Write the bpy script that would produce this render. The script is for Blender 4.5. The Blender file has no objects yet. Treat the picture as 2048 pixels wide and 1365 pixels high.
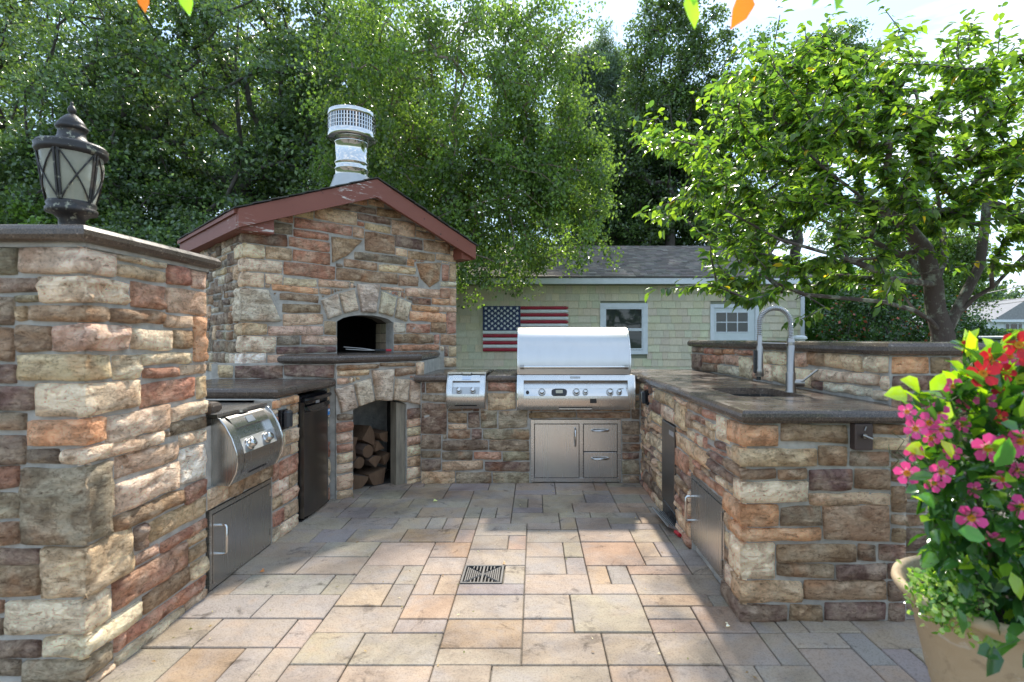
import bpy, math, random
import numpy as np
from mathutils import Vector, Matrix, noise
random.seed(7); np.random.seed(7)
R = math.radians
S = bpy.context.scene
COL = S.collection

# ------------------------------------------------------------------ camera
CAMZ = 1.224; FPX = 1060.0; VX = 1070.0; VY = 678.0
cd = bpy.data.cameras.new("camera"); cam = bpy.data.objects.new("camera", cd); COL.objects.link(cam)
cam.location = (0, 0, CAMZ); cam.rotation_euler = (R(90), 0, 0)
cd.sensor_width = 36; cd.lens = 36 * FPX / 2048
cd.shift_x = (1024 - VX) / 2048; cd.shift_y = (VY - 682.5) / 2048
cd.clip_start = .05; cd.clip_end = 2000
cd.dof.use_dof = True; cd.dof.focus_distance = 4.3; cd.dof.aperture_fstop = 2.8
S.camera = cam
# ------------------------------------------------------------------ sky, sun, exposure
SUN_EL, SUN_AZ = R(47), R(8)          # azimuth measured from +Y towards +X
W = bpy.data.worlds.new("World"); S.world = W; W.use_nodes = True
nt = W.node_tree; nt.nodes.clear()
wo = nt.nodes.new('ShaderNodeOutputWorld'); bg = nt.nodes.new('ShaderNodeBackground')
sk = nt.nodes.new('ShaderNodeTexSky'); sk.sky_type = 'NISHITA'; sk.sun_disc = False
sk.sun_elevation = SUN_EL; sk.sun_rotation = SUN_AZ; sk.air_density = 1.0; sk.dust_density = .35; sk.ozone_density = 2.0
tc = nt.nodes.new('ShaderNodeTexCoord'); mp = nt.nodes.new('ShaderNodeMapping')
mp.inputs['Scale'].default_value = (1.6, 1.6, 5.5)
nz = nt.nodes.new('ShaderNodeTexNoise'); nz.inputs['Scale'].default_value = 2.1; nz.inputs['Detail'].default_value = 7
nz.inputs['Roughness'].default_value = .55; nz.inputs['Distortion'].default_value = .4
rp = nt.nodes.new('ShaderNodeValToRGB'); rp.color_ramp.elements[0].position = .5; rp.color_ramp.elements[1].position = .75
rp.color_ramp.elements[0].color = (0, 0, 0, 1); rp.color_ramp.elements[1].color = (.85, .85, .85, 1)
mx = nt.nodes.new('ShaderNodeMix'); mx.data_type = 'RGBA'
mx.inputs[7].default_value = (5.2, 5.2, 5.2, 1)
L = nt.links.new
L(tc.outputs['Generated'], mp.inputs['Vector']); L(mp.outputs['Vector'], nz.inputs['Vector']); L(nz.outputs['Fac'], rp.inputs['Fac'])
veil = nt.nodes.new('ShaderNodeMix'); veil.data_type = 'RGBA'; veil.inputs[0].default_value = .8; veil.inputs[7].default_value = (2.0, 2.75, 3.75, 1)
L(sk.outputs['Color'], veil.inputs[6])
L(rp.outputs['Color'], mx.inputs[0]); L(veil.outputs[2], mx.inputs[6]); L(mx.outputs[2], bg.inputs['Color'])
L(bg.outputs['Background'], wo.inputs['Surface']); bg.inputs['Strength'].default_value = .125
sd = bpy.data.lights.new("sun", 'SUN'); sun = bpy.data.objects.new("sun", sd); COL.objects.link(sun)
sd.energy = 2.0; sd.angle = R(1.8); sd.color = (1, .93, .82)
sv = Vector((math.sin(SUN_AZ) * math.cos(SUN_EL), math.cos(SUN_AZ) * math.cos(SUN_EL), math.sin(SUN_EL)))
sun.rotation_euler = sv.to_track_quat('Z', 'Y').to_euler(); sun.location = sv * 30
S.view_settings.view_transform = 'Standard'; S.view_settings.look = 'None'; S.view_settings.gamma = 1
S.view_settings.use_curve_mapping = False; S.view_settings.exposure = 1.76
S.render.engine = 'CYCLES'
S.cycles.max_bounces = 8; S.cycles.diffuse_bounces = 4; S.cycles.transparent_max_bounces = 8

# ------------------------------------------------------------------ helpers
def nv(seed=0.0): return Vector((seed * 13.17, seed * 7.31, seed * 3.77))
def fbm(p, oct=3): return noise.fractal(p, 1.0, 2.0, oct)

def tag(o, label=None, cat=None, group=None, kind=None):
    if label: o['label'] = label
    if cat: o['category'] = cat
    if group: o['group'] = group
    if kind: o['kind'] = kind
    return o
def empty(name, loc, label=None, cat=None, group=None, rz=0):
    o = bpy.data.objects.new(name, None); COL.objects.link(o); o.location = loc; o.rotation_euler.z = rz
    o.empty_display_size = .1
    o['wloc'] = [float(c) for c in loc]
    return tag(o, label, cat, group)
def wl(o):
    v = Vector((0, 0, 0))
    while o is not None:
        v = v + Vector(o.location); o = o.parent
    return v
def finish(name, me, mat, parent, loc=None):
    o = bpy.data.objects.new(name, me); COL.objects.link(o)
    if mat is not None and len(me.materials) == 0:
        for m in (mat if isinstance(mat, (list, tuple)) else [mat]): me.materials.append(m)
    if parent is not None:
        o.parent = parent
    if loc is not None: o.location = loc
    return o

class MB:
    def __init__(s): s.v = []; s.f = []; s.t = []; s.s = []; s.M = None
    def add(s, vs, fs, tint=None, smooth=False):
        b = len(s.v)
        for p in vs:
            p = Vector(p)
            if s.M is not None: p = s.M @ p
            s.v.append(p)
        for f in fs:
            s.f.append(tuple(b + i for i in f)); s.t.append(tint); s.s.append(smooth)
    def box(s, x0, x1, y0, y1, z0, z1, bv=0, tint=None):
        if x0 > x1: x0, x1 = x1, x0
        if y0 > y1: y0, y1 = y1, y0
        if z0 > z1: z0, z1 = z1, z0
        c = ((x0 + x1) / 2, (y0 + y1) / 2, (z0 + z1) / 2); h = ((x1 - x0) / 2, (y1 - y0) / 2, (z1 - z0) / 2)
        if bv <= 0:
            vs = [(c[0] + a * h[0], c[1] + b * h[1], c[2] + d * h[2]) for a in (-1, 1) for b in (-1, 1) for d in (-1, 1)]
            s.add(vs, [(0, 1, 3, 2), (4, 6, 7, 5), (0, 4, 5, 1), (2, 3, 7, 6), (0, 2, 6, 4), (1, 5, 7, 3)], tint); return
        bv = min(bv, min(h) * .95)
        vs = []; idx = {}
        for a in (-1, 1):
            for b in (-1, 1):
                for d in (-1, 1):
                    for ax in range(3):
                        q = [h[0] - bv, h[1] - bv, h[2] - bv]; q[ax] = h[ax]
                        idx[(a, b, d, ax)] = len(vs)
                        vs.append((c[0] + a * q[0], c[1] + b * q[1], c[2] + d * q[2]))
        fs = []
        for ax in range(3):
            o1, o2 = [i for i in range(3) if i != ax]
            for sg in (-1, 1):
                q = []
                for (p, r) in ((-1, -1), (1, -1), (1, 1), (-1, 1)):
                    k = [0, 0, 0]; k[ax] = sg; k[o1] = p; k[o2] = r; q.append(idx[(k[0], k[1], k[2], ax)])
                flip = (sg < 0) != (ax == 1)
                fs.append(tuple(reversed(q)) if flip else tuple(q))
        for ax in range(3):       # edges along ax
            o1, o2 = [i for i in range(3) if i != ax]
            for p in (-1, 1):
                for r in (-1, 1):
                    k = [0, 0, 0]; k[o1] = p; k[o2] = r
                    k0 = list(k); k0[ax] = -1; k1 = list(k); k1[ax] = 1
                    fs.append((idx[(*k0, o1)], idx[(*k1, o1)], idx[(*k1, o2)], idx[(*k0, o2)]))
        for a in (-1, 1):
            for b in (-1, 1):
                for d in (-1, 1): fs.append(tuple(idx[(a, b, d, i)] for i in range(3)))
        s.add(vs, fs, tint)
    def tube(s, pts, r, n=8, caps=True, tint=None, smooth=True):
        pts = [Vector(p) for p in pts]; k = len(pts)
        rs = r if isinstance(r, (list, tuple)) else [r] * k
        vs = []; prev = None
        for i, p in enumerate(pts):
            d = (pts[min(i + 1, k - 1)] - pts[max(i - 1, 0)])
            if d.length < 1e-9: d = Vector((0, 0, 1))
            d.normalize()
            if prev is None:
                a = d.cross(Vector((0, 0, 1)))
                if a.length < .1: a = d.cross(Vector((1, 0, 0)))
            else:
                a = prev - d * prev.dot(d)
                if a.length < 1e-4: a = d.orthogonal()
            a.normalize(); prev = a; b = d.cross(a)
            for j in range(n):
                t = 2 * math.pi * j / n
                vs.append(p + (a * math.cos(t) + b * math.sin(t)) * rs[i])
        fs = [(i * n + j, i * n + (j + 1) % n, (i + 1) * n + (j + 1) % n, (i + 1) * n + j) for i in range(k - 1) for j in range(n)]
        s.add(vs, fs, tint, smooth)
        if caps:
            s.add(vs[:n], [tuple(reversed(range(n)))], tint); s.add(vs[-n:], [tuple(range(n))], tint)
    def lathe(s, prof, c=(0, 0, 0), n=24, tint=None, smooth=True, cap=True):
        vs = [(c[0] + r * math.cos(2 * math.pi * j / n), c[1] + r * math.sin(2 * math.pi * j / n), c[2] + z) for r, z in prof for j in range(n)]
        k = len(prof)
        s.add(vs, [(i * n + j, i * n + (j + 1) % n, (i + 1) * n + (j + 1) % n, (i + 1) * n + j) for i in range(k - 1) for j in range(n)], tint, smooth)
        if cap:
            s.add(vs[:n], [tuple(reversed(range(n)))], tint); s.add(vs[-n:], [tuple(range(n))], tint)
    def prism(s, poly, o, a, b, d, t0, t1, tint=None, smooth=False):
        """poly in (a,b) axes at origin o, extruded along d from t0 to t1"""
        o, a, b, d = Vector(o), Vector(a), Vector(b), Vector(d); n = len(poly)
        vs = [o + a * p[0] + b * p[1] + d * t for t in (t0, t1) for p in poly]
        s.add(vs, [tuple(range(n))[::-1], tuple(range(n, 2 * n))], tint)
        s.add(vs, [(i, (i + 1) % n, n + (i + 1) % n, n + i) for i in range(n)], tint, smooth)
    def build(s, name, mat, parent=None, loc=None, **kw):
        """vertices are in world space; they become local to the parent"""
        off = Vector(loc) if loc is not None else (wl(parent) if parent is not None else Vector((0, 0, 0)))
        me = bpy.data.meshes.new(name)
        me.from_pydata([tuple(p - off) for p in s.v], [], s.f)
        for p, q in zip(me.polygons, s.s): p.use_smooth = q
        if any(t is not None for t in s.t):
            at = me.attributes.new('tint', 'FLOAT_COLOR', 'FACE')
            arr = np.ones((len(s.f), 4), dtype=np.float32)
            for i, t in enumerate(s.t):
                if t is not None: arr[i, :3] = t[:3]
            at.data.foreach_set('color', arr.ravel())
        me.update()
        o = finish(name, me, mat, parent, None)
        if loc is not None: o.location = Vector(loc) - (wl(parent) if parent else Vector((0, 0, 0)))
        return tag(o, **kw) if kw else o

def unproj(px, py, p0, n):
    D = Vector(((px - VX) / FPX, 1, -(py - VY) / FPX)); C = Vector((0, 0, CAMZ))
    return C + D * ((Vector(p0) - C).dot(Vector(n)) / D.dot(Vector(n)))

# ------------------------------------------------------------------ materials
def nodes(name):
    m = bpy.data.materials.new(name); m.use_nodes = True; t = m.node_tree; t.nodes.clear()
    o = t.nodes.new('ShaderNodeOutputMaterial'); b = t.nodes.new('ShaderNodeBsdfPrincipled')
    t.links.new(b.outputs[0], o.inputs[0]); return m, t, b, o
def N(t, typ, **kw):
    n = t.nodes.new(typ)
    for k, v in kw.items():
        if k in n.inputs: n.inputs[k].default_value = v
        else: setattr(n, k, v)
    return n
def coords(t, scale=(1, 1, 1), rnd=True):
    tc = N(t, 'ShaderNodeTexCoord'); mp = N(t, 'ShaderNodeMapping'); mp.inputs['Scale'].default_value = scale
    t.links.new(tc.outputs['Object'], mp.inputs['Vector'])
    if rnd:
        oi = N(t, 'ShaderNodeObjectInfo'); cx = N(t, 'ShaderNodeCombineXYZ'); ml = N(t, 'ShaderNodeVectorMath', operation='MULTIPLY')
        ml.inputs[1].default_value = (41, 23, 67)
        for i in range(3): t.links.new(oi.outputs['Random'], cx.inputs[i])
        t.links.new(cx.outputs[0], ml.inputs[0]); t.links.new(ml.outputs[0], mp.inputs['Location'])
    return mp.outputs['Vector']
def tnoise(t, vec, sc, det=4, ro=.6, dist=0):
    n = N(t, 'ShaderNodeTexNoise'); n.inputs['Scale'].default_value = sc; n.inputs['Detail'].default_value = det
    n.inputs['Roughness'].default_value = ro; n.inputs['Distortion'].default_value = dist
    t.links.new(vec, n.inputs['Vector']); return n.outputs['Fac']
def ramp(t, fac, stops):
    r = N(t, 'ShaderNodeValToRGB'); e = r.color_ramp.elements
    while len(e) < len(stops): e.new(.5)
    for i, (p, c) in enumerate(stops):
        e[i].position = p; e[i].color = (c, c, c, 1) if isinstance(c, (int, float)) else (*c, 1)
    t.links.new(fac, r.inputs['Fac']); return r.outputs['Color']
def mixc(t, a, b, fac, mode='MIX'):
    m = N(t, 'ShaderNodeMix', data_type='RGBA', blend_type=mode)
    for s, v in ((0, fac), (6, a), (7, b)):
        if hasattr(v, 'links'): t.links.new(v, m.inputs[s])
        elif isinstance(v, (int, float)): m.inputs[s].default_value = v if s == 0 else (v, v, v, 1)
        else: m.inputs[s].default_value = (*v, 1)
    return m.outputs[2]
def bump(t, b, h, dist=.01, st=1.0, prev=None):
    n = N(t, 'ShaderNodeBump'); n.inputs['Distance'].default_value = dist; n.inputs['Strength'].default_value = st
    t.links.new(h, n.inputs['Height'])
    if prev: t.links.new(prev, n.inputs['Normal'])
    t.links.new(n.outputs[0], b.inputs['Normal']); return n.outputs[0]
def attr(t, name='tint'):
    a = N(t, 'ShaderNodeAttribute'); a.attribute_name = name; return a.outputs['Color']

def m_plain(name, col, rough=.5, metal=0, var=.12, sc=8, bmp=0, spec=.5, bsc=None, stretch=(1, 1, 1)):
    m, t, b, o = nodes(name); v = coords(t, stretch)
    n = tnoise(t, v, sc, 5)
    c = mixc(t, tuple(x * (1 - var) for x in col), tuple(min(1, x * (1 + var)) for x in col), ramp(t, n, [(.3, 0.0), (.7, 1.0)]))
    t.links.new(c, b.inputs['Base Color']); b.inputs['Metallic'].default_value = metal
    b.inputs['Specular IOR Level'].default_value = spec
    r = N(t, 'ShaderNodeMapRange'); r.inputs['To Min'].default_value = max(0.02, rough - .08); r.inputs['To Max'].default_value = min(1, rough + .08)
    t.links.new(n, r.inputs['Value']); t.links.new(r.outputs[0], b.inputs['Roughness'])
    if bmp: bump(t, b, tnoise(t, v, bsc or sc * 4, 6), bmp)
    return m
def m_stone(name='ledge_stone', dirt=True):
    m, t, b, o = nodes(name); v = coords(t)
    base = attr(t)
    n1 = tnoise(t, v, 9, 6, .65, .3); n2 = tnoise(t, coords(t, (1, 1, 2.6)), 16, 7, .7, .6); n3 = tnoise(t, v, 60, 4, .7)
    c = mixc(t, base, mixc(t, base, (.50, .43, .34), .5), ramp(t, n1, [(.42, 0.0), (.62, .85)]))
    c = mixc(t, c, mixc(t, base, (.40, .17, .07), .5), ramp(t, tnoise(t, v, 5, 3, .5, .5), [(.56, 0.0), (.68, .6)]))
    c = mixc(t, c, (1, 1, 1), 0.0)
    c = mixc(t, c, (.42, .36, .31), ramp(t, n2, [(.30, 1.0), (.42, 0.0)]), 'MULTIPLY')  # bump hollows darkened: dirt, plus crevice shade painted in to show the relief
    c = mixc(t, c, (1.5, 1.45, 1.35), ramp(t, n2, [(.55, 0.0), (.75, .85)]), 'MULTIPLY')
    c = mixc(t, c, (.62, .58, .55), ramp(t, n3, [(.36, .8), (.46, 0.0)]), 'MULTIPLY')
    t.links.new(c, b.inputs['Base Color']); b.inputs['Roughness'].default_value = .82; b.inputs['Specular IOR Level'].default_value = .3
    rg = N(t, 'ShaderNodeTexNoise'); rg.noise_type = 'RIDGED_MULTIFRACTAL'; rg.inputs['Scale'].default_value = 7; rg.inputs['Detail'].default_value = 6; rg.inputs['Roughness'].default_value = .55
    t.links.new(coords(t, (1, 1, 2.4)), rg.inputs['Vector'])
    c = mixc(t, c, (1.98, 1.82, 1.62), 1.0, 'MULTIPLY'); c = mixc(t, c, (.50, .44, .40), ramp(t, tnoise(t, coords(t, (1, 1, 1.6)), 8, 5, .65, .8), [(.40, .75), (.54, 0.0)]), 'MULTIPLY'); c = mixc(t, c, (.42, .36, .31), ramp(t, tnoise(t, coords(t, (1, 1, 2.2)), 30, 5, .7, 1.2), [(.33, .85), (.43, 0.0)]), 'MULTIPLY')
    t.links.new(c, b.inputs['Base Color'])
    h0 = bump(t, b, rg.outputs['Fac'], .012, .6)
    h1 = bump(t, b, n2, .045, 1.0, h0); vo = N(t, 'ShaderNodeTexVoronoi'); vo.inputs['Scale'].default_value = 22; t.links.new(v, vo.inputs['Vector'])
    h2 = bump(t, b, vo.outputs['Distance'], .012, .6, h1); bump(t, b, n3, .006, 1.0, h2)
    return m
def m_paver():
    m, t, b, o = nodes('concrete_paver'); v = coords(t); base = attr(t)
    n1 = tnoise(t, v, 4.5, 5, .6, .4); n3 = tnoise(t, v, 140, 3, .7)
    vo = coords(t, rnd=False)
    dirt = tnoise(t, vo, 1.1, 6, .68, .3)
    c = mixc(t, base, (.34, .30, .275), ramp(t, n1, [(.42, 0.0), (.66, .7)]))
    c = mixc(t, c, (.44, .31, .21), ramp(t, tnoise(t, v, 6, 3), [(.55, 0.0), (.7, .4)]))
    c = mixc(t, c, (.5, .46, .44), ramp(t, dirt, [(.38, .8), (.55, 0.0)]), 'MULTIPLY')
    c = mixc(t, c, (.25, .23, .22), ramp(t, tnoise(t, vo, 7, 5, .7, .8), [(.3, .8), (.42, 0.0)]), 'MULTIPLY')
    c = mixc(t, c, (.6, .58, .56), ramp(t, n3, [(.36, .7), (.5, 0.0)]), 'MULTIPLY')
    t.links.new(c, b.inputs['Base Color']); b.inputs['Roughness'].default_value = .78; b.inputs['Specular IOR Level'].default_value = .3
    h = bump(t, b, tnoise(t, v, 11, 6, .65, .5), .012, .8); bump(t, b, n3, .002, .8, h)
    return m
def m_granite(name, dark=(.042, .033, .028), lite=(.125, .096, .076), rough=.14):
    m, t, b, o = nodes(name); v = coords(t, rnd=False)
    n1 = tnoise(t, v, 190, 3, .7); n2 = tnoise(t, v, 2.2, 5, .6, .5); n3 = tnoise(t, v, 75, 2)
    c = mixc(t, dark, lite, ramp(t, n1, [(.40, 0.0), (.62, 1.0)]))
    c = mixc(t, c, (.26, .21, .17), ramp(t, n3, [(.66, 0.0), (.70, .8)]))
    c = mixc(t, c, (1.5, 1.4, 1.3), ramp(t, n2, [(.4, 0.0), (.65, .8)]), 'MULTIPLY')
    t.links.new(c, b.inputs['Base Color'])
    t.links.new(ramp(t, tnoise(t, v, 6, 6, .7), [(.35, rough * .7), (.7, rough * 2.0)]), b.inputs['Roughness'])
    bump(t, b, n2, .002, .2)
    return m
def m_steel(name, col=(.60, .59, .57), rough=.26, axis=2, streak=.5):
    m, t, b, o = nodes(name)
    sc = [120, 120, 120]; sc[axis] = 1.5
    v = coords(t, tuple(sc)); v2 = coords(t, tuple(14 if i != 2 else 1.2 for i in range(3)))
    n = tnoise(t, v, 1, 3, .6); s = tnoise(t, v2, 1, 5, .65, .3); w = tnoise(t, coords(t), 7, 5)
    c = mixc(t, col, tuple(x * .8 for x in col), ramp(t, s, [(.45, 0.0), (.8, streak)]))
    c = mixc(t, c, (.52, .42, .30), ramp(t, w, [(.5, 0.0), (.8, streak * .4)]))
    t.links.new(c, b.inputs['Base Color']); b.inputs['Metallic'].default_value = 1
    t.links.new(ramp(t, mixc(t, n, s, .5), [(.3, rough * .95), (.7, rough * 1.1)]), b.inputs['Roughness'])
    return m
def m_leaf(name, trans=.45, rough=.38, spec=.5, sat=(1.7, 1.8, .6)):
    m, t, b, o = nodes(name); base = attr(t)
    b.inputs['Roughness'].default_value = rough - .06; b.inputs['Specular IOR Level'].default_value = spec + .15
    base = mixc(t, base, (1.8, 1.72, 1.55), 1.0, 'MULTIPLY')
    t.links.new(base, b.inputs['Base Color'])
    tr = N(t, 'ShaderNodeBsdfTranslucent'); t.links.new(mixc(t, base, tuple(x * 1.0 for x in sat), 1.0, 'MULTIPLY'), tr.inputs['Color'])
    ms = N(t, 'ShaderNodeMixShader'); ms.inputs[0].default_value = min(.6, trans + .08)
    t.links.new(b.outputs[0], ms.inputs[1]); t.links.new(tr.outputs[0], ms.inputs[2]); t.links.new(ms.outputs[0], o.inputs[0])
    return m
def m_tint(name, rough=.6, metal=0, bmp=0, sc=30, spec=.4, stretch=(1, 1, 1), var=.25):
    m, t, b, o = nodes(name); v = coords(t, stretch); n = tnoise(t, v, sc, 5)
    c = mixc(t, attr(t), (1 - var,) * 3, ramp(t, n, [(.35, 1.0), (.6, 0.0)]), 'MULTIPLY')
    t.links.new(c, b.inputs['Base Color']); b.inputs['Roughness'].default_value = rough; b.inputs['Metallic'].default_value = metal
    b.inputs['Specular IOR Level'].default_value = spec
    if bmp: bump(t, b, n, bmp)
    return m
def m_redwood():
    m, t, b, o = nodes('painted_red_timber'); v = coords(t, (1, 1, 1), False)
    n = tnoise(t, v, 3, 4); s = tnoise(t, coords(t, (9, 9, 60), False), 1, 5, .7, .4); k = tnoise(t, v, 24, 2, .4)
    c = mixc(t, (.19, .055, .034), (.26, .088, .056), n)
    patch = ramp(t, tnoise(t, v, 2.1, 2), [(.56, 0.0), (.66, 1.0)])
    fl = mixc(t, patch, ramp(t, s, [(.57, 0.0), (.60, 1.0)]), 1.0, 'MULTIPLY')
    c = mixc(t, c, (.62, .56, .5), fl)
    c = mixc(t, c, (.03, .015, .012), ramp(t, k, [(.23, 1.0), (.27, 0.0)]))
    t.links.new(c, b.inputs['Base Color']); b.inputs['Roughness'].default_value = .6
    bump(t, b, s, .003, .5); return m
def m_bark(name, c0=(.10, .075, .06), c1=(.30, .28, .22), sc=12, lich=.5):
    m, t, b, o = nodes(name); v = coords(t, (1, 1, .35), False); n = tnoise(t, v, sc, 6, .7, .6)
    c = mixc(t, c0, tuple(x * 1.9 for x in c0), n)
    c = mixc(t, c, c1, ramp(t, tnoise(t, coords(t, rnd=False), sc * .8, 5, .7), [(.5, 0.0), (.62, lich)]))
    t.links.new(c, b.inputs['Base Color']); b.inputs['Roughness'].default_value = .9
    bump(t, b, n, .02, .9); return m
def m_glass_dark(name, col=(.03, .035, .035), rough=.04):
    m, t, b, o = nodes(name); v = coords(t); n = tnoise(t, v, 5, 4)
    t.links.new(mixc(t, col, tuple(x * 2.2 for x in col), n), b.inputs['Base Color'])
    b.inputs['Roughness'].default_value = rough; b.inputs['IOR'].default_value = 1.5
    bump(t, b, tnoise(t, v, 2.5, 2), .006, .3); return m

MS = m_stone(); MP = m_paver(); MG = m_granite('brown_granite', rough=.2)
M_MORT = m_plain('mortar', (.41, .38, .33), .9, var=.25, sc=14, bmp=.006, bsc=60)
M_JOINT = m_plain('paver_joint_sand', (.17, .15, .12), .95, var=.4, sc=20, bmp=.004, bsc=120)
M_RED = m_redwood()
M_STV = m_steel('brushed_steel_vertical', axis=2, streak=.3); M_STX = m_steel('brushed_steel_horizontal', axis=0)
M_STY = m_steel('brushed_steel_lengthwise', axis=1)
M_CHR = m_plain('polished_steel', (.58, .57, .55), .07, 1, var=.05, sc=5, bmp=.0008, bsc=6)
M_NICK = m_plain('brushed_nickel', (.34, .32, .295), .32, 1, var=.08, sc=9)
M_BLK = m_plain('black_plastic', (.012, .012, .014), .25, var=.2)
M_BLKM = m_plain('dark_cavity', (.012, .010, .009), .95, var=.4, bmp=.01)
M_DSTL = m_steel('dark_brushed_steel', (.19, .18, .175), .3, axis=2, streak=.35)
M_FIREB = m_tint('firebrick', .9, bmp=.004, sc=25)
# ------------------------------------------------------------------ stonework
PAL = dict(T=(.455, .385, .295), S=(.36, .275, .19), B=(.19, .132, .088), D=(.125, .098, .077), R=(.26, .135, .098), P=(.115, .076, .066),
           O=(.39, .225, .13), G=(.36, .33, .275), W=(.54, .48, .41), K=(.095, .085, .075), V=(.385, .27, .21), M=(.175, .16, .118))
PAL = {k_: tuple(min(.68, x * 1.5) for x in c_) for k_, c_ in PAL.items()}
def jit(c, a=.14):
    k = 1 + random.uniform(-a, a); return tuple(max(.01, x * k * (1 + random.uniform(-.05, .05))) for x in c)

class Frame:
    def __init__(s, p0, u, n): s.p0 = Vector(p0); s.u = Vector(u).normalized(); s.n = Vector(n).normalized()
    def pt(s, a, z, d): return s.p0 + s.u * a + s.n * d + Vector((0, 0, z))
    def un(s, px, py):
        q = unproj(px, py, s.p0, s.n) - s.p0; return q.dot(s.u), q.z

def slab(mb, fr, quad, t, amp, seed, tint, ea=(1, 1), clampf=None, fine=.045):
    """quad: 4 (s,z) corners, order bl, br, tr, tl. ea: 1 = edge buried in mortar, 0 = edge left full (corner side)"""
    w = max(abs(quad[1][0] - quad[0][0]), abs(quad[2][0] - quad[3][0])); h = max(abs(quad[3][1] - quad[0][1]), abs(quad[2][1] - quad[1][1]))
    w = max(w, .02); h = max(h, .02)
    nx = max(2, min(9, round(w / fine))); nz_ = max(2, min(9, round(h / (fine * .85))))
    ex = min(.004 / w, .2); ez = min(.004 / h, .2)
    A = [0, ex] + [ex + (1 - 2 * ex) * i / nx for i in range(1, nx)] + [1 - ex, 1]
    B = [0, ez] + [ez + (1 - 2 * ez) * i / nz_ for i in range(1, nz_)] + [1 - ez, 1]
    off = nv(seed); rr = min(.009, .25 * min(w, h))
    vs = []
    for jb, b in enumerate(B):
        for ja, a in enumerate(A):
            s_ = (quad[0][0] * (1 - a) + quad[1][0] * a) * (1 - b) + (quad[3][0] * (1 - a) + quad[2][0] * a) * b
            z_ = (quad[0][1] * (1 - a) + quad[1][1] * a) * (1 - b) + (quad[3][1] * (1 - a) + quad[2][1] * a) * b
            cx = min(a, 1 - a) * w; cz = min(b, 1 - b) * h
            if (cx < rr and cz < rr) and not ((a < .5 and not ea[0]) or (a > .5 and not ea[1])):
                dx, dz = rr - cx, rr - cz; L_ = math.hypot(dx, dz)
                if L_ > rr * .0:
                    k = max(dx, dz) / max(L_, 1e-6); sx = 1 if a < .5 else -1; sz = 1 if b < .5 else -1
                    s_ += sx * dx * (1 - k) * 1.0; z_ += sz * dz * (1 - k) * 1.0
            q = Vector((s_ * 9, z_ * 9, 0)) + off
            wob = .006 if amp < .01 else .008
            s_ += noise.noise(q) * wob; z_ += noise.noise(q + Vector((5, 5, 5))) * wob
            cor = (ja == 0 and not ea[0]) or (ja == len(A) - 1 and not ea[1])
            if cor: s_ = quad[0][0] if ja == 0 else quad[1][0]; z_ = (quad[0][1] * (1 - b) + quad[3][1] * b)
            edge = (jb in (0, len(B) - 1)) or (ja == 0 and ea[0]) or (ja == len(A) - 1 and ea[1])
            e2 = (jb in (1, len(B) - 2)) or (ja == 1 and ea[0]) or (ja == len(A) - 2 and ea[1])
            q2 = Vector((s_ * 11, z_ * 22, 0)) + off
            n_ = fbm(q2, 3) * amp + (abs(noise.noise(q2 * 1.7)) * 1.2 - .2) * amp + noise.noise(Vector((s_ * 5, z_ * 48, 0)) + off) * amp * .55 * (amp > .011)
            if cor: n_ = 0
            d = -.005 if edge and not cor else -.005 if edge else (t * .7 + n_ * .5 if e2 else t + n_)
            if clampf: z_ = min(z_, clampf(s_))
            vs.append(fr.pt(s_, z_, d))
    m = len(A)
    fs = [(j * m + i, j * m + i + 1, (j + 1) * m + i + 1, (j + 1) * m + i) for j in range(len(B) - 1) for i in range(m - 1)]
    mb.add(vs, fs, tint, True)

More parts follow.
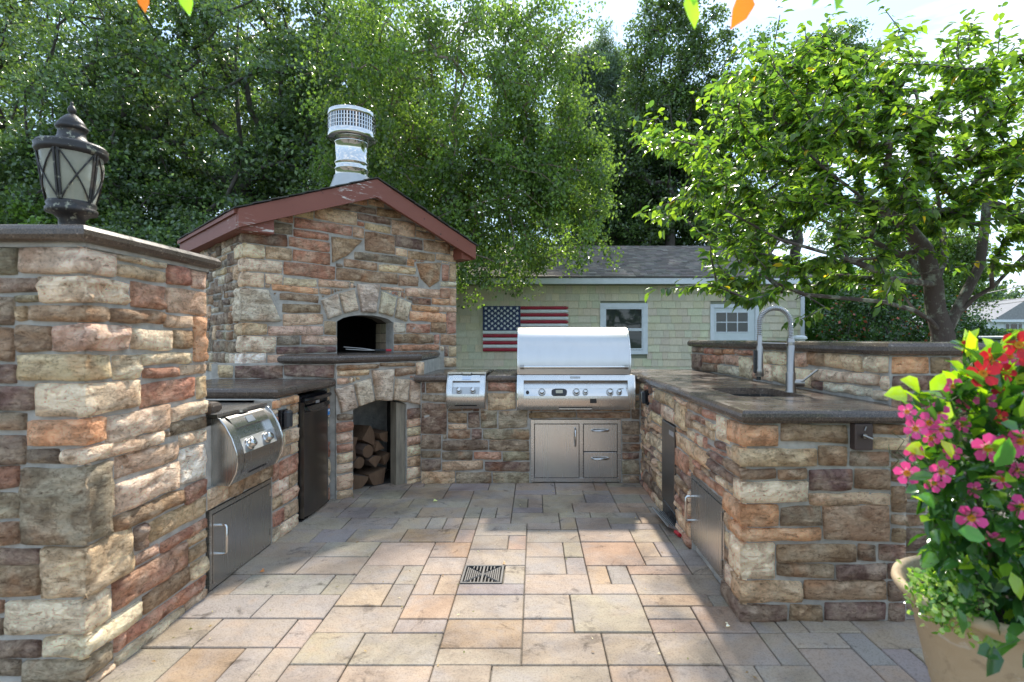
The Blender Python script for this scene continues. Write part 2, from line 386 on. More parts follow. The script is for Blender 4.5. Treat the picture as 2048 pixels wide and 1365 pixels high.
class Wall:
    RES = .005
    def __init__(s, fr, s0, s1, z0, z1, block=()):
        s.fr = fr; s.s0 = s0; s.z0 = z0; s.s1 = s1; s.z1 = z1
        s.g = np.zeros((max(1, int(round((z1 - z0) / s.RES))), max(1, int(round((s1 - s0) / s.RES)))), dtype=np.int32)
        s.st = []
        H, Wd = s.g.shape
        zz = z0 + (np.arange(H) + .5) * s.RES; ss = s0 + (np.arange(Wd) + .5) * s.RES
        SS, ZZ = np.meshgrid(ss, zz)
        for b in block:
            if callable(b): s.g[b(SS, ZZ)] = -1
            else: s.g[(SS > b[0]) & (SS < b[1]) & (ZZ > b[2]) & (ZZ < b[3])] = -1
    def idx(s, a0, a1, z0, z1):
        H, Wd = s.g.shape
        return [max(0, int(round((a0 - s.s0) / s.RES))), min(Wd, int(round((a1 - s.s0) / s.RES))), max(0, int(round((z0 - s.z0) / s.RES))), min(H, int(round((z1 - s.z0) / s.RES)))]
    def put(s, a0, a1, z0, z1, c, q=0, minc=5):
        if a0 > a1: a0, a1 = a1, a0
        if z0 > z1: z0, z1 = z1, z0
        r = s.idx(a0, a1, z0, z1)
        while r[1] - r[0] >= minc and r[3] - r[2] >= minc:
            sub = s.g[r[2]:r[3], r[0]:r[1]] != 0
            if not sub.any(): break
            f = [sub[:, 0].mean(), sub[:, -1].mean(), sub[0].mean(), sub[-1].mean()]
            if max(f) == 0:
                ys, xs = np.where(sub); my, mx_ = ys.mean() / sub.shape[0], xs.mean() / sub.shape[1]
                d = [mx_, 1 - mx_, my, 1 - my]; k = int(np.argmin(d))
            else: k = int(np.argmax(f))
            if k == 0: r[0] += 1
            elif k == 1: r[1] -= 1
            elif k == 2: r[2] += 1
            else: r[3] -= 1
        if r[1] - r[0] < minc or r[3] - r[2] < minc: return None
        i = len(s.st) + 1; s.g[r[2]:r[3], r[0]:r[1]] = i; s.st.append([r, c, q]); return i
    def grow(s, mx=14):
        H, Wd = s.g.shape
        for it in range(mx):
            for i, (r, c, q) in enumerate(s.st):
                if r[0] > 0 and (s.g[r[2]:r[3], r[0] - 1] == 0).all(): r[0] -= 1; s.g[r[2]:r[3], r[0]] = i + 1
                if r[1] < Wd and (s.g[r[2]:r[3], r[1]] == 0).all(): s.g[r[2]:r[3], r[1]] = i + 1; r[1] += 1
                if r[2] > 0 and (s.g[r[2] - 1, r[0]:r[1]] == 0).all(): r[2] -= 1; s.g[r[2], r[0]:r[1]] = i + 1
                if r[3] < H and (s.g[r[3], r[0]:r[1]] == 0).all(): s.g[r[3], r[0]:r[1]] = i + 1; r[3] += 1
    def fill(s, cols, w=.26, h=.085, minc=7):
        H, Wd = s.g.shape; free = s.g == 0
        for z in range(H):
            x = 0
            while x < Wd:
                if not free[z, x]: x += 1; continue
                x1 = x; lim = x + int(random.uniform(.4, 1) * w / s.RES)
                while x1 < Wd and free[z, x1] and x1 < lim: x1 += 1
                z1 = z; zl = z + int(random.uniform(.6, 1) * h / s.RES)
                while z1 < H and z1 < zl and free[z1, x:x1].all(): z1 += 1
                if x1 - x >= minc and z1 - z >= minc:
                    s.g[z:z1, x:x1] = len(s.st) + 1; s.st.append([[x, x1, z, z1], random.choice(cols), 0]); free[z:z1, x:x1] = False
                x = x1 + 1
    def rows(s, cols, hmin=.06, hmax=.135, wmin=.11, wmax=.36):
        z = s.z0
        while z < s.z1 - .02:
            h = random.uniform(hmin, hmax); h = min(h, s.z1 - z)
            if s.z1 - z - h < hmin * .7: h = s.z1 - z
            x = s.s0 - random.uniform(0, .1)
            while x < s.s1:
                w = random.uniform(wmin, wmax)
                if random.random() < .13: w = random.uniform(.1, .16); s.put(x, x + w, z, z + h * random.uniform(1.5, 2.0), random.choice(cols))
                elif h > .105 and random.random() < .55:
                    k = random.uniform(.4, .6)
                    s.put(x, x + w, z, z + h * k, random.choice(cols))
                    w2 = w * random.uniform(.45, .6)
                    if random.random() < .5: s.put(x, x + w2, z + h * k, z + h, random.choice(cols)); s.put(x + w2, x + w, z + h * k, z + h, random.choice(cols))
                    else: s.put(x, x + w, z + h * k, z + h, random.choice(cols))
                else: s.put(x, x + w, z, z + h, random.choice(cols))
                x += w
            z += h
    def rect(s, i, gap=.004):
        r = s.st[i][0]
        return s.s0 + r[0] * s.RES + gap, s.s0 + r[1] * s.RES - gap, s.z0 + r[2] * s.RES + gap, s.z0 + r[3] * s.RES - gap
    def emit(s, parent, mat=None, clampf=None, corner=None, thick=(.010, .024), fine=.045):
        """corner: dict side -> (Frame2, sign, len function) wraps stones flagged q round the corner in the same mesh"""
        for i, (r, c, q) in enumerate(s.st):
            a0, a1, z0, z1 = s.rect(i)
            if a1 - a0 < .012 or z1 - z0 < .012: continue
            sd_ = random.uniform(0, 900); tint = jit(PAL[c]); t = random.uniform(*thick); rough = random.random()
            amp = .006 + .018 * rough ** 1.3
            if c in 'GW': amp = .014
            sk_ = random.uniform(-.05, .05) * min(a1 - a0, .2)
            sk2 = random.uniform(-.04, .04) * min(a1 - a0, .2)
            mb = MB(); ea = [1, 1]
            if q and corner:
                fr2, ln, side = corner
                t = .024
                if side == 0: a0 = -t; ea = [0, 1]
                else: a1 = ln[1] + t; ea = [1, 0]
                sk_ = sk2 = 0
            mb_quad = [(a0, z0 + sk_), (a1, z0 + sk2), (a1, z1 + sk2 * .6), (a0, z1 + sk_ * .6)]
            slab(mb, s.fr, mb_quad, t, amp, sd_, tint, ea, clampf, fine)
            if q and corner:
                ql = q if isinstance(q, float) else random.choice(ln[0])
                if ql > 0:
                    if side == 0: slab(mb, fr2, [(-ql, z0), (t, z0), (t, z1), (-ql, z1)], t, amp, sd_ + 3, tint, [1, 0], None, fine)
                    else: slab(mb, fr2, [(-t, z0), (ql, z0), (ql, z1), (-t, z1)], t, amp, sd_ + 3, tint, [0, 1], None, fine)
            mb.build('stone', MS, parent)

def bullnose(mb, poly, z0, z1, ccw=True, n=5, tint=None, drop=0):
    """slab with a rounded rim: polygon footprint (world xy, counter-clockwise)"""
    P = [Vector((p[0], p[1])) for p in poly]; k = len(P); h = (z1 - z0) / 2
    def off(d):
        out = []
        for i in range(k):
            a, b, c = P[i - 1], P[i], P[(i + 1) % k]
            e1 = (b - a).normalized(); e2 = (c - b).normalized()
            n1 = Vector((-e1.y, e1.x)); n2 = Vector((-e2.y, e2.x)); m_ = (n1 + n2)
            m_ = m_ / max(.25, (1 + n1.dot(n2)))
            out.append(b + m_ * d)
        return out
    rings = []
    for i in range(n + 1):
        a = -math.pi / 2 + math.pi * i / n
        rings.append((h * .9 * (1 - math.cos(a)), (z0 + z1) / 2 + h * math.sin(a)))
    vs = []
    for d, z in rings: vs += [(p.x, p.y, z) for p in off(d)]
    fs = [(r * k + i, r * k + (i + 1) % k, (r + 1) * k + (i + 1) % k, (r + 1) * k + i) for r in range(n) for i in range(k)]
    mb.add(vs, fs, tint, False)
    mb.add(vs[-k:], [tuple(range(k))], tint); mb.add(vs[:k], [tuple(reversed(range(k)))], tint)

# ================================================================== ground
def sheet(name, x0, x1, y0, y1, z, mat, kind='structure'):
    mb = MB(); mb.add([(x0, y0, z), (x1, y0, z), (x1, y1, z), (x0, y1, z)], [(0, 1, 2, 3)])
    return mb.build(name, mat, None, kind=kind)
m, t, b, o = nodes('lawn_grass'); v = coords(t, rnd=False)
t.links.new(mixc(t, (.035, .065, .016), (.09, .12, .035), tnoise(t, v, 3, 8, .75)), b.inputs['Base Color']); b.inputs['Roughness'].default_value = .9
bump(t, b, tnoise(t, v, 40, 6, .8), .03); M_LAWN = m
sheet('lawn', -400, 400, -300, 500, -.03, M_LAWN)
patio = sheet('patio', -9, 7, -6, 7.0, -.004, M_JOINT)

# pavers: random modular ashlar on a 108 mm grid
def pavers():
    U = .108; X0, Y0 = -2.86, .35; NX, NY = 56, 45
    occ = np.zeros((NY, NX), bool)
    drain = (-.366, -.150, 2.565, 2.781)
    ix0 = int(round((drain[0] - X0) / U)); iy0 = int(round((drain[2] - Y0) / U))
    DX0 = X0 + ix0 * U; DY0 = Y0 + iy0 * U
    occ[iy0:iy0 + 2, ix0:ix0 + 2] = True
    kinds = [(3, 2)] * 6 + [(2, 2)] * 5 + [(1, 2)] * 3 + [(2, 1)] * 4 + [(4, 2)] * 1 + [(3, 3)] * 1 + [(3, 1)] * 1
    rects = []; rnd = random.Random(11)
    for j in range(NY):
        for i in range(NX):
            if occ[j, i]: continue
            ks = kinds[:]; rnd.shuffle(ks)
            for (w, h) in ks + [(1, 1)]:
                if i + w > NX or j + h > NY or occ[j:j + h, i:i + w].any(): continue
                if w == 1 and h == 2 and j + 2 <= NY and i + 1 < NX and False: continue
                occ[j:j + h, i:i + w] = True; rects.append((i, j, w, h)); break
    rest = MB(); cnt = 0
    cols = [(.42, .335, .24)] * 7 + [(.395, .315, .23)] * 8 + [(.43, .315, .22)] * 4 + [(.345, .29, .25)] * 3 + [(.43, .295, .185)] * 2
    def vis(x, y):
        px = VX + FPX * x / y; py = VY + FPX * CAMZ / y
        return -60 < px < 2100 and py < 1420 and y > 1.5 and -1.62 < x < 2.4 and y < 4.6 and not (x > 1.0 and y > 2.35)
    for (i, j, w, h) in rects:
        x0, x1 = X0 + i * U, X0 + (i + w) * U; y0, y1 = Y0 + j * U, Y0 + (j + h) * U
        cx, cy = (x0 + x1) / 2, (y0 + y1) / 2
        if x0 > 2.9 or y0 > 4.9: pass
        tint = jit(rnd.choice(cols), .10); g = rnd.uniform(.0018, .0028); dz = rnd.uniform(-.002, .003)
        one = vis(cx, max(cy, .5)) and cnt < 298
        mb = MB() if one else rest
        mb.box(x0 + g, x1 - g, y0 + g, y1 - g, -.03 if one else -.02, .012 + dz, .0035, tint)
        if one: cnt += 1; mb.build('paver', MP, patio)
    o = rest.build('paver', MP, patio); o['kind'] = 'stuff'
    return DX0, DY0, U * 2
DX0, DY0, DW = pavers()
# floor drain
d = empty('floor_drain', (DX0 + DW / 2, DY0 + DW / 2, 0), 'small square grey metal drain grate set in the pavers', 'drain')
M_DRN = m_plain('grey_grate', (.11, .105, .10), .6, .4, var=.2)
mb = MB(); w = .011; x0, x1, y0, y1 = DX0 + .004, DX0 + DW - .004, DY0 + .004, DY0 + DW - .004
for a in ((x0, x1, y0, y0 + w), (x0, x1, y1 - w, y1), (x0, x0 + w, y0 + w, y1 - w), (x1 - w, x1, y0 + w, y1 - w)): mb.box(*a, -.01, .0165, .001)
mb.build('frame', M_DRN, d)
mb = MB(); mb.box(x0, x1, y0, y1, -.012, -.002); mb.build('sump', M_BLKM, d)
cx, cy = (x0 + x1) / 2, (y0 + y1) / 2; hw = (x1 - x0) / 2 - w
mb = MB()
for sx in (-1, 1):
    for sy in (-1, 1):
        mb.tube([(cx + sx * .004, cy + sy * .004, .012), (cx + sx * hw, cy + sy * hw, .012)], .004, 4, smooth=False)
for k in range(1, 9):
    q = hw * k / 9
    mb.box(cx + q - .003, cx + q + .003, cy - q, cy + q, .006, .0145); mb.box(cx - q - .003, cx - q + .003, cy - q, cy + q, .006, .0145)
for k in (-3, -2, -1, 0, 1, 2, 3):
    xx = cx + k * .018
    for sy in (-1, 1):
        mb.box(xx - .003, xx + .003, cy + sy * (abs(k) * .018 + .012), cy + sy * hw, .006, .0145)
mb.box(cx - .005, cx + .005, cy - hw, cy + hw, .005, .015)
mb.build('grate', M_DRN, d)

# ================================================================== stone pillar with lantern
PX1, PY0, PY1 = -1.56, 1.835, 2.51
pil = empty('stone_pillar', (-1.93, 2.17, 0), 'tall square stone pillar at the left edge carrying the lantern', 'pillar')
mb = MB(); mb.box(-2.30, PX1, PY0, PY1, -.02, 1.56); mb.build('mortar_core', M_MORT, pil)
frF = Frame((-2.30, PY0, 0), (1, 0, 0), (0, -1, 0)); frS = Frame((PX1, PY0, 0), (0, 1, 0), (1, 0, 0))
def z1(x, y): return x / 2.354, 180 + y / 2.354
def z2(x, y): return x / 2.183, 740 + y / 2.183
sideT = [  # zoom, left x, top, bottom, right x, colour, quoin
 (1,385,730,860,545,'T',1),(1,560,765,805,768,'T',0),(1,565,815,885,768,'S',0),(1,780,825,905,888,'R',0),(1,890,840,925,995,'V',0),
 (1,415,875,990,610,'T',1),(1,648,922,1022,770,'R',0),(1,775,928,1045,985,'S',0),(1,385,1015,1090,510,'S',1),(1,525,1030,1095,760,'B',0),
 (1,765,1060,1125,898,'V',0),(1,395,1100,1230,610,'V',1),(1,595,1112,1225,800,'T',0),(1,805,1140,1228,895,'B',0),(1,905,1100,1275,990,'O',0),
 (1,375,1245,1365,520,'S',1),(1,535,1250,1350,660,'T',0),(1,665,1245,1300,905,'T',0),(1,655,1320,1360,830,'R',0),(1,840,1300,1348,980,'S',0),
 (2,375,60,200,608,'T',1),(2,610,55,150,848,'R',0),(2,850,35,130,910,'S',0),(2,740,155,215,868,'T',0),(2,360,220,328,460,'O',1),(2,470,205,295,735,'T',0),
 (2,735,232,292,930,'D',0),(2,780,285,345,860,'T',0),(2,365,345,412,710,'T',1),(2,490,392,482,768,'V',0),(2,500,495,618,768,'T',0),(2,778,340,512,935,'W',0),
 (2,335,430,780,490,'G',1),(2,475,645,722,800,'B',0),(2,800,530,570,860,'R',0),(2,640,690,775,925,'S',0),(2,580,690,785,645,'P',0),(2,345,790,1002,580,'S',1),
 (2,695,772,802,925,'R',0),(2,812,742,780,925,'S',0),(2,815,785,835,925,'B',0),(2,585,805,860,690,'V',0),(2,500,925,1055,820,'R',0),(2,825,860,905,925,'T',0),
 (2,625,985,1062,925,'B',0),(2,335,1012,1162,480,'T',1),(2,355,1172,1250,620,'T',1),(2,550,1135,1192,925,'R',0),(2,500,1180,1238,545,'R',0),(2,795,1025,1085,925,'T',0),
 (2,490,1245,1350,800,'T',0),(2,335,1275,1385,490,'W',1)]
frontT = [
 (1,100,730,385,855,'S',1),(1,0,730,95,870,'M',0),(1,200,875,415,990,'B',1),(1,0,885,165,960,'P',0),(1,105,962,190,1010,'M',0),(1,145,1020,385,1088,'B',1),
 (1,0,980,95,1105,'D',0),(1,105,1100,250,1222,'B',0),(1,260,1100,400,1228,'P',1),(1,0,1115,95,1270,'B',0),(1,100,1245,375,1365,'S',1),(1,0,1282,85,1390,'P',0),
 (2,165,60,375,210,'S',1),(2,0,60,155,175,'P',0),(2,0,195,125,270,'D',0),(2,135,225,360,325,'S',1),(2,0,282,120,420,'D',0),(2,125,340,265,415,'D',0),(2,275,340,365,408,'O',1),
 (2,0,430,90,520,'P',0),(2,95,425,340,778,'M',1),(2,0,530,90,640,'M',0),(2,0,655,90,745,'B',0),(2,0,755,180,840,'P',0),(2,185,795,350,1005,'B',1),(2,0,850,180,1000,'B',0),
 (2,30,1015,335,1165,'M',1),(2,0,1175,185,1258,'P',0),(2,200,1180,350,1258,'B',1),(2,0,1270,100,1350,'D',0),(2,110,1270,335,1385,'M',1)]
wS = Wall(frS, 0, PY1 - PY0, 0, 1.545); quo = []
sq = [e for e in sideT if e[6]]; fq = [e for e in frontT if e[6]]
wF = Wall(frF, 0, -2.30 * -1 + PX1, 0, 1.545); WF = PX1 + 2.30
for e in sideT:
    zf = z1 if e[0] == 1 else z2
    a0, zt = frS.un(*zf(e[1], e[2])); _, zb = frS.un(*zf(e[1], e[3])); a1, _ = frS.un(*zf(e[4], e[3]))
    if e[6]: quo.append([a1, zb, zt, e[5]]); wS.g[max(0, int(zb / .005)):max(0, int(zt / .005)), :max(0, int(a1 / .005))] = -1
    else: wS.put(a0, a1, zb, zt, e[5])
k = 0
for e in frontT:
    zf = z1 if e[0] == 1 else z2
    a0, zt = frF.un(*zf(e[1], e[2])); a1, zb = frF.un(*zf(e[3], e[4]))
    if e[6]:
        a1s, zb2, zt2, c2 = quo[k]; k += 1
        wF.put(a0, WF, zb2, zt2, c2 if random.random() < .5 else e[5], float(max(.06, a1s - .012)))
    else: wF.put(a0 - (.02 if e[1] else .17), a1, zb, zt, e[5])
wF.fill('BDPMS'); wF.grow(); wS.grow(); wS.fill('STBV', minc=6); wF.fill('BDM', minc=6)
wF.emit(pil, corner=(frS, ((.1,), WF), 1), fine=.024)
wS.emit(pil, fine=.024)
M_CAP = m_granite('weathered_cap_stone', (.035, .027, .023), (.12, .09, .065), .3)
mb = MB(); bullnose(mb, [(-2.36, PY0 - .062), (PX1 + .052, PY0 - .062), (PX1 + .052, PY1 + .04), (-2.36, PY1 + .04)], 1.556, 1.612)
mb.build('cap_stone', M_CAP, pil)
mb = MB(); mb.box(-2.31, PX1 + .012, PY0 - .012, PY1 + .005, 1.54, 1.558); mb.build('cap_bed', M_MORT, pil)

# lantern
LX, LY, LZ = -1.905, 2.18, 1.612
ln = empty('pillar_lantern', (LX, LY, LZ), 'weathered black lantern with finial and crossed glass panes on the stone pillar', 'lantern')
m, t, b, o = nodes('flaking_black_metal'); v = coords(t)
c = mixc(t, (.018, .017, .018), (.055, .05, .046), tnoise(t, v, 20, 5)); c = mixc(t, c, (.34, .33, .24), ramp(t, tnoise(t, v, 38, 5, .7), [(.58, 0.0), (.64, .9)]))
c = mixc(t, c, (.13, .085, .055), ramp(t, tnoise(t, v, 14, 4), [(.55, 0.0), (.7, .6)]))
t.links.new(c, b.inputs['Base Color']); b.inputs['Roughness'].default_value = .45; b.inputs['Metallic'].default_value = .3; bump(t, b, tnoise(t, v, 60, 5), .002)
M_IRON = m
m, t, b, o = nodes('aged_seeded_glass'); v = coords(t)
t.links.new(mixc(t, (.72, .69, .56), (.36, .36, .27), tnoise(t, v, 14, 5)), b.inputs['Base Color'])
b.inputs['Roughness'].default_value = .22; b.inputs['Transmission Weight'].default_value = .45; b.inputs['IOR'].default_value = 1.2
bump(t, b, tnoise(t, v, 45, 3), .002); M_LGL = m
c0 = (LX, LY, 0)
LS = .79
class LB(MB):
    def lathe(s, prof, c=(0, 0, 0), n=24, **k): return MB.lathe(s, [(r_ * LS, z_) for r_, z_ in prof], c, n, **k)
mb = LB(); mb.lathe([(.075, LZ), (.075, LZ + .012), (.05, LZ + .03), (.055, LZ + .10), (.075, LZ + .118), (.106, LZ + .125), (.108, LZ + .142), (.098, LZ + .150), (.104, LZ + .160), (.098, LZ + .172)], c0, 32)
mb.build('base', M_IRON, ln)
zb, zt = LZ + .172, LZ + .366
mb = LB(); mb.lathe([(.094, zb), (.108, zb + .05), (.12, zb + .11), (.130, zt)], c0, 32, cap=False); mb.build('glass', M_LGL, ln)
mb = LB(); mb.lathe([(.128, zt - .006), (.146, zt), (.152, zt + .012), (.146, zt + .020), (.152, zt + .028), (.140, zt + .040), (.10, zt + .046), (.074, zt + .052), (.060, zt + .075), (.056, zt + .095), (.060, zt + .10)], c0, 36)
mb.build('collar', M_IRON, ln)
mb = LB(); z = zt + .10; mb.lathe([(.058, z), (.067, z + .006), (.069, z + .015), (.058, z + .020), (.06, z + .026), (.045, z + .045), (.025, z + .062), (.012, z + .07)], c0, 28); mb.build('hood', M_IRON, ln)
mb = LB(); z += .068; mb.lathe([(.008, z), (.018, z + .012), (.019, z + .020), (.012, z + .032), (.006, z + .038), (.008, z + .043), (.007, z + .048), (.001, z + .053)], c0, 16); mb.build('finial', M_IRON, ln)
def gr(zz):
    k = (zz - zb) / (zt - zb); return (.0945 + (.130 - .0945) * (k ** .8)) * LS + .0035
def lp(a, zz, e=0): return (LX + (gr(zz) + e) * math.cos(a), LY + (gr(zz) + e) * math.sin(a), zz)
for k_ in range(5):
    a = R(-76 + 72 * k_)
    mb = MB(); mb.tube([lp(a - .06, zb + (zt - zb) * i / 6, .002) for i in range(7)], .005, 6); mb.tube([lp(a + .06, zb + (zt - zb) * i / 6, .002) for i in range(7)], .005, 6)
    mb.build('rib', M_IRON, ln)
    a2 = a + R(72)
    mb = MB()
    mb.tube([lp(a + .06 + (a2 - a - .12) * i / 8, zb + (zt - zb) * i / 8, .002) for i in range(9)], .0032, 6)
    mb.tube([lp(a + .06 + (a2 - a - .12) * i / 8, zt - (zt - zb) * i / 8, .002) for i in range(9)], .0032, 6)
    mb.build('cross_bar', M_IRON, ln)
for k_ in range(3):
    a = R(30 + 120 * k_); mb = MB(); mb.lathe([(.013, zb), (.013, zb + .085), (.006, zb + .09), (.012, zb + .11), (.001, zb + .14)], (LX + .028 * math.cos(a), LY + .028 * math.sin(a), 0), 10)
    mb.build('candle_bulb', m_plain('ivory', (.6, .57, .45), .5) if k_ == 0 else bpy.data.materials['ivory'], ln)
# ================================================================== pizza oven house (turned 45 degrees)
Q = math.sqrt(.5)
U45 = Vector((Q, Q, 0)); N45 = Vector((Q, -Q, 0))
P1 = Vector((-2.24, 4.09, 0)); OW = 2.01; OD = 1.45
frO = Frame(P1, U45, N45)                      # upper front
frOS = Frame(P1, N45, -U45)                    # left flank: s runs towards the front, 0 at the corner (negative = back)
ov = empty('pizza_oven', (-2.0, 5.2, 0), 'stone pizza oven house with red gabled roof, arched mouth and wood store', 'pizza oven')
PKZ, EVZ = 2.64, 2.19                          # roof top lines at ridge and at eave ends
OH = .10
def roofz(s): return PKZ - (PKZ - EVZ) * abs(s - OW / 2) / (OW / 2 + OH)
def soff(s): return roofz(s) - .055
# openings
O0, O1, OSZ, OSP, OAR = .733, 1.281, 1.10, 1.375, .085
def arch_z(s): k = (s - (O0 + O1) / 2) / ((O1 - O0) / 2); return OSP + OAR * math.sqrt(max(0, 1 - k * k * .93)) - OAR * .26
# mortar body front with a hole, built from upright strips
mb = MB()
def strip(fr, s0, s1, zl0, zh0, zl1, zh1, d0, d1):
    vs = [fr.pt(s0, zl0, d0), fr.pt(s1, zl1, d0), fr.pt(s1, zh1, d0), fr.pt(s0, zh0, d0), fr.pt(s0, zl0, d1), fr.pt(s1, zl1, d1), fr.pt(s1, zh1, d1), fr.pt(s0, zh0, d1)]
    mb.add(vs, [(0, 1, 2, 3), (7, 6, 5, 4), (0, 4, 5, 1), (3, 2, 6, 7), (1, 5, 6, 2), (0, 3, 7, 4)])
nS = 10
strip(frO, 0, O0, 0, soff(0), 0, soff(O0), -.14, 0)
for i in range(nS):
    a, b_ = O0 + (O1 - O0) * i / nS, O0 + (O1 - O0) * (i + 1) / nS
    strip(frO, a, b_, arch_z(a), soff(a), arch_z(b_), soff(b_), -.14, 0)
strip(frO, O0, O1, 0, OSZ - .01, 0, OSZ - .01, -.14, 0)
strip(frO, O1, OW, 0, soff(O1), 0, soff(OW), -.14, 0)
# flanks and back
mb.M = Matrix(((U45.x, N45.x, 0, P1.x), (U45.y, N45.y, 0, P1.y), (0, 0, 1, 0), (0, 0, 0, 1)))
mb.box(0, .14, -OD, -.14, 0, EVZ - .02); mb.box(OW - .14, OW, -OD, -.14, 0, EVZ - .02); mb.box(.14, OW - .14, -OD, -OD + .14, 0, EVZ - .02)
mb.M = None
mb.build('masonry_core', M_MORT, ov)
M45 = Matrix(((U45.x, N45.x, 0, P1.x), (U45.y, N45.y, 0, P1.y), (0, 0, 1, 0), (0, 0, 0, 1)))
# stones upper front
def zo(x, y): return 400 + x / 3.25, 340 + y / 3.25
T = """975,185,1090,230,R 1090,190,1190,245,S 880,215,1135,285,P 1145,250,1300,320,B 745,255,1015,355,S 640,270,740,320,S 1020,285,1230,355,P 1250,335,1400,425,S
1400,395,1540,465,B 430,340,600,420,D 510,300,605,340,R 610,315,985,420,R 1015,355,1100,385,T 1105,355,1235,410,S 325,395,560,495,P 605,395,835,455,R 575,440,840,535,R
990,375,1060,440,S 1070,405,1260,530,B 1275,435,1445,520,P 1450,450,1640,550,B 310,490,415,575,T 420,495,600,585,S 600,530,840,610,R 1000,525,1340,610,D
1270,510,1345,550,S 1350,525,1525,590,B 1535,550,1665,610,S 325,585,530,670,T 545,600,875,710,R 950,590,1150,645,B 1160,610,1395,670,S 1345,595,1395,625,O 1575,615,1615,720,R
1620,620,1670,725,S 890,640,1275,745,B 1295,680,1430,760,B 1560,725,1665,765,G 315,670,415,755,T 425,680,530,740,T 545,700,750,755,T 435,745,770,810,O 770,725,1005,780,V
1165,755,1325,815,V 1335,765,1555,830,V 1560,770,1612,830,R 1625,770,1670,880,S 500,805,770,865,B 775,785,880,815,S 1330,835,1495,875,P 1505,840,1610,880,O
530,870,790,930,B 1370,880,1550,920,O 1555,885,1665,920,V 535,935,800,1005,S 1360,925,1590,985,O 1605,925,1670,1060,R 310,1000,430,1075,S 445,1010,800,1075,V
805,985,890,1065,B 1270,990,1330,1055,G 1340,995,1490,1055,R 1500,995,1590,1065,B 300,1080,490,1185,T 500,1085,645,1140,K 655,1080,885,1140,V 1270,1065,1515,1130,B
1520,1070,1555,1125,R 1560,1065,1665,1140,B 500,1150,885,1200,P 1275,1135,1545,1190,R 1560,1145,1610,1215,D 1615,1145,1668,1215,S 290,1190,430,1265,W 435,1200,510,1260,V
1490,1235,1550,1300,R 1550,1220,1665,1300,S"""
T = [(float(a), float(b), float(c), float(d), e) for a, b, c, d, e in (x.split(',') for x in T.split())]
# voussoirs (pixel outline bl, br, tr, tl)
VO = [((655, 640), (684, 630), (674, 587), (640, 600)), ((687, 629), (717, 622), (708, 578), (676, 586)), ((721, 626), (752, 627), (759, 568), (712, 567)),
      ((756, 627), (785, 635), (792, 594), (762, 582)), ((788, 636), (812, 645), (822, 605), (795, 595))]
def quadpoly(fr, q): return [fr.un(*p) for p in q]
def inpoly(P_):
    def f(X, Y):
        r = np.zeros(X.shape, bool); n = len(P_)
        cx = sum(p[0] for p in P_) / n; cy = sum(p[1] for p in P_) / n
        Pz = [(cx + (p[0] - cx) * 1.04 + math.copysign(.004, p[0] - cx), cy + (p[1] - cy) * 1.02 + math.copysign(.004, p[1] - cy)) for p in P_]
        for i in range(n):
            x1, y1 = Pz[i]; x2, y2 = Pz[(i + 1) % n]
            if y1 == y2: continue
            c = ((y1 > Y) != (y2 > Y)) & (X < (x2 - x1) * (Y - y1) / (y2 - y1) + x1); r ^= c
        return r
    return f
vq = [quadpoly(frO, q) for q in VO]
BIG = [((845, 430), (1060, 500), (900, 620), (850, 605)), ((1400, 610), (1565, 605), (1560, 740), (1490, 768))]
bigq = [[frO.un(*zo(*p)) for p in q] for q in [((855, 608), (960, 560), (1060, 455), (848, 430)), ((1440, 700), (1500, 770), (1567, 600), (1400, 605))]]
bigq[1] = [frO.un(*zo(*p)) for p in ((1400, 605), (1567, 600), (1555, 725), (1490, 768), (1430, 710))]
ovalL = [frO.un(*zo(*p)) for p in ((290, 985), (525, 995), (520, 870), (440, 775), (292, 768))]
def hole(X, Y):
    k = np.clip(1 - (((X - (O0 + O1) / 2) / ((O1 - O0) / 2)) ** 2) * .93, 0, 1)
    return (X > O0) & (X < O1) & (Y > OSZ) & (Y < OSP + OAR * np.sqrt(k) - OAR * .26)
wO = Wall(frO, 0, OW, .93, 2.56, [lambda X, Y: Y > PKZ - .062 - (PKZ - EVZ) * np.abs(X - OW / 2) / (OW / 2 + OH), hole] + [inpoly(q) for q in vq + bigq + [ovalL]] + [(.30, 1.85, .93, 1.10)])
for x0, y0, x1, y1, c in T:
    a0, zt = frO.un(*zo(x0, y0)); a1, zb_ = frO.un(*zo(x1, y1))
    a0b, _ = frO.un(*zo(x0, y0))
    q = 1 if x0 < 335 else 0
    wO.put(a0 if not q else 0, a1, zb_, zt, c, q)
wO.grow(14); wO.fill('BSRTD', minc=4); wO.grow(4)
frOSide = Frame(P1, N45 * 1, -U45)
wO.emit(ov, corner=(frOS, ((.09, .14, .2, .11), 0), 0), fine=.045)
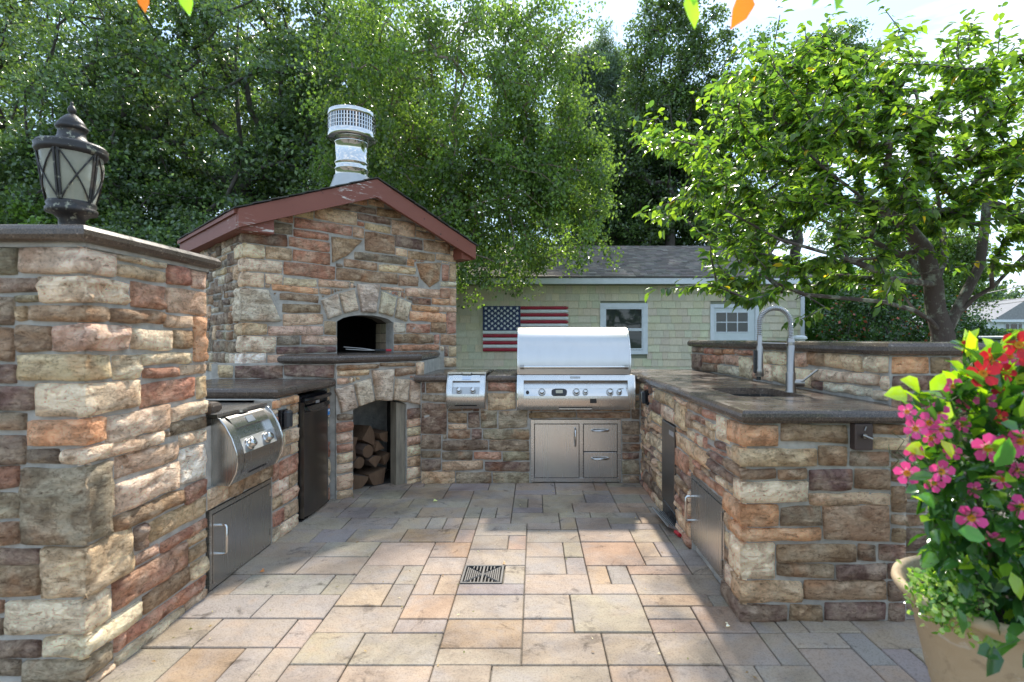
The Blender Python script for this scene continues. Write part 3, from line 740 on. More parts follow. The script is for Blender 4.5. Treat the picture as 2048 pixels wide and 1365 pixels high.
def polystone(fr, P_, t, amp, tint, name='stone', gap=.006, par=None, K=26):
    """a stone with a free outline: rings from the outline to the middle"""
    n = len(P_); cx = sum(p[0] for p in P_) / n; cy = sum(p[1] for p in P_) / n
    # resample outline
    per = []
    for i in range(n):
        a, b_ = P_[i], P_[(i + 1) % n]
        for k in range(max(1, K // n)): f = k / max(1, K // n); per.append((a[0] + (b_[0] - a[0]) * f, a[1] + (b_[1] - a[1]) * f))
    sd_ = nv(random.uniform(0, 500)); vs = []; m_ = len(per)
    for ri, (sc, d) in enumerate(((1, -.012), (.97, t * .7), (.90, t), (.62, t), (.30, t))):
        for p in per:
            dx, dy = p[0] - cx, p[1] - cy; L_ = math.hypot(dx, dy); g = gap if ri == 0 else gap + (1 - sc) * 0
            k = sc * max(.3, (L_ - g) / L_)
            s_, z_ = cx + dx * k, cy + dy * k; w_ = noise.noise(Vector((s_ * 12, z_ * 12, 0)) + sd_) * .004
            dd = d + (fbm(Vector((s_ * 10, z_ * 16, 0)) + sd_, 3) * amp if ri else 0)
            vs.append(fr.pt(s_ + w_, z_ + w_, dd))
    vs.append(fr.pt(cx, cy, t + fbm(sd_, 3) * amp))
    fs = [(r * m_ + i, r * m_ + (i + 1) % m_, (r + 1) * m_ + (i + 1) % m_, (r + 1) * m_ + i) for r in range(4) for i in range(m_)]
    fs += [(4 * m_ + i, 4 * m_ + (i + 1) % m_, 5 * m_) for i in range(m_)]
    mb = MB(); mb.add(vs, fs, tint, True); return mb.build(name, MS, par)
for q in bigq: polystone(frO, q, .022, .010, jit(PAL['B']), par=ov)
for q in vq: polystone(frO, q, .034, .004, jit((.52, .46, .38), .06), 'arch_stone', par=ov)
# left flank
wL = Wall(frOS, -OD, -.02, .93, 2.14, [])
hold = [r for r, c, q in wO.st if q]
wL.g[:, -20:] = -1
wL.rows('DDDBSGMK', .05, .11, .08, .22); wL.grow(6); wL.emit(ov, fine=.06)
# quoin side of the big rough corner stone
z_lo, z_hi = ovalL[0][1], ovalL[4][1]
mb = MB(); sR = ovalL[1][0]
slab(mb, frO, [(-.04, z_lo), (sR, z_lo), (sR * .62, z_hi), (-.04, z_hi)], .04, .030, 3.3, PAL['G'], [0, 1], None, .03)
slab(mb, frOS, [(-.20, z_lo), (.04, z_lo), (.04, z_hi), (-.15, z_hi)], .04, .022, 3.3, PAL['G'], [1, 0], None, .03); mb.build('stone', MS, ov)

# oven chamber: firebrick tunnel and dark dome
mb = MB(); mb.M = M45; mb.box(O0 - .25, O1 + .25, -1.15, -.141, OSZ - .05, OSZ - .012); mb.build('hearth', m_plain('hearth_brick', (.16, .12, .09), .9, var=.3, sc=9), ov)
mb = MB(); mb.M = M45
mb.box(O0 - .26, O0 - .25, -1.15, -.35, OSZ - .02, 1.62); mb.box(O1 + .25, O1 + .26, -1.15, -.35, OSZ - .02, 1.62)
mb.box(O0 - .26, O1 + .26, -1.16, -1.15, OSZ - .02, 1.62); mb.box(O0 - .26, O1 + .26, -1.16, -.14, 1.62, 1.64)
mb.box(O0 - .26, O0 - .02, -.35, -.34, OSZ - .02, 1.62); mb.box(O1 + .02, O1 + .26, -.35, -.34, OSZ - .02, 1.62)
mb.build('chamber', M_BLKM, ov)
for sgn, s0 in ((0, O0), (1, O1)):
    for lay in range(3):
        for j in range(2):
            mb = MB(); mb.M = M45
            z_ = OSZ - .008 + lay * .094; y_ = -.142 - j * .098
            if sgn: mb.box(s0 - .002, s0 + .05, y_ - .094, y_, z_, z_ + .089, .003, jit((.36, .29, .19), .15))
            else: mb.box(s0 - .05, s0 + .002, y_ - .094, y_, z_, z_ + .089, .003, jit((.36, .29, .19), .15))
            mb.build('firebrick', M_FIREB, ov)
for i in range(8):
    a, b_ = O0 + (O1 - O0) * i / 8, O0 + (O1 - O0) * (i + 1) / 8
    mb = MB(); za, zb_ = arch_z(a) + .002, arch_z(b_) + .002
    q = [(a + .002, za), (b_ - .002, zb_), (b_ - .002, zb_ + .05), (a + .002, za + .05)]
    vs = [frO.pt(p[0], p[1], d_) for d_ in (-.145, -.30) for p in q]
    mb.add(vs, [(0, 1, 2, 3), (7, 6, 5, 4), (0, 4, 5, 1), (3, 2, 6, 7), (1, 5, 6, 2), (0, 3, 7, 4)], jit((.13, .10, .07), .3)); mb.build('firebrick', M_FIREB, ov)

# ---- roof timber
def rakeboard(side):
    s_e = -OH if side < 0 else OW + OH; mb = MB()
    ztop = lambda s: roofz(s) - .012
    s_m = OW / 2; H_ = .148
    poly = [(s_e, ztop(s_e) - H_ * .93), (s_m, ztop(s_m) - H_ - .01), (s_m, ztop(s_m)), (s_e, ztop(s_e))]
    if side > 0: poly = poly[::-1]
    mb.prism(poly, P1, U45, (0, 0, 1), N45, .165, .20)
    return mb.build('fascia_board', M_RED, ov)
rakeboard(-1); rakeboard(1)
for side in (-1, 1):
    mb = MB(); mb.M = M45
    s_e = -OH if side < 0 else OW + OH; zt_ = roofz(s_e) - .014
    if side < 0: mb.box(s_e - .003, s_e + .028, -OD - .18, .164, zt_ - .138, zt_)
    else: mb.box(s_e - .028, s_e + .003, -OD - .18, .164, zt_ - .138, zt_)
    mb.build('eave_board', M_RED, ov)
    mb = MB(); mb.M = M45       # soffit and boxed return
    if side < 0: mb.box(s_e + .03, .16, .012, .160, zt_ - .143, zt_ - .035)
    else: mb.box(OW - .05, s_e - .03, .012, .160, zt_ - .143, zt_ - .035)
    mb.build('eave_return', M_RED, ov)
    mb = MB(); mb.M = M45
    if side < 0: mb.box(s_e + .03, 0, -OD - .18, .011, zt_ - .136, zt_ - .12)
    else: mb.box(OW, s_e - .03, -OD - .18, .011, zt_ - .136, zt_ - .12)
    mb.build('soffit', M_RED, ov)
M_SHG = m_tint('asphalt_shingle', .95, bmp=.004, sc=120)
for side in (-1, 1):
    mb = MB(); s_e = -OH - .02 if side < 0 else OW + OH + .02
    poly = [(s_e, roofz(s_e) - .035), (OW / 2, PKZ - .035), (OW / 2, PKZ - .004), (s_e, roofz(s_e) - .004)]
    if side > 0: poly = poly[::-1]
    mb.prism(poly, P1, U45, (0, 0, 1), N45, .164, -OD - .2); mb.build('roof_deck', M_RED, ov)
    mb = MB(); nC = 9; L_ = (OW / 2 + OH + .03)
    for i in range(nC):
        for j in range(9):
            d0 = .215 + random.uniform(-.004, .006) - j * .2; d1 = d0 - .2
            if j > 0: d0 = .215 - j * .2; 
            d1 = max(-OD - .22, d1)
            if d0 <= d1: continue
            a = OW / 2 + side * L_ * (i + 1) / nC * 1.0; b_ = OW / 2 + side * L_ * i / nC
            za, zb_ = roofz(a), roofz(b_); w_ = random.uniform(-.003, .003)
            tt = .010
            q = [frO.pt(a + side * w_, za + tt + w_, d0), frO.pt(b_, zb_ + .004, d0), frO.pt(b_, zb_ + .004, d1), frO.pt(a + side * w_, za + tt, d1)]
            q2 = [p - Vector((0, 0, .009)) for p in q]
            mb.add(q + q2, [(0, 1, 2, 3), (7, 6, 5, 4), (0, 4, 5, 1), (3, 2, 6, 7), (1, 5, 6, 2), (0, 3, 7, 4)], jit((.075, .07, .06), .3))
    mb.build('roof_shingles', M_SHG, ov, kind='stuff')
# ---- flue
FX, FY = -1.722, 4.985
fl = ov
M_GALV = m_plain('galvanised_sheet', (.42, .42, .41), .42, .9, var=.1, sc=6)
mb = MB(); mb.lathe([(.215, 2.58), (.165, 2.715), (.160, 2.74)], (FX, FY, 0), 36, cap=False); mb.build('flue_flashing', M_GALV, ov)
mb = MB(); prof = [(.152, 2.72)]
for zz in (2.80, 2.86, 3.05): prof += [(.152, zz - .012), (.159, zz - .006), (.159, zz + .006), (.152, zz + .012)]
prof += [(.154, 3.080), (.152, 3.120)]
mb.lathe(prof, (FX, FY, 0), 48, cap=False)
pipe = mb.build('flue_pipe', M_CHR, ov)
mb = MB(); mb.lathe([(.150, 3.085), (.212, 3.085), (.219, 3.092), (.219, 3.148), (.216, 3.150), (.210, 3.150), (.210, 3.092), (.16, 3.092)], (FX, FY, 0), 48, cap=False); mb.build('cap_pan', M_CHR, pipe)
mb = MB(); mb.lathe([(.214, 3.280), (.219, 3.282), (.219, 3.328), (.212, 3.334), (.10, 3.350), (.001, 3.355)], (FX, FY, 0), 48, cap=False); mb.build('cap_lid', M_CHR, pipe)
mb = MB(); mb.lathe([(.13, 3.120), (.13, 3.320)], (FX, FY, 0), 24, cap=False); mb.build('inner_pipe', m_plain('sooty_steel', (.12, .115, .11), .4, .8), pipe)
mb = MB(); nb = 52
for i in range(nb):
    a = 2 * math.pi * i / nb; a2 = a + .052
    vs = [(FX + r_ * math.cos(x), FY + r_ * math.sin(x), z_) for z_ in (3.145, 3.285) for r_ in (.2135, .2165) for x in (a, a2)]
    mb.add(vs, [(0, 1, 5, 4), (2, 6, 7, 3), (0, 2, 3, 1), (4, 5, 7, 6), (0, 4, 6, 2), (1, 3, 7, 5)])
for zz in (3.175, 3.210, 3.245): mb.lathe([(.2137, zz), (.2167, zz), (.2167, zz + .010), (.2137, zz + .010)], (FX, FY, 0), 52, cap=False)
mb.build('spark_screen', M_CHR, pipe)

# ---- lower base: straight wing then diagonal face with the wood store
CB = -5.50
def diag(px):                      # point on the lower diagonal at a pixel column
    k = (px - VX) / FPX; Y = CB / (k - 1); return Vector((k * Y, Y, 0))
A_, D_ = diag(672), diag(848)
frD = Frame(A_, U45, N45); DWd = (D_ - A_).dot(U45)
wy = A_.y
B0, B1 = frD.un(706, 900)[0], frD.un(813, 900)[0]; BSP = .675; BTOP = .755
def archl(s): k = (s - (B0 + B1) / 2) / ((B1 - B0) / 2); return BSP + (BTOP - BSP) * (1 - k * k)
mb = MB()
LT = 1.035
strip(frD, 0, B0, 0, LT, 0, LT, -.12, 0)
for i in range(8):
    a, b_ = B0 + (B1 - B0) * i / 8, B0 + (B1 - B0) * (i + 1) / 8
    strip(frD, a, b_, archl(a), LT, archl(b_), LT, -.12, 0)
strip(frD, B1, DWd, 0, LT, 0, LT, -.12, 0)
mb.box(-2.45, A_.x - .015, A_.y + .015, A_.y + .12, 0, LT)     # straight wing behind the left counter
mb.box(D_.x - .1, D_.x, D_.y, 5.3, 0, LT)
# the ledge behind the mantle
c1, c2 = P1 - U45 * .05, P1 + U45 * OW
mb.add([(A_.x - .4, A_.y + .01, 1.034), (A_.x, A_.y, 1.034), (D_.x, D_.y, 1.034), (D_.x, 5.5, 1.034), (-1.5, 4.9, 1.034), (-2.3, 4.1, 1.034)], [(0, 1, 2, 3, 4, 5)])
mb.build('base_core', M_MORT, ov)
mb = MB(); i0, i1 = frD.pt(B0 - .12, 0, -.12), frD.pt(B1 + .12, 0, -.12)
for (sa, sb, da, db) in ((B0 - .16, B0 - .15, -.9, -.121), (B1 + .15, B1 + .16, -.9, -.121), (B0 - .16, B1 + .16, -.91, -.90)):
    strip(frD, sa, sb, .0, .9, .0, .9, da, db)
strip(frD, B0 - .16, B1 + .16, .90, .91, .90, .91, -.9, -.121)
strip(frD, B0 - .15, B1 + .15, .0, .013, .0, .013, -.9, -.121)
mb.build('wood_store', m_plain('dark_masonry', (.045, .038, .032), .95, var=.4, bmp=.01), ov)  # whole recess lining in one very dark masonry tone
wD = Wall(frD, 0, DWd, 0, 1.03, [])
VL = [((681, 828), (715, 816), (704, 768), (668, 777)), ((717, 815), (749, 803), (739, 755), (706, 767)), ((750, 803), (783, 803), (787, 737), (741, 740)),
      ((784, 802), (813, 806), (817, 758), (790, 755)), ((815, 806), (841, 812), (849, 769), (819, 758))]
vl = [quadpoly(frD, q) for q in VL]
wD = Wall(frD, 0, DWd, 0, 1.03, [(B0, B1, 0, BSP), lambda X, Y: (X > B0) & (X < B1) & (Y < BTOP)] + [inpoly(q) for q in vl])
def zd(x, y): return 400 + x / 3.4125, 700 + y / 3.4125
TD = """935,420,1040,480,D 940,488,1045,555,R 935,565,1045,630,V 940,635,1050,690,R 940,700,1045,765,T 945,770,1045,835,T 935,840,1045,945,S 935,950,1045,1020,S
935,90,1220,130,B 1225,85,1455,125,B 940,140,1160,180,S 1320,130,1460,180,B 1475,80,1550,165,S 930,185,1000,230,V 1410,385,1510,465,P 1415,470,1510,520,V 1410,525,1510,580,T
1410,590,1510,640,V 1415,645,1505,715,T 1415,725,1510,785,S 1420,790,1520,860,T 1420,865,1520,930,S"""
for x in TD.split():
    a, b_, c, d_, e = x.split(','); a0, zt_ = frD.un(*zd(float(a), float(b_))); a1, zb_ = frD.un(*zd(float(c), float(d_)))
    if float(c) < 1060 and float(b_) > 400: a0, a1 = 0, B0
    if float(a) > 1400 and float(b_) > 380: a0, a1 = B1, DWd
    wD.put(a0, a1, zb_, zt_, e)
wD.grow(8); wD.fill('SBVT', minc=5); wD.emit(ov, thick=(.018, .034))
for q in vl: polystone(frD, q, .036, .004, jit((.52, .45, .36), .06), 'arch_stone', par=ov)
frW = Frame((A_.x - .9, A_.y + .015, 0), (1, 0, 0), (0, -1, 0))
wW = Wall(frW, 0, .885, .925, 1.03); 
for a, b_, c in ((0, .12, 'S'), (.12, .50, 'P'), (.50, .885, 'P')): wW.put(a, b_, .925, 1.03, c)
wW.emit(ov)
# timber post in the store mouth
mb = MB(); strip(frD, B1 - .085, B1 - .004, .012, archl(B1 - .05) - .006, .012, archl(B1 - .02) - .01, -.11, -.02)
mb.build('timber_post', m_plain('grey_timber', (.24, .205, .15), .85, var=.35, sc=5, bmp=.006, bsc=18, stretch=(6, 6, .8)), ov)
# mantle shelf
mb = MB(); e = .035
aL = frW.pt(0, 0, 0)
K1 = Vector((A_.x - .012, A_.y - e, 0)); K2 = D_ + N45 * e + Vector((-.03, -.03, 0))
mb_pts = [(-1.93, K1.y), (K1.x + .01, K1.y), (K2.x, K2.y), (K2.x, 5.36), (-1.28, 5.0), (-2.0, 4.28)]
bullnose(mb, mb_pts, 1.040, 1.098); mb.build('mantle_shelf', MG, ov)

# firewood in the store
M_BARK = m_bark('log_bark', (.085, .055, .04), (.2, .17, .13), 16, .3)
m, t, b, o = nodes('split_wood'); v = coords(t, (1, 1, 1)); n = tnoise(t, coords(t, (40, 40, 6)), 1, 4, .6)
t.links.new(mixc(t, (.085, .045, .026), (.20, .115, .06), n), b.inputs['Base Color']); b.inputs['Roughness'].default_value = .85; bump(t, b, n, .006); M_SPLIT = m
logs = [(.10, .08, 0, .085, 'wide bark covered log lying at the bottom left of the wood store'), (.31, .085, 1, .10, 'big wedge of split wood at the bottom right of the wood store'),
        (.045, .20, 1, .055, 'reddish split piece against the left jamb'), (.13, .235, 2, .05, 'small round log above the bark covered one'), (.27, .22, 0, .055, 'grey log lying over the big wedge'),
        (.37, .235, 1, .045, 'small split log beside the timber post, low down'), (.07, .325, 1, .062, 'split log resting at the left, third layer'), (.20, .325, 2, .055, 'darker round log in the middle of the stack'),
        (.32, .34, 1, .055, 'split log under the top right one'), (.22, .445, 1, .075, 'largest light faced split log on top of the stack'), (.36, .44, 1, .05, 'narrow split log at the top right by the post'),
        (.08, .43, 0, .055, 'long round log at the top left of the stack')]
for k, (s_, z_, kd, r_, lb) in enumerate(logs):
    z_ *= .93
    bse = frD.pt(B0 + s_, z_, -.14 - random.uniform(0, .05)); dr = (-N45 + U45 * random.uniform(-.25, .12) + Vector((0, 0, random.uniform(-.05, .05)))).normalized()
    lg = empty('firewood_log', bse, lb, 'log', 'logs stacked in the wood store')
    n_ = 9; sd_ = random.uniform(0, 99); a1_ = dr.cross(Vector((0, 0, 1))).normalized(); a2_ = a1_.cross(dr)
    prof = []
    for j in range(n_):
        th = 2 * math.pi * j / n_ + k; rr = r_ * (1 + .18 * noise.noise(Vector((math.cos(th), math.sin(th), sd_))))
        prof.append((rr * math.cos(th), rr * math.sin(th)))
    if kd != 2:          # split wedge: a pie slice of a thick log
        a0 = random.uniform(0, 6.28); sp = random.uniform(.45, .75); R_ = r_ * 1.75
        prof = [(-R_ * .5, 0)] + [(R_ * math.cos(sp * (2 * j_ / (n_ - 2) - 1)) - R_ * .5, R_ * math.sin(sp * (2 * j_ / (n_ - 2) - 1)) * 1.05) for j_ in range(n_ - 1)]
        prof = [(p_[0] * math.cos(a0) - p_[1] * math.sin(a0), p_[0] * math.sin(a0) + p_[1] * math.cos(a0)) for p_ in prof]
    mb = MB(); rings = []
    for i in range(5):
        f = i / 4
        rings += [bse + dr * (f * .42) + a1_ * p[0] * (1 + .08 * noise.noise(Vector((f * 3, j_, sd_)))) + a2_ * p[1] for j_, p in enumerate(prof)]
    mb.add(rings, [(i * n_ + j, i * n_ + (j + 1) % n_, (i + 1) * n_ + (j + 1) % n_, (i + 1) * n_ + j) for i in range(4) for j in range(n_)])
    mb.build('bark', M_BARK if kd != 1 else M_SPLIT, lg)
    mb = MB(); mb.add(rings[:n_] + [bse - dr * .004], [(j, (j + 1) % n_, n_) for j in range(n_)]); mb.build('cut_end', M_SPLIT, lg)
# tongs on the hearth
tg = empty('grill_tongs', frO.pt(.98, OSZ, -.05), 'metal tongs with red and black grips lying in the oven mouth', 'tongs')
mb = MB(); mb.tube([frO.pt(.86, OSZ + .03, -.10), frO.pt(1.0, OSZ + .02, -.04), frO.pt(1.10, OSZ + .018, -.02)], .006, 6); mb.tube([frO.pt(.85, OSZ + .05, -.12), frO.pt(1.0, OSZ + .035, -.06), frO.pt(1.10, OSZ + .018, -.02)], .006, 6); mb.build('arm', M_NICK, tg)
mb = MB(); mb.tube([frO.pt(1.10, OSZ + .018, -.02), frO.pt(1.20, OSZ + .016, 0)], .012, 8); mb.build('grip', m_plain('black_rubber', (.02, .02, .02), .6), tg)
mb = MB(); mb.tube([frO.pt(1.20, OSZ + .016, 0), frO.pt(1.25, OSZ + .016, .01)], .013, 8); mb.build('grip', m_plain('red_rubber', (.45, .02, .03), .4), tg)
# ================================================================== left counter run
LW = -1.56                                    # wall face
lc = empty('left_counter', (-1.9, 3.3, 0), 'left stone counter with brown granite top between the pillar and the oven', 'counter')
frL = Frame((LW, 0, 0), (0, 1, 0), (1, 0, 0))   # s = world y
mb = MB()
mb.box(-2.4, LW, 3.13, 3.482, 0, .86); mb.box(-2.4, LW, 3.972, A_.y + .01, 0, .86)
mb.box(-2.4, LW, 2.515, 3.13, .405, .505); mb.box(-2.4, LW - .02, 2.515, 3.13, .505, .80); mb.box(-2.4, LW - .03, 2.515, 3.13, 0, .41)
mb.box(-2.4, LW - .4, 3.48, 3.965, 0, .86)
mb.box(-2.45, LW - .1, 3.13, 3.20, .80, .862)
mb.build('masonry_core', M_MORT, lc)
w = Wall(frL, 3.14, 3.475, 0, .86, [(3.20, 3.32, .655, .80)])
zz = 0
for h_, c1_, c2_ in ((.09, 'T', 'T'), (.10, 'R', 'S'), (.085, 'S', 'V'), (.09, 'T', 'S'), (.12, 'R', 'R'), (.07, 'S', 'T'), (.10, 'T', 'S'), (.08, 'R', 'T'), (.07, 'S', 'B'), (.06, 'O', 'O')):
    k_ = random.uniform(3.22, 3.40); w.put(3.14, k_, zz, zz + h_, c1_); w.put(k_, 3.475, zz, zz + h_, c2_); zz += h_
w.grow(6); w.fill('STR', minc=5); w.emit(lc, fine=.035)
w = Wall(frL, 3.97, A_.y, 0, .86); w.rows('TSVTR', .07, .14, .1, .2); w.emit(lc)
w = Wall(frL, 2.515, 3.14, .405, .508); w.rows('SBTS', .09, .11, .12, .3); w.emit(lc)
mb = MB(); bullnose(mb, [(-2.45, 3.19), (-1.545, 3.19), (-1.498, 4.095), (-1.60, 4.11), (-2.45, 4.11)], .862, .922); mb.build('countertop', MG, lc)
mb = MB(); bullnose(mb, [(-2.3, 2.50), (-1.525, 2.50), (-1.525, 2.585), (-2.3, 2.585)], .862, .922); mb.build('countertop', MG, lc)
mb = MB(); mb.box(-2.4, LW - .03, 2.515, 3.185, .795, .80); mb.build('burner_ledge', m_plain('dark_board', (.04, .035, .03), .8), lc)

# ---- helper for control-panel appliances with a curved apron
def side_burner(name, fr, s0, s1, zb_, zt_, out, label):
    """fr: s along the wall, d out of the wall. body curves from top edge out and back to the bottom"""
    g = empty(name, fr.pt((s0 + s1) / 2, zb_, 0), label, 'side burner')
    H_ = zt_ - zb_
    prof = [(0.0, zt_), (.018, zt_ - .002), (out * .45, zt_ - H_ * .12), (out * .75, zt_ - H_ * .30), (out * .97, zt_ - H_ * .52), (out, zt_ - H_ * .66), (out * .93, zt_ - H_ * .80), (out * .74, zt_ - H_ * .93), (out * .60, zb_)]
    # curve points at finer steps
    pr = []
    for i in range(len(prof) - 1):
        for k in range(3): f = k / 3; pr.append((prof[i][0] * (1 - f) + prof[i + 1][0] * f, prof[i][1] * (1 - f) + prof[i + 1][1] * f))
    pr.append(prof[-1])
    def dz(z): 
        for (a, b_) in zip(pr, pr[1:]):
            if b_[1] <= z <= a[1]: f = (a[1] - z) / max(1e-6, a[1] - b_[1]); return a[0] * (1 - f) + b_[0] * f
        return pr[-1][0]
    w_ = s1 - s0; r0, r1 = s0 + w_ * .14, s1 - w_ * .14; rz0, rz1 = zt_ - H_ * .56, zt_ - H_ * .18
    mb = MB()
    def quad(sa, sb, za, zb2, sm=True):
        n_ = 8; vs = []
        for i in range(n_ + 1):
            z = za + (zb2 - za) * i / n_; d_ = dz(z); vs += [fr.pt(sa, z, d_), fr.pt(sb, z, d_)]
        mb.add(vs, [(2 * i, 2 * i + 1, 2 * i + 3, 2 * i + 2) for i in range(n_)], None, sm)
    quad(s0, r0, zb_, zt_); quad(r1, s1, zb_, zt_); quad(r0, r1, rz1, zt_); quad(r0, r1, zb_, rz0)
    for s_ in (s0, s1):
        vs = [fr.pt(s_, z, d_) for d_, z in pr] + [fr.pt(s_, zb_, 0), fr.pt(s_, zb_, -.05), fr.pt(s_, zt_, -.05)]
        mb.add(vs, [tuple(range(len(vs)))])
    vs = [fr.pt(s0, zb_, -.02), fr.pt(s1, zb_, -.02), fr.pt(s1, zb_, pr[-1][0]), fr.pt(s0, zb_, pr[-1][0])]; mb.add(vs, [(0, 1, 2, 3)])
    # trim lips along both sides
    body = mb.build('apron', M_STV, g)
    mb = MB()
    for s_ in (s0, s1): mb.tube([fr.pt(s_, z, d_ + .001) for d_, z in pr[2:]], .0045, 6)
    mb.build('edge_trim', M_CHR, g)
    # recess: sloped shiny shelf carrying the knobs, back plate above
    d_lo = dz(rz0); d_hi = dz(rz1); zs = rz0 + (rz1 - rz0) * .52; ds = d_lo * .58
    mb = MB(); mb.add([fr.pt(r0, rz0, d_lo), fr.pt(r1, rz0, d_lo), fr.pt(r1, zs, ds), fr.pt(r0, zs, ds)], [(0, 1, 2, 3)]); mb.build('knob_shelf', M_GALV, g)
    mb = MB(); mb.add([fr.pt(r0, zs, ds), fr.pt(r1, zs, ds), fr.pt(r1, rz1, ds * .55), fr.pt(r0, rz1, ds * .55)], [(0, 1, 2, 3)])
    mb.add([fr.pt(r0, rz1, ds * .55), fr.pt(r1, rz1, ds * .55), fr.pt(r1, rz1, d_hi), fr.pt(r0, rz1, d_hi)], [(0, 1, 2, 3)])
    for s_ in (r0, r1): mb.add([fr.pt(s_, rz0, d_lo), fr.pt(s_, zs, ds), fr.pt(s_, rz1, ds * .55), fr.pt(s_, rz1, d_hi), fr.pt(s_, (rz0 + rz1) / 2, dz((rz0 + rz1) / 2))], [(0, 1, 2, 3, 4)])
    mb.build('recess_panel', M_STX, g)
    nrm = (fr.pt(0, zs, ds) - fr.pt(0, rz0, d_lo)); nrm = nrm.cross(fr.u); 
    if nrm.dot(fr.n) < 0: nrm = -nrm
    nrm.normalize()
    for s_ in (r0 + (r1 - r0) * .25, r0 + (r1 - r0) * .76):
        knob(g, fr.pt(s_, rz0 * .55 + zs * .45, d_lo * .55 + ds * .45), nrm, .0245 if w_ > .4 else .0205)
    mb = MB(); zz0 = zt_ - H_ * .055; zz1 = zt_ - H_ * .145; c_ = (s0 + s1) / 2
    mb.add([fr.pt(c_ - .036, zz1, dz(zz1) + .003), fr.pt(c_ + .036, zz1, dz(zz1) + .003), fr.pt(c_ + .036, zz0, dz(zz0) + .003), fr.pt(c_ - .036, zz0, dz(zz0) + .003)], [(0, 1, 2, 3)]); mb.build('name_plate', M_PLATE, g)
    # lid
    mb = MB(); dd = .43; a = s0 - .004; b_ = s1 + .004
    poly = [(a, .012), (b_, .012), (b_, -dd), (a, -dd)]
    o_ = fr.p0
    vs = [fr.pt(p[0], z, p[1]) for z in (zt_ + .004, zt_ + .020) for p in poly]
    mb.add(vs, [(0, 1, 2, 3), (7, 6, 5, 4), (0, 4, 5, 1), (3, 2, 6, 7), (1, 5, 6, 2), (0, 3, 7, 4)]); mb.build('lid', M_STY if abs(fr.u.y) > .5 else M_STX, g)
    mb = MB(); vs = [fr.pt(p[0], z, p[1]) for z in (zt_ + .003, zt_ + .016) for p in ((c_ - .045, .013), (c_ + .045, .013), (c_ + .035, .024), (c_ - .035, .024))]
    mb.add(vs, [(0, 1, 2, 3), (7, 6, 5, 4), (0, 4, 5, 1), (3, 2, 6, 7), (1, 5, 6, 2), (0, 3, 7, 4)]); mb.build('lid_pull', M_STX, g)
    # drip rail slot at the lower edge
    z_ = zb_ + H_ * .085
    mb = MB(); vs = [fr.pt(s_, z, dz(z) + .002) for s_ in (c_ - .09, c_ + .09) for z in (z_, z_ + .008)]; mb.add(vs, [(0, 2, 3, 1)]); mb.build('slot', M_BLK, g)
    return g
M_PLATE = m_plain('name_plate_metal', (.50, .55, .62), .3, .8)
def knob(parent, p, n, r, name='knob'):
    n = Vector(n).normalized(); q = n.to_track_quat('Z', 'Y').to_matrix().to_4x4(); q.translation = p
    mb = MB(); mb.M = q
    mb.lathe([(r * 1.28, 0), (r * 1.28, .004), (r * 1.12, .008)], (0, 0, 0), 20)
    k_ = mb.build('bezel', M_CHR, None)
    mb = MB(); mb.M = q
    mb.lathe([(r * 1.0, .006), (r * 1.0, .022), (r * .93, .030), (r * .78, .034), (.001, .035)], (0, 0, 0), 20)
    kn = mb.build(name, M_CHR, parent)
    # bezel becomes a sub-part of the knob
    off = wl(parent); me = k_.data; me.transform(Matrix.Translation(-off)); k_.parent = kn
    return kn
def steel_door(fr, s0, s1, z0, z1, d, handle, label, hside=0, name='access_door'):
    """framed access door; handle: (s, z0, z1)"""
    g = empty(name, fr.pt((s0 + s1) / 2, z0, 0), label, 'cabinet door')
    f = .022; vs = []
    def fb(mb, a, b_, c, e, d0, d1):
        vs = [fr.pt(s_, z_, d_) for d_ in (d0, d1) for (s_, z_) in ((a, c), (b_, c), (b_, e), (a, e))]
        mb.add(vs, [(3, 2, 1, 0), (4, 5, 6, 7), (0, 1, 5, 4), (2, 3, 7, 6), (1, 2, 6, 5), (3, 0, 4, 7)])
    mb = MB(); fb(mb, s0, s0 + f, z0, z1, -.02, d); fb(mb, s1 - f, s1, z0, z1, -.02, d); fb(mb, s0 + f, s1 - f, z0, z0 + f, -.02, d); fb(mb, s0 + f, s1 - f, z1 - f, z1, -.02, d)
    mb.build('frame', M_STX, g)
    mb = MB(); fb(mb, s0 + f + .003, s1 - f - .003, z0 + f + .003, z1 - f - .003, -.015, d + .004); dr = mb.build('door', M_STV, g)
    hs, h0, h1 = handle
    mb = MB(); e = .042
    mb.tube([fr.pt(hs, h0, d + .004), fr.pt(hs, h0, d + e * .8), fr.pt(hs, h0 + .008, d + e), fr.pt(hs, h1 - .008, d + e), fr.pt(hs, h1, d + e * .8), fr.pt(hs, h1, d + .004)], .0075, 8); mb.build('handle', M_CHR, dr)
    for hz in (z0 + (z1 - z0) * .2, z0 + (z1 - z0) * .8):
        mb = MB(); ss = s1 - f if hside else s0 + f; mb.tube([fr.pt(ss, hz - .02, d + .004), fr.pt(ss, hz + .02, d + .004)], .005, 6); mb.build('hinge', M_NICK, dr)
    return g
side_burner('side_burner', frL, 2.585, 3.055, .505, .835, .108, 'stainless double side burner sunk low in the left counter beside the pillar')
steel_door(frL, 2.53, 3.125, .02, .40, .006, (2.60, .17, .31), 'steel cabinet door under the side burner at the left', 1)

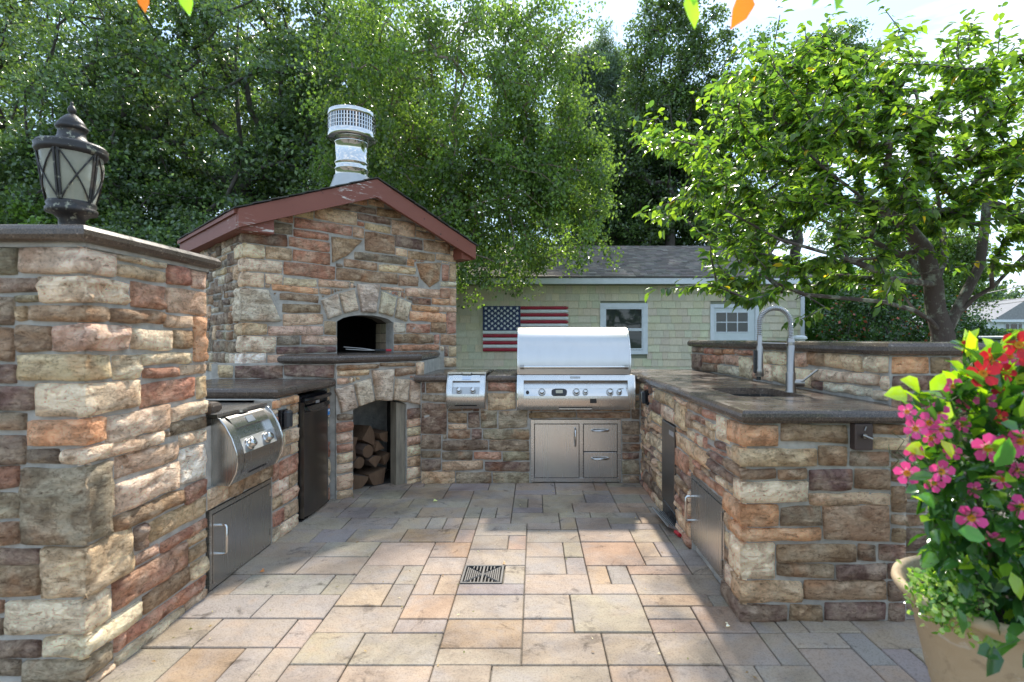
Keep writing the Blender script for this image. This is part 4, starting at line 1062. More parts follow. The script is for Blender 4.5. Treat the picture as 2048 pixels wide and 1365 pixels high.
# mini fridge
fg = empty('mini_fridge', (-1.8, 3.72, 0), 'dark stainless mini fridge with black curved top handle under the left counter', 'fridge')
f0, f1 = 3.50, 3.962
mb = MB(); mb.box(-2.0, LW - .005, f0, f1, .02, .84, .004); mb.build('cabinet', M_BLK, fg)
mb = MB()
ny = 14
prof = [(LW + .006 + .038 * (1 - (2 * i / ny - 1) ** 6) * (.93 + .07 * (1 - (2 * i / ny - 1) ** 2)), f0 + .004 + (f1 - f0 - .008) * i / ny) for i in range(ny + 1)]
vs = []
zs_ = [.035, .74] 
for z_ in zs_: vs += [(x, y, z_) for x, y in prof]
k_ = ny + 1; mb.add(vs, [(i, i + 1, k_ + i + 1, k_ + i) for i in range(ny)], None, True)
mb.add([(LW, f0 + .004, .035), (prof[0][0], prof[0][1], .035), (prof[0][0], prof[0][1], .74), (LW, f0 + .004, .74)], [(0, 1, 2, 3)])
mb.box(LW - .004, LW + .034, f0 + .002, f0 + .006, .035, .80)
dr = mb.build('door', M_DSTL, fg)
mb = MB(); mb.box(LW - .004, LW + .010, f0 + .004, f1 - .004, .60, .835, .004)
n_ = 16; vs = []
for i in range(n_ + 1):
    f = i / n_; y = f0 + .004 + (f1 - f0 - .008) * f; bz = .74 - .028 * (1 - (2 * f - 1) ** 2) + .012; x = LW + .030 + .016 * (1 - (2 * f - 1) ** 4)
    vs += [(x - .010, y, .768), (x, y, bz), (x - .02, y, bz - .028)]
mb.add(vs, [(3 * i, 3 * i + 3, 3 * i + 4, 3 * i + 1) for i in range(n_)], None, True); mb.add(vs, [(3 * i + 1, 3 * i + 4, 3 * i + 5, 3 * i + 2) for i in range(n_)], None, True)
mb.tube([(LW + .026 + .016 * (1 - (2 * i / 12 - 1) ** 4), f0 + .006 + (f1 - f0 - .012) * i / 12, .812) for i in range(13)], .016, 8)
mb.build('handle', m_plain('gloss_black', (.008, .008, .010), .08), dr)
mb = MB(); mb.box(LW + .0445, LW + .046, f1 - .085, f1 - .050, .665, .71); mb.build('energy_sticker', m_plain('sticker_blue', (.03, .22, .55), .4), dr)
mb = MB(); mb.box(LW + .0455, LW + .0465, f1 - .08, f1 - .055, .692, .706); mb.build('sticker_patch', m_plain('white_paint', (.75, .75, .73), .5), dr)
mb = MB(); mb.box(LW + .033, LW + .036, f0 + .19, f0 + .25, .775, .795); mb.build('badge', M_PLATE, dr)
mb = MB(); mb.box(LW - .05, LW + .02, f0, f1, .0, .022); mb.build('kick_plate', M_BLK, fg)
ob = empty('outlet_box', (LW, 3.26, .72), 'black weatherproof outlet cover on the stones beside the fridge', 'outlet')
mb = MB(); mb.box(LW - .01, LW + .022, 3.215, 3.300, .665, .79, .004); mb.build('back_plate', M_BLK, ob)
mb = MB(); mb.box(LW + .0225, LW + .062, 3.225, 3.290, .675, .785, .012); mb.build('cover', m_plain('smoked_plastic', (.05, .055, .06), .12), ob)

# ================================================================== back counter
BY = 4.46
bc = empty('back_counter', (-.1, 4.9, 0), 'back stone counter with brown granite top under the big grill', 'counter')
frB = Frame((0, BY, 0), (1, 0, 0), (0, -1, 0))
BX0, BX1 = D_.x - .01, .905
CX0, CX1, CZ0, CZ1 = -.036, .722, .022, .545
mb = MB(); mb.box(BX0, CX0 + .01, BY, 5.2, 0, .86); mb.box(CX0 + .01, CX1 - .01, BY + .02, 5.2, 0, .86); mb.box(CX1 - .01, 1.6, BY, 5.2, 0, .86); mb.box(CX0, CX1, BY, BY + .1, .55, .86); mb.build('masonry_core', M_MORT, bc)
def zb5(x, y): return 860 + x / 3.102, 560 + y / 3.102
wB = Wall(frB, BX0, BX1 - .02, 0, .86, [(CX0 - .004, CX1 + .004, 0, CZ1 + .004)])
for zf, T in ((zd, "1540,215,1690,295,B 1525,305,1690,358,D 1515,360,1690,575,P 1515,585,1650,680,D 1505,685,1645,735,D 1520,745,1645,820,D 1525,825,1745,915,S"),
              (zb5, """355,635,535,695,R 355,700,535,805,S 120,820,230,890,B 235,820,310,900,P 310,815,410,920,M 430,810,610,920,M 110,895,220,925,S 90,930,250,990,B 255,925,320,990,P
330,925,610,990,M 75,995,355,1060,D 370,1000,610,1060,D 75,1065,265,1115,D 270,1070,440,1120,R 450,1070,615,1120,M 75,1120,330,1185,S 340,1125,610,1190,P 150,1195,380,1275,M
385,1190,615,1270,M 625,820,905,862,B 910,820,1240,862,B 1245,800,1330,865,D 1195,870,1330,960,D 1195,965,1330,1015,D 1195,1015,1330,1065,D 1200,1070,1330,1115,P 1195,1120,1330,1205,M
1195,1210,1330,1275,D""")):
    for x in T.split():
        a, b_, c, d_, e = x.split(','); a0, zt_ = frB.un(*zf(float(a), float(b_))); a1, zb_ = frB.un(*zf(float(c), float(d_))); wB.put(a0, a1, zb_, zt_, e)
wB.fill('DBPSM', .2, .09, 8); wB.grow(8); wB.emit(bc)
# appliances here: grill front 1035..1270, burner 893..970
GX0, GX1 = -.148, .822
SB0, SB1 = -.727, -.413
# back counter top: in two pieces, cut round the burner and the grill
for a, b_ in ((D_.x - .06, SB0 - .006), (SB1 + .006, GX0 - .006)):
    mb = MB(); bullnose(mb, [(a, 4.418), (b_, 4.418), (b_, 5.27), (a, 5.27)], .862, .922); mb.build('countertop', MG, bc)
mb = MB(); mb.box(SB0 - .01, SB1 + .01, 4.80, 5.26, .864, .920); mb.box(GX0 - .01, GX1 + .01, 4.95, 5.26, .864, .920); mb.build('countertop', MG, bc)
frB2 = Frame((0, BY - .01, 0), (1, 0, 0), (0, -1, 0))
side_burner('side_burner', frB2, SB0, SB1, .645, .925, .100, 'stainless double side burner in the back counter left of the grill')

# ---- drawer and door unit under the grill
g = empty('drawer_door_unit', ((CX0 + CX1) / 2, BY, CZ0), 'stainless unit with one door and two drawers under the grill', 'cabinet')
mb = MB(); y1 = BY - .012; fw = .034
mid0, mid1 = CX0 + .408, CX0 + .440
for a in ((CX0, CX0 + fw - .004, CZ0, CZ1), (CX1 - fw + .004, CX1, CZ0, CZ1), (mid0, mid1, CZ0 + fw, CZ1 - fw), (CX0 + fw - .004, CX1 - fw + .004, CZ0, CZ0 + fw), (CX0 + fw - .004, CX1 - fw + .004, CZ1 - fw, CZ1)):
    mb.box(a[0], a[1], y1, BY + .02, a[2], a[3], .0015)
mb.build('frame', M_STX, g)
mb = MB(); mb.box(CX0 + .02, CX1 - .02, y1 + .008, BY + .018, CZ0 + .02, CZ1 - .02); mb.build('back_gap', M_BLK, g)
def front(x0, x1, z0, z1, nm):
    mb = MB(); mb.box(x0 + .004, x1 - .004, y1 - .004, y1 + .006, z0 + .004, z1 - .004, .002); return mb.build(nm, M_STV, g)
zmid = CZ0 + fw + (CZ1 - CZ0 - 2 * fw) * .485
dr = front(CX0 + fw - .004, mid0, CZ0 + fw, CZ1 - fw, 'door')
def bow(mb, a, b_, out, r):
    a = Vector(a); b_ = Vector(b_); o_ = Vector((0, -out, 0)); dd = (b_ - a)
    mb.tube([a, a + o_ * .4 + dd * .02, a + o_ + dd * .14, b_ + o_ - dd * .14, b_ + o_ * .4 - dd * .02, b_], r, 8)
mb = MB(); bow(mb, (mid0 - .035, y1 - .004, .325), (mid0 - .035, y1 - .004, .475), .035, .008); mb.build('handle', M_CHR, dr)
for z0, z1, hz in ((CZ0 + fw, zmid, .265), (zmid, CZ1 - fw, .475)):
    dr = front(mid1, CX1 - fw + .004, z0, z1, 'drawer'); hz = z1 - .055; cxx = (mid1 + CX1 - fw) / 2
    mb = MB(); bow(mb, (cxx - .07, y1 - .004, hz), (cxx + .07, y1 - .004, hz), .035, .008); mb.build('handle', M_CHR, dr)

# ---- the big grill
gr_ = empty('built_in_grill', ((GX0 + GX1) / 2, 4.6, .64), 'large built-in stainless gas grill with domed hood in the back counter', 'grill')
yw = BY - .010
def D(z, zb_=.640, zt_=.925, out=.115):
    f = (z - zb_) / (zt_ - zb_)
    ps = [(0, .80), (.08, .90), (.3, 1.0), (.55, .97), (.8, .85), (1, .66)]
    for (a, b_) in zip(ps, ps[1:]):
        if a[0] <= f <= b_[0]: k = (f - a[0]) / (b_[0] - a[0]); return out * (a[1] * (1 - k) + b_[1] * k)
    return out * .66
def panel(mb, x0, x1, z0, z1, n_=8):
    vs = []
    for i in range(n_ + 1):
        z = z0 + (z1 - z0) * i / n_; vs += [(x0, yw - D(z), z), (x1, yw - D(z), z)]
    mb.add(vs, [(2 * i, 2 * i + 1, 2 * i + 3, 2 * i + 2) for i in range(n_)], None, True)
rx0, rx1 = GX0 + .055, GX1 - .060; rz0, rz1 = .755, .882
mb = MB(); panel(mb, GX0 + .004, rx0, .640, .925); panel(mb, rx1, GX1 - .004, .640, .925); panel(mb, rx0, rx1, .640, rz0); panel(mb, rx0, rx1, rz1, .925, 3)
for x in (GX0 + .004, GX1 - .004):
    vs = [(x, yw - D(.640 + .285 * i / 10), .640 + .285 * i / 10) for i in range(11)] + [(x, BY + .05, .925), (x, BY + .05, .640)]; mb.add(vs, [tuple(range(13))])
mb.add([(GX0 + .004, yw - D(.64), .64), (GX1 - .004, yw - D(.64), .64), (GX1 - .004, BY + .04, .64), (GX0 + .004, BY + .04, .64)], [(0, 1, 2, 3)])
mb.add([(GX0 + .004, yw - D(.925), .925), (GX1 - .004, yw - D(.925), .925), (GX1 - .004, BY + .3, .925), (GX0 + .004, BY + .3, .925)], [(0, 1, 2, 3)])
mb.build('control_panel', M_STV, gr_)
mb = MB()
for x in (GX0, GX1 - .008):
    vs = []
    for xx in (x, x + .008):
        vs += [(xx, yw - D(.640 + .285 * i / 10) - .005, .636 + .289 * i / 10) for i in range(11)] + [(xx, BY + .05, .925), (xx, BY + .05, .636)]
    mb.add(vs, [tuple(range(13)), tuple(reversed(range(13, 26)))]); mb.add(vs, [(i, (i + 1) % 13, 13 + (i + 1) % 13, 13 + i) for i in range(13)])
mb.build('side_trim', M_CHR, gr_)
zs_ = .815; ysh = yw - D(rz0) * .62
mb = MB(); mb.add([(rx0, yw - D(rz0), rz0), (rx1, yw - D(rz0), rz0), (rx1, ysh, zs_), (rx0, ysh, zs_)], [(0, 1, 2, 3)]); mb.build('knob_shelf', M_CHR, gr_)
mb = MB(); mb.add([(rx0, ysh, zs_), (rx1, ysh, zs_), (rx1, ysh + .03, rz1), (rx0, ysh + .03, rz1)], [(0, 1, 2, 3)]); mb.add([(rx0, ysh + .03, rz1), (rx1, ysh + .03, rz1), (rx1, yw - D(rz1), rz1), (rx0, yw - D(rz1), rz1)], [(0, 1, 2, 3)])
for x in (rx0, rx1): mb.add([(x, yw - D(rz0), rz0), (x, ysh, zs_), (x, ysh + .03, rz1), (x, yw - D(rz1), rz1)], [(0, 1, 2, 3)])
mb.build('recess_panel', M_STX, gr_)
kn_n = Vector((0, -(zs_ - rz0), (yw - D(rz0)) * -1 + ysh)); kn_n = Vector((0, -(zs_ - rz0), abs(ysh - (yw - D(rz0))))).normalized()
def gx(x): return GX0 + (x - 1035) / 235 * (GX1 - GX0)
for px_, r_ in ((1084.5, .024), (1153, .024), (1171, .019), (1220, .024), (1238.5, .019)):
    knob(gr_, Vector((gx(px_), (yw - D(rz0)) * .55 + ysh * .45, rz0 * .55 + zs_ * .45)), kn_n, r_)
mb = MB(); c_ = Vector((gx(1119), (yw - D(rz0)) * .55 + ysh * .45, rz0 * .55 + zs_ * .45)); q = kn_n.to_track_quat('Z', 'Y').to_matrix().to_4x4(); q.translation = c_; 
ax = q.to_3x3() @ Vector((1, 0, 0)); mb.M = None
up = kn_n.cross(Vector((1, 0, 0))).normalized(); up = up if up.z > 0 else -up; X_ = Vector((1, 0, 0))
el = [c_ + X_ * (.064 * (abs(math.cos(a)) ** .6) * (1 if math.cos(a) > 0 else -1)) + up * (.030 * (abs(math.sin(a)) ** .8) * (1 if math.sin(a) > 0 else -1)) for a in [2 * math.pi * i / 24 for i in range(24)]]
mb.add([p + kn_n * .002 for p in el] + [p + kn_n * .014 for p in el], [tuple(range(24, 48))] + [(i, (i + 1) % 24, 24 + (i + 1) % 24, 24 + i) for i in range(24)])
dp = mb.build('display', M_BLK, gr_)
mb = MB(); mb.add([c_ + X_ * a + up * b_ + kn_n * .016 for a, b_ in ((-.028, -.015), (.028, -.015), (.028, .015), (-.028, .015))], [(0, 1, 2, 3)]); mb.build('screen', m_plain('lcd_screen', (.42, .38, .27), .2), dp)
mb = MB(); c_ = Vector((gx(1056), (yw - D(rz0)) * .55 + ysh * .45, rz0 * .55 + zs_ * .45)); q.translation = c_; mb.M = q; mb.lathe([(.014, 0), (.012, .012), (.001, .013)], (0, 0, 0), 14); mb.build('igniter_button', M_BLK, gr_)
mb = MB(); z_ = .715; mb.box(gx(1180), gx(1193), yw - D(z_) - .003, yw - D(z_) + .01, .697, .732); mb.build('warning_label', M_BLK, gr_)
mb = MB(); mb.box(gx(1118), gx(1184), yw - D(.655) - .004, yw, .656, .662); mb.build('slot', M_BLK, gr_)
mb = MB(); mb.box(gx(1118), gx(1184), yw - D(.65) - .006, yw, .6435, .655, .002); mb.build('drip_tray_lip', M_STX, gr_)
mb = MB(); mb.box(gx(1141), gx(1161), yw - D(.91) - .006, yw - D(.91) + .004, .895, .915, .002); mb.build('name_plate', M_PLATE, gr_)
# hood: profile in (y,z)
hp = [(4.372, .930), (4.366, .985), (4.370, 1.045), (4.384, 1.11), (4.410, 1.175), (4.452, 1.235), (4.51, 1.283), (4.58, 1.312), (4.66, 1.325), (4.75, 1.325), (4.85, 1.30), (4.92, 1.20), (4.94, .93)]
hx0, hx1 = GX0 + .002, GX1 - .030
# smooth the profile
for _ in range(2):
    q_ = [hp[0]]
    for a, b_ in zip(hp, hp[1:]): q_ += [(a[0] * .75 + b_[0] * .25, a[1] * .75 + b_[1] * .25), (a[0] * .25 + b_[0] * .75, a[1] * .25 + b_[1] * .75)]
    hp = q_ + [hp[-1]]
mb = MB(); nh = len(hp)
mb.add([(x, y, z) for x in (hx0 + .004, hx1 - .004) for y, z in hp], [(i, i + 1, nh + i + 1, nh + i) for i in range(nh - 1)], None, True)
hood = mb.build('hood', m_steel('hood_steel', (.53, .52, .505), .34, axis=0, streak=.25), gr_)
mb = MB()
for x in (hx0, hx1 - .010):
    vs = [(xx, y + (.004 if y > 4.7 else -.004), z + .003) for xx in (x, x + .010) for y, z in hp]
    mb.add(vs, [tuple(range(nh)), tuple(reversed(range(nh, 2 * nh)))]); mb.add(vs, [(i, (i + 1) % nh, nh + (i + 1) % nh, nh + i) for i in range(nh)])
mb.build('hood_side', M_STV, hood)
mb = MB(); mb.tube([(hx0 + .045, 4.315, .993), (hx1 - .045, 4.315, .993)], .0135, 14)
hd = mb.build('handle', M_CHR, hood)
for x in (hx0 + .045, hx1 - .045):
    mb = MB(); mb.tube([(x, 4.315, .993), (x, 4.37, .985)], .012, 8); mb.tube([(x - .02, 4.315, .993), (x + .012, 4.315, .993)], .018, 12); mb.build('handle_post', M_NICK, hd)

# ================================================================== right peninsula
RX, RY = .90, 2.285
rc = empty('right_peninsula', (1.4, 3.5, 0), 'right stone counter with sink, granite top and raised bar wall', 'counter')
frR = Frame((RX, 0, 0), (0, 1, 0), (-1, 0, 0)); frP = Frame((RX, RY, 0), (1, 0, 0), (0, -1, 0))
IC = (3.375, 3.72, .045, .668); DR = (2.50, 3.035, .075, .455)
mb = MB()
mb.box(RX, 1.60, RY, DR[0], 0, .86); mb.box(RX, 1.60, DR[1], IC[0], 0, .86); mb.box(RX, 1.60, IC[1], 4.6, 0, .86)
mb.box(RX, 1.60, DR[0], DR[1], DR[3], .86); mb.box(RX, 1.60, IC[0], IC[1], IC[3], .86); mb.box(RX + .02, 1.6, DR[0], DR[1], 0, DR[3]); mb.box(RX + .03, 1.6, IC[0], IC[1], 0, IC[3])
mb.build('masonry_core', M_MORT, rc)
def z7(x, y): return 1250 + x / 3.593, 720 + y / 3.593
wR = Wall(frR, RY, 4.46, 0, .86, [(DR[0] - .003, DR[1] + .003, 0, DR[3] + .003), (IC[0], IC[1], 0, IC[3]), (4.16, 4.27, .69, .82)])
TR = """220,205,355,355,S 360,255,435,325,S 370,310,450,520,S 440,300,560,410,B 560,340,660,455,R 665,370,760,625,T 455,390,490,500,B 490,430,650,590,S 455,505,515,580,S 520,545,590,600,B
375,510,400,620,S 405,530,610,790,S 595,590,780,740,R 610,690,780,900,P 370,640,465,840,R 500,750,710,980,R 465,705,500,820,S 370,820,465,970,B 365,950,465,1110,R 365,1050,470,1290,S
715,910,780,1050,P 715,1040,850,1220,R 790,810,850,940,B 205,280,260,390,P 255,320,355,440,T 190,370,280,480,S 190,450,280,550,S 180,510,280,690,T 140,600,220,700,V 150,690,280,860,S
145,780,200,940,D 200,860,270,1020,D 130,250,190,360,R"""
def z6(x, y): return 1240 + x / 1.95, 600 + y / 1.95
TP = """495,470,615,570,O,.16 625,475,890,565,B,0 905,640,975,650,D,0 490,575,760,650,S,.10 770,565,910,650,B,0 915,585,975,650,D,0 470,655,605,700,B,.2 615,655,725,695,B,0 730,655,905,740,P,0
910,660,975,740,B,0 490,705,725,790,T,.09 735,745,975,800,S,0 500,795,615,880,O,.22 625,800,780,885,D,0 790,810,975,940,B,0 490,885,785,940,O,.12 500,945,600,1085,T,.14 610,950,920,1020,B,0
605,1025,835,1085,B,0 845,1030,975,1085,P,0 500,1092,705,1180,S,.10 715,1095,975,1175,B,0 510,1185,650,1275,P,.24 660,1190,785,1275,B,0 795,1180,975,1275,P,0"""
PWD = 1.60 - RX
wP = Wall(frP, 0, PWD, 0, .86, [(.452, .541, .745, .862)])
qz = []
for x in TP.split():
    a, b_, c, d_, e, q = x.split(','); a0, zt_ = frP.un(*z6(float(a), float(b_))); a1, zb_ = frP.un(*z6(float(c), float(d_))); q = float(q)
    if float(c) > 970 and e in 'BDPS' : a1 += .07
    i = wP.put(0 if q else a0, a1, max(0, zb_), zt_, e, q)
    if i and q: qz.append((i, q))
def z8(x, y): return 1680 + x / 1.784, 600 + y / 1.784
for x in "120,430,270,480,B 120,485,270,525,S 50,540,250,595,B 190,605,245,650,D 190,660,270,730,B 60,870,130,930,D 135,870,215,935,P 0,940,210,995,P 0,1000,200,1075,D 0,1080,230,1170,P".split():
    a, b_, c, d_, e = x.split(','); a0, zt_ = frP.un(*z8(float(a), float(b_))); a1, zb_ = frP.un(*z8(float(c), float(d_))); wP.put(a0, a1, zb_, zt_, e)
wP.grow(8); wP.fill('BDPB', minc=6)
for i, q in qz:
    r = wP.st[i - 1][0]; j0, j1 = r[2], r[3]; wR.g[j0:j1, :int(q / .005)] = -1
for x in TR.split():
    a, b_, c, d_, e = x.split(','); s0_, zt_ = frR.un(*z7(float(a), float(b_))); s1_, zb_ = frR.un(*z7(float(c), float(d_))); wR.put(min(s0_, s1_), max(s0_, s1_), zb_, zt_, e)
wR.fill('SBTPR', .2, .09, 7); wR.grow(8)
wP.emit(rc, corner=(Frame((RX, RY, 0), (0, -1, 0), (-1, 0, 0)), ((.1,), 0), 0), fine=.036)
wR.emit(rc, fine=.04)
# bar wall: slanting inner face, then a face towards the camera
b0, b1 = Vector((1.565, 5.28, 0)), Vector((1.655, 2.47, 0))
ub = (b1 - b0).normalized(); nb_ = Vector((ub.y, -ub.x, 0)); nb_ = nb_ if nb_.x < 0 else -nb_
frW1 = Frame(b0, ub, nb_); Lb = (b1 - b0).length
mb = MB(); mb.prism([(b0.x, b0.y), (b1.x, b1.y), (2.03, 2.47), (2.03, 5.28)], (0, 0, 0), (1, 0, 0), (0, 1, 0), (0, 0, 1), 0, 1.146); mb.build('bar_core', M_MORT, rc)
w = Wall(frW1, 0, Lb, .925, 1.144)
def z9(x, y): return 1360 + x / 3.303, 600 + y / 3.303
for x in """90,320,160,350,D 165,320,235,350,R 240,325,290,355,B 295,330,360,355,O 365,330,470,370,R 150,360,285,420,R 300,360,390,430,V 90,360,150,460,P 155,420,250,475,D 260,430,395,500,G
400,375,470,515,T 545,340,705,430,T 710,345,850,440,V 830,360,960,445,B 965,370,1210,465,S 530,425,610,545,T 620,430,870,570,T 895,455,1330,575,T 1230,375,1440,490,T 1330,500,1450,600,T
950,570,1275,655,W 900,540,950,600,P 1285,600,1450,680,G""".split():
    a, b_, c, d_, e = x.split(','); a0, zt_ = frW1.un(*z9(float(a), float(b_))); a1, zb_ = frW1.un(*z9(float(c), float(d_)))
    w.put(a0, a1, max(.925, zb_), min(1.144, zt_), e)
w.grow(8); w.fill('TBSR', .18, .08, 6); w.emit(rc)
frW2 = Frame((b1.x, 2.47, 0), (1, 0, 0), (0, -1, 0))
w = Wall(frW2, 0, 2.03 - b1.x, 0, 1.144)
for x in "1445,370,1640,490,O 1645,380,1780,490,B 1790,380,1860,480,S 1450,500,1700,600,P 1450,610,1640,690,P 1705,500,1880,590,B".split():
    a, b_, c, d_, e = x.split(','); a0, zt_ = frW2.un(*z9(float(a), float(b_))); a1, zb_ = frW2.un(*z9(float(c), float(d_))); w.put(a0, a1, zb_, zt_, e)
w2 = [s_[0][2] for s_ in w.st]
w.z1 = .90; w.rows('BDPSDB', .08, .14, .14, .34); w.grow(8); w.emit(rc)
# granite tops
hx = [1.065, 1.43]; hy = [2.76, 3.26]
inner = [(.872, 2.238), (1.60, 2.238), (1.655, 2.46), (1.575, 5.27), (GX1 + .012, 5.27), (GX1 + .012, 4.418), (.845, 4.418), (.862, 4.36), (.870, 4.26)]
mb = MB()
# top built as a rim (bullnose) with a hole for the sink: rim ring, then top face in pieces
Pn = inner
def offset_ring(P_, d):
    P_ = [Vector(p) for p in P_]; out = []; k = len(P_)
    for i in range(k):
        a, b_, c = P_[i - 1], P_[i], P_[(i + 1) % k]; e1 = (b_ - a).normalized(); e2 = (c - b_).normalized()
        n1 = Vector((-e1.y, e1.x)); n2 = Vector((-e2.y, e2.x)); m_ = (n1 + n2) / max(.25, 1 + n1.dot(n2)); out.append(b_ + m_ * d)
    return out
h_ = .03; rings = []
for i in range(7):
    a = -math.pi / 2 + math.pi * i / 6; rings.append([(p.x, p.y, .892 + h_ * math.sin(a)) for p in offset_ring(Pn, h_ * .9 * (1 - math.cos(a)))])
k = len(Pn); vs = [p for r_ in rings for p in r_]
mb.add(vs, [(r_ * k + i, r_ * k + (i + 1) % k, (r_ + 1) * k + (i + 1) % k, (r_ + 1) * k + i) for r_ in range(6) for i in range(k)])
# hole outline with rounded corners
def rrect(x0, x1, y0, y1, r, n_=5):
    o_ = []
    for cx_, cy_, a0 in ((x1 - r, y1 - r, 0), (x0 + r, y1 - r, 90), (x0 + r, y0 + r, 180), (x1 - r, y0 + r, 270)):
        for i in range(n_ + 1): a = R(a0 + 90 * i / n_); o_.append((cx_ + r * math.cos(a), cy_ + r * math.sin(a)))
    return o_
hole_ = rrect(hx[0], hx[1], hy[0], hy[1], .07)
import bmesh
from mathutils.geometry import delaunay_2d_cdt
outer = [Vector((p[0], p[1])) for p in rings[-1]]; hl = [Vector(p) for p in hole_]
cv, ce, cf, _, _, _ = delaunay_2d_cdt(outer + hl, [], [list(range(len(outer))), list(range(len(outer) + len(hl) - 1, len(outer) - 1, -1))], 2, 1e-6)
def inh(p): return hx[0] < p.x < hx[1] and hy[0] < p.y < hy[1]
fs = []
for f in cf:
    c_ = sum((cv[i] for i in f), Vector((0, 0))) / len(f)
    if True:
        # drop faces inside the hole
        ins = False; n_ = len(hl)
        for i in range(n_):
            a, b_ = hl[i], hl[(i + 1) % n_]
            if ((a.y > c_.y) != (b_.y > c_.y)) and (c_.x < (b_.x - a.x) * (c_.y - a.y) / (b_.y - a.y) + a.x): ins = not ins
        if not ins: fs.append(tuple(f))
mb.add([(p.x, p.y, .922) for p in cv], fs)
n_ = len(hl); mb.add([(p.x, p.y, z) for z in (.922, .885) for p in hl], [(i, (i + 1) % n_, n_ + (i + 1) % n_, n_ + i) for i in range(n_)])
mb.build('countertop', MG, rc)
mb = MB(); bowl = [Vector((hx[0] - .01 + (p.x - hx[0]) * 1.0, p.y)) for p in hl]
mb.add([(p.x, p.y, .884) for p in hl] + [((p.x - 1.2475) * .95 + 1.2475, (p.y - 3.01) * .95 + 3.01, .72) for p in hl], [(i, (i + 1) % n_, n_ + (i + 1) % n_, n_ + i) for i in range(n_)] + [tuple(range(n_, 2 * n_))])
sk_o = empty('sink', (1.2475, 3.01, .72), 'dark undermount sink sunk in the right counter', 'sink')
mb.build('basin', m_granite('sink_composite', (.008, .007, .006), (.022, .018, .015), .4), sk_o)
mb = MB(); mb.lathe([(.04, .7205), (.038, .724), (.02, .722), (.001, .722)], (1.2475, 3.01, 0), 20); mb.build('drain_fitting', M_CHR, sk_o)
mb = MB(); bullnose(mb, [(b0.x - .035, 5.33), (b1.x - .04, 2.425), (2.075, 2.425), (2.075, 5.33)], 1.147, 1.209); mb.build('bar_top', MG, rc)
# cabinet door, ice maker door, outlets
steel_door(frR, DR[0], DR[1], DR[2], DR[3], .008, (2.99, .20, .335), 'steel cabinet door low in the right peninsula wall', 0)
im = empty('ice_maker', (RX, 3.55, .04), 'narrow dark steel ice maker door in the right wall near the grill', 'ice maker')
mb = MB(); mb.box(RX - .012, RX + .02, IC[0] + .008, IC[1] - .008, IC[2] + .07, IC[3] - .008, .004); dd_ = mb.build('door', M_DSTL, im)
mb = MB(); mb.box(RX - .014, RX - .011, IC[0] + .02, IC[0] + .13, IC[3] - .075, IC[3] - .045); mb.build('badge', M_PLATE, dd_)
mb = MB(); mb.box(RX - .006, RX + .02, IC[0] + .004, IC[1] - .004, .012, IC[2] + .06, .003); mb.build('kick_grille', M_BLK, im)
tr_ = empty('fallen_grille', (RX - .05, 3.46, .02), 'loose silver vent grille lying on the pavers against the right wall', 'vent grille')
mb = MB(); q = Matrix.Translation((RX - .045, 3.47, .045)) @ Matrix.Rotation(R(24), 4, 'Y') @ Matrix.Rotation(R(4), 4, 'Z'); mb.M = q
mb.box(-.045, .045, -.17, .17, -.004, .004, .001); mb.build('plate', M_GALV, tr_)
for k_ in range(3):
    mb = MB(); mb.M = q; mb.box(-.03 + k_ * .022, -.02 + k_ * .022, -.15, .15, .0045, .008); mb.build('louver', M_STY, tr_)
mb = MB(); mb.tube([(RX - .03, 3.28, .03), (RX - .02, 3.22, .03)], .012, 8); tag(mb.build('red_cap', bpy.data.materials['red_rubber'], None), 'small red plastic end piece on the pavers by the fallen grille', 'cap')
ob = empty('outlet_box', (RX, 4.21, .74), 'black outlet cover high on the right wall beside the grill', 'outlet')
mb = MB(); mb.box(RX - .02, RX + .01, 4.17, 4.26, .70, .815, .004); mb.build('back_plate', M_BLK, ob)
mb = MB(); mb.box(RX - .055, RX - .0205, 4.18, 4.25, .71, .81, .01); mb.build('cover', bpy.data.materials['smoked_plastic'], ob)
sw = empty('switch_box', (1.395, RY, .80), 'brown metal switch box with a lever on the peninsula end', 'switch')
M_BRZ = m_plain('bronze_paint', (.075, .052, .045), .45, .3)
mb = MB(); mb.box(1.357, 1.434, RY - .040, RY + .01, .750, .863, .004); bx_ = mb.build('box', M_BRZ, sw)
mb = MB(); mb.tube([(1.392, RY - .040, .813), (1.392, RY - .052, .813)], .010, 10); mb.tube([(1.378, RY - .055, .818), (1.418, RY - .058, .802)], .0055, 8); mb.build('lever', M_NICK, sw)
mb = MB(); mb.tube([(1.395, RY - .043, .835), (1.402, RY - .043, .852)], .003, 6); mb.build('screw', M_NICK, sw)

# faucet
fa = empty('spring_faucet', (1.447, 3.0, .922), 'tall brushed spring neck faucet with hanging spray head by the sink', 'faucet')
fx, fy = 1.447, 3.0
mb = MB(); mb.lathe([(.030, .922), (.030, .928), (.0265, .932), (.0265, 1.03), (.024, 1.034), (.0205, 1.036), (.0205, 1.222), (.018, 1.226)], (fx, fy, 0), 24); mb.build('post', M_NICK, fa)
mb = MB(); mb.tube([(fx + .0, fy, .975), (fx + .068, fy - .012, .975)], .022, 16); vb = mb.build('valve_body', M_NICK, fa)
mb = MB(); mb.tube([(fx + .05, fy - .03, .985), (fx + .125, fy - .05, 1.052)], .0062, 10); mb.build('lever', M_NICK, vb)
def arc(u_):       # spring path
    if u_ < .22: return Vector((fx, fy, 1.225 + .085 * u_ / .22))
    if u_ < .85: a = math.pi * (u_ - .22) / .63; return Vector((fx - .088 + .088 * math.cos(a), fy, 1.31 + .088 * math.sin(a)))
    return Vector((fx - .176 , fy, 1.31 - .075 * (u_ - .85) / .15))
mb = MB(); turns = 44; pts = []
nn = turns * 9
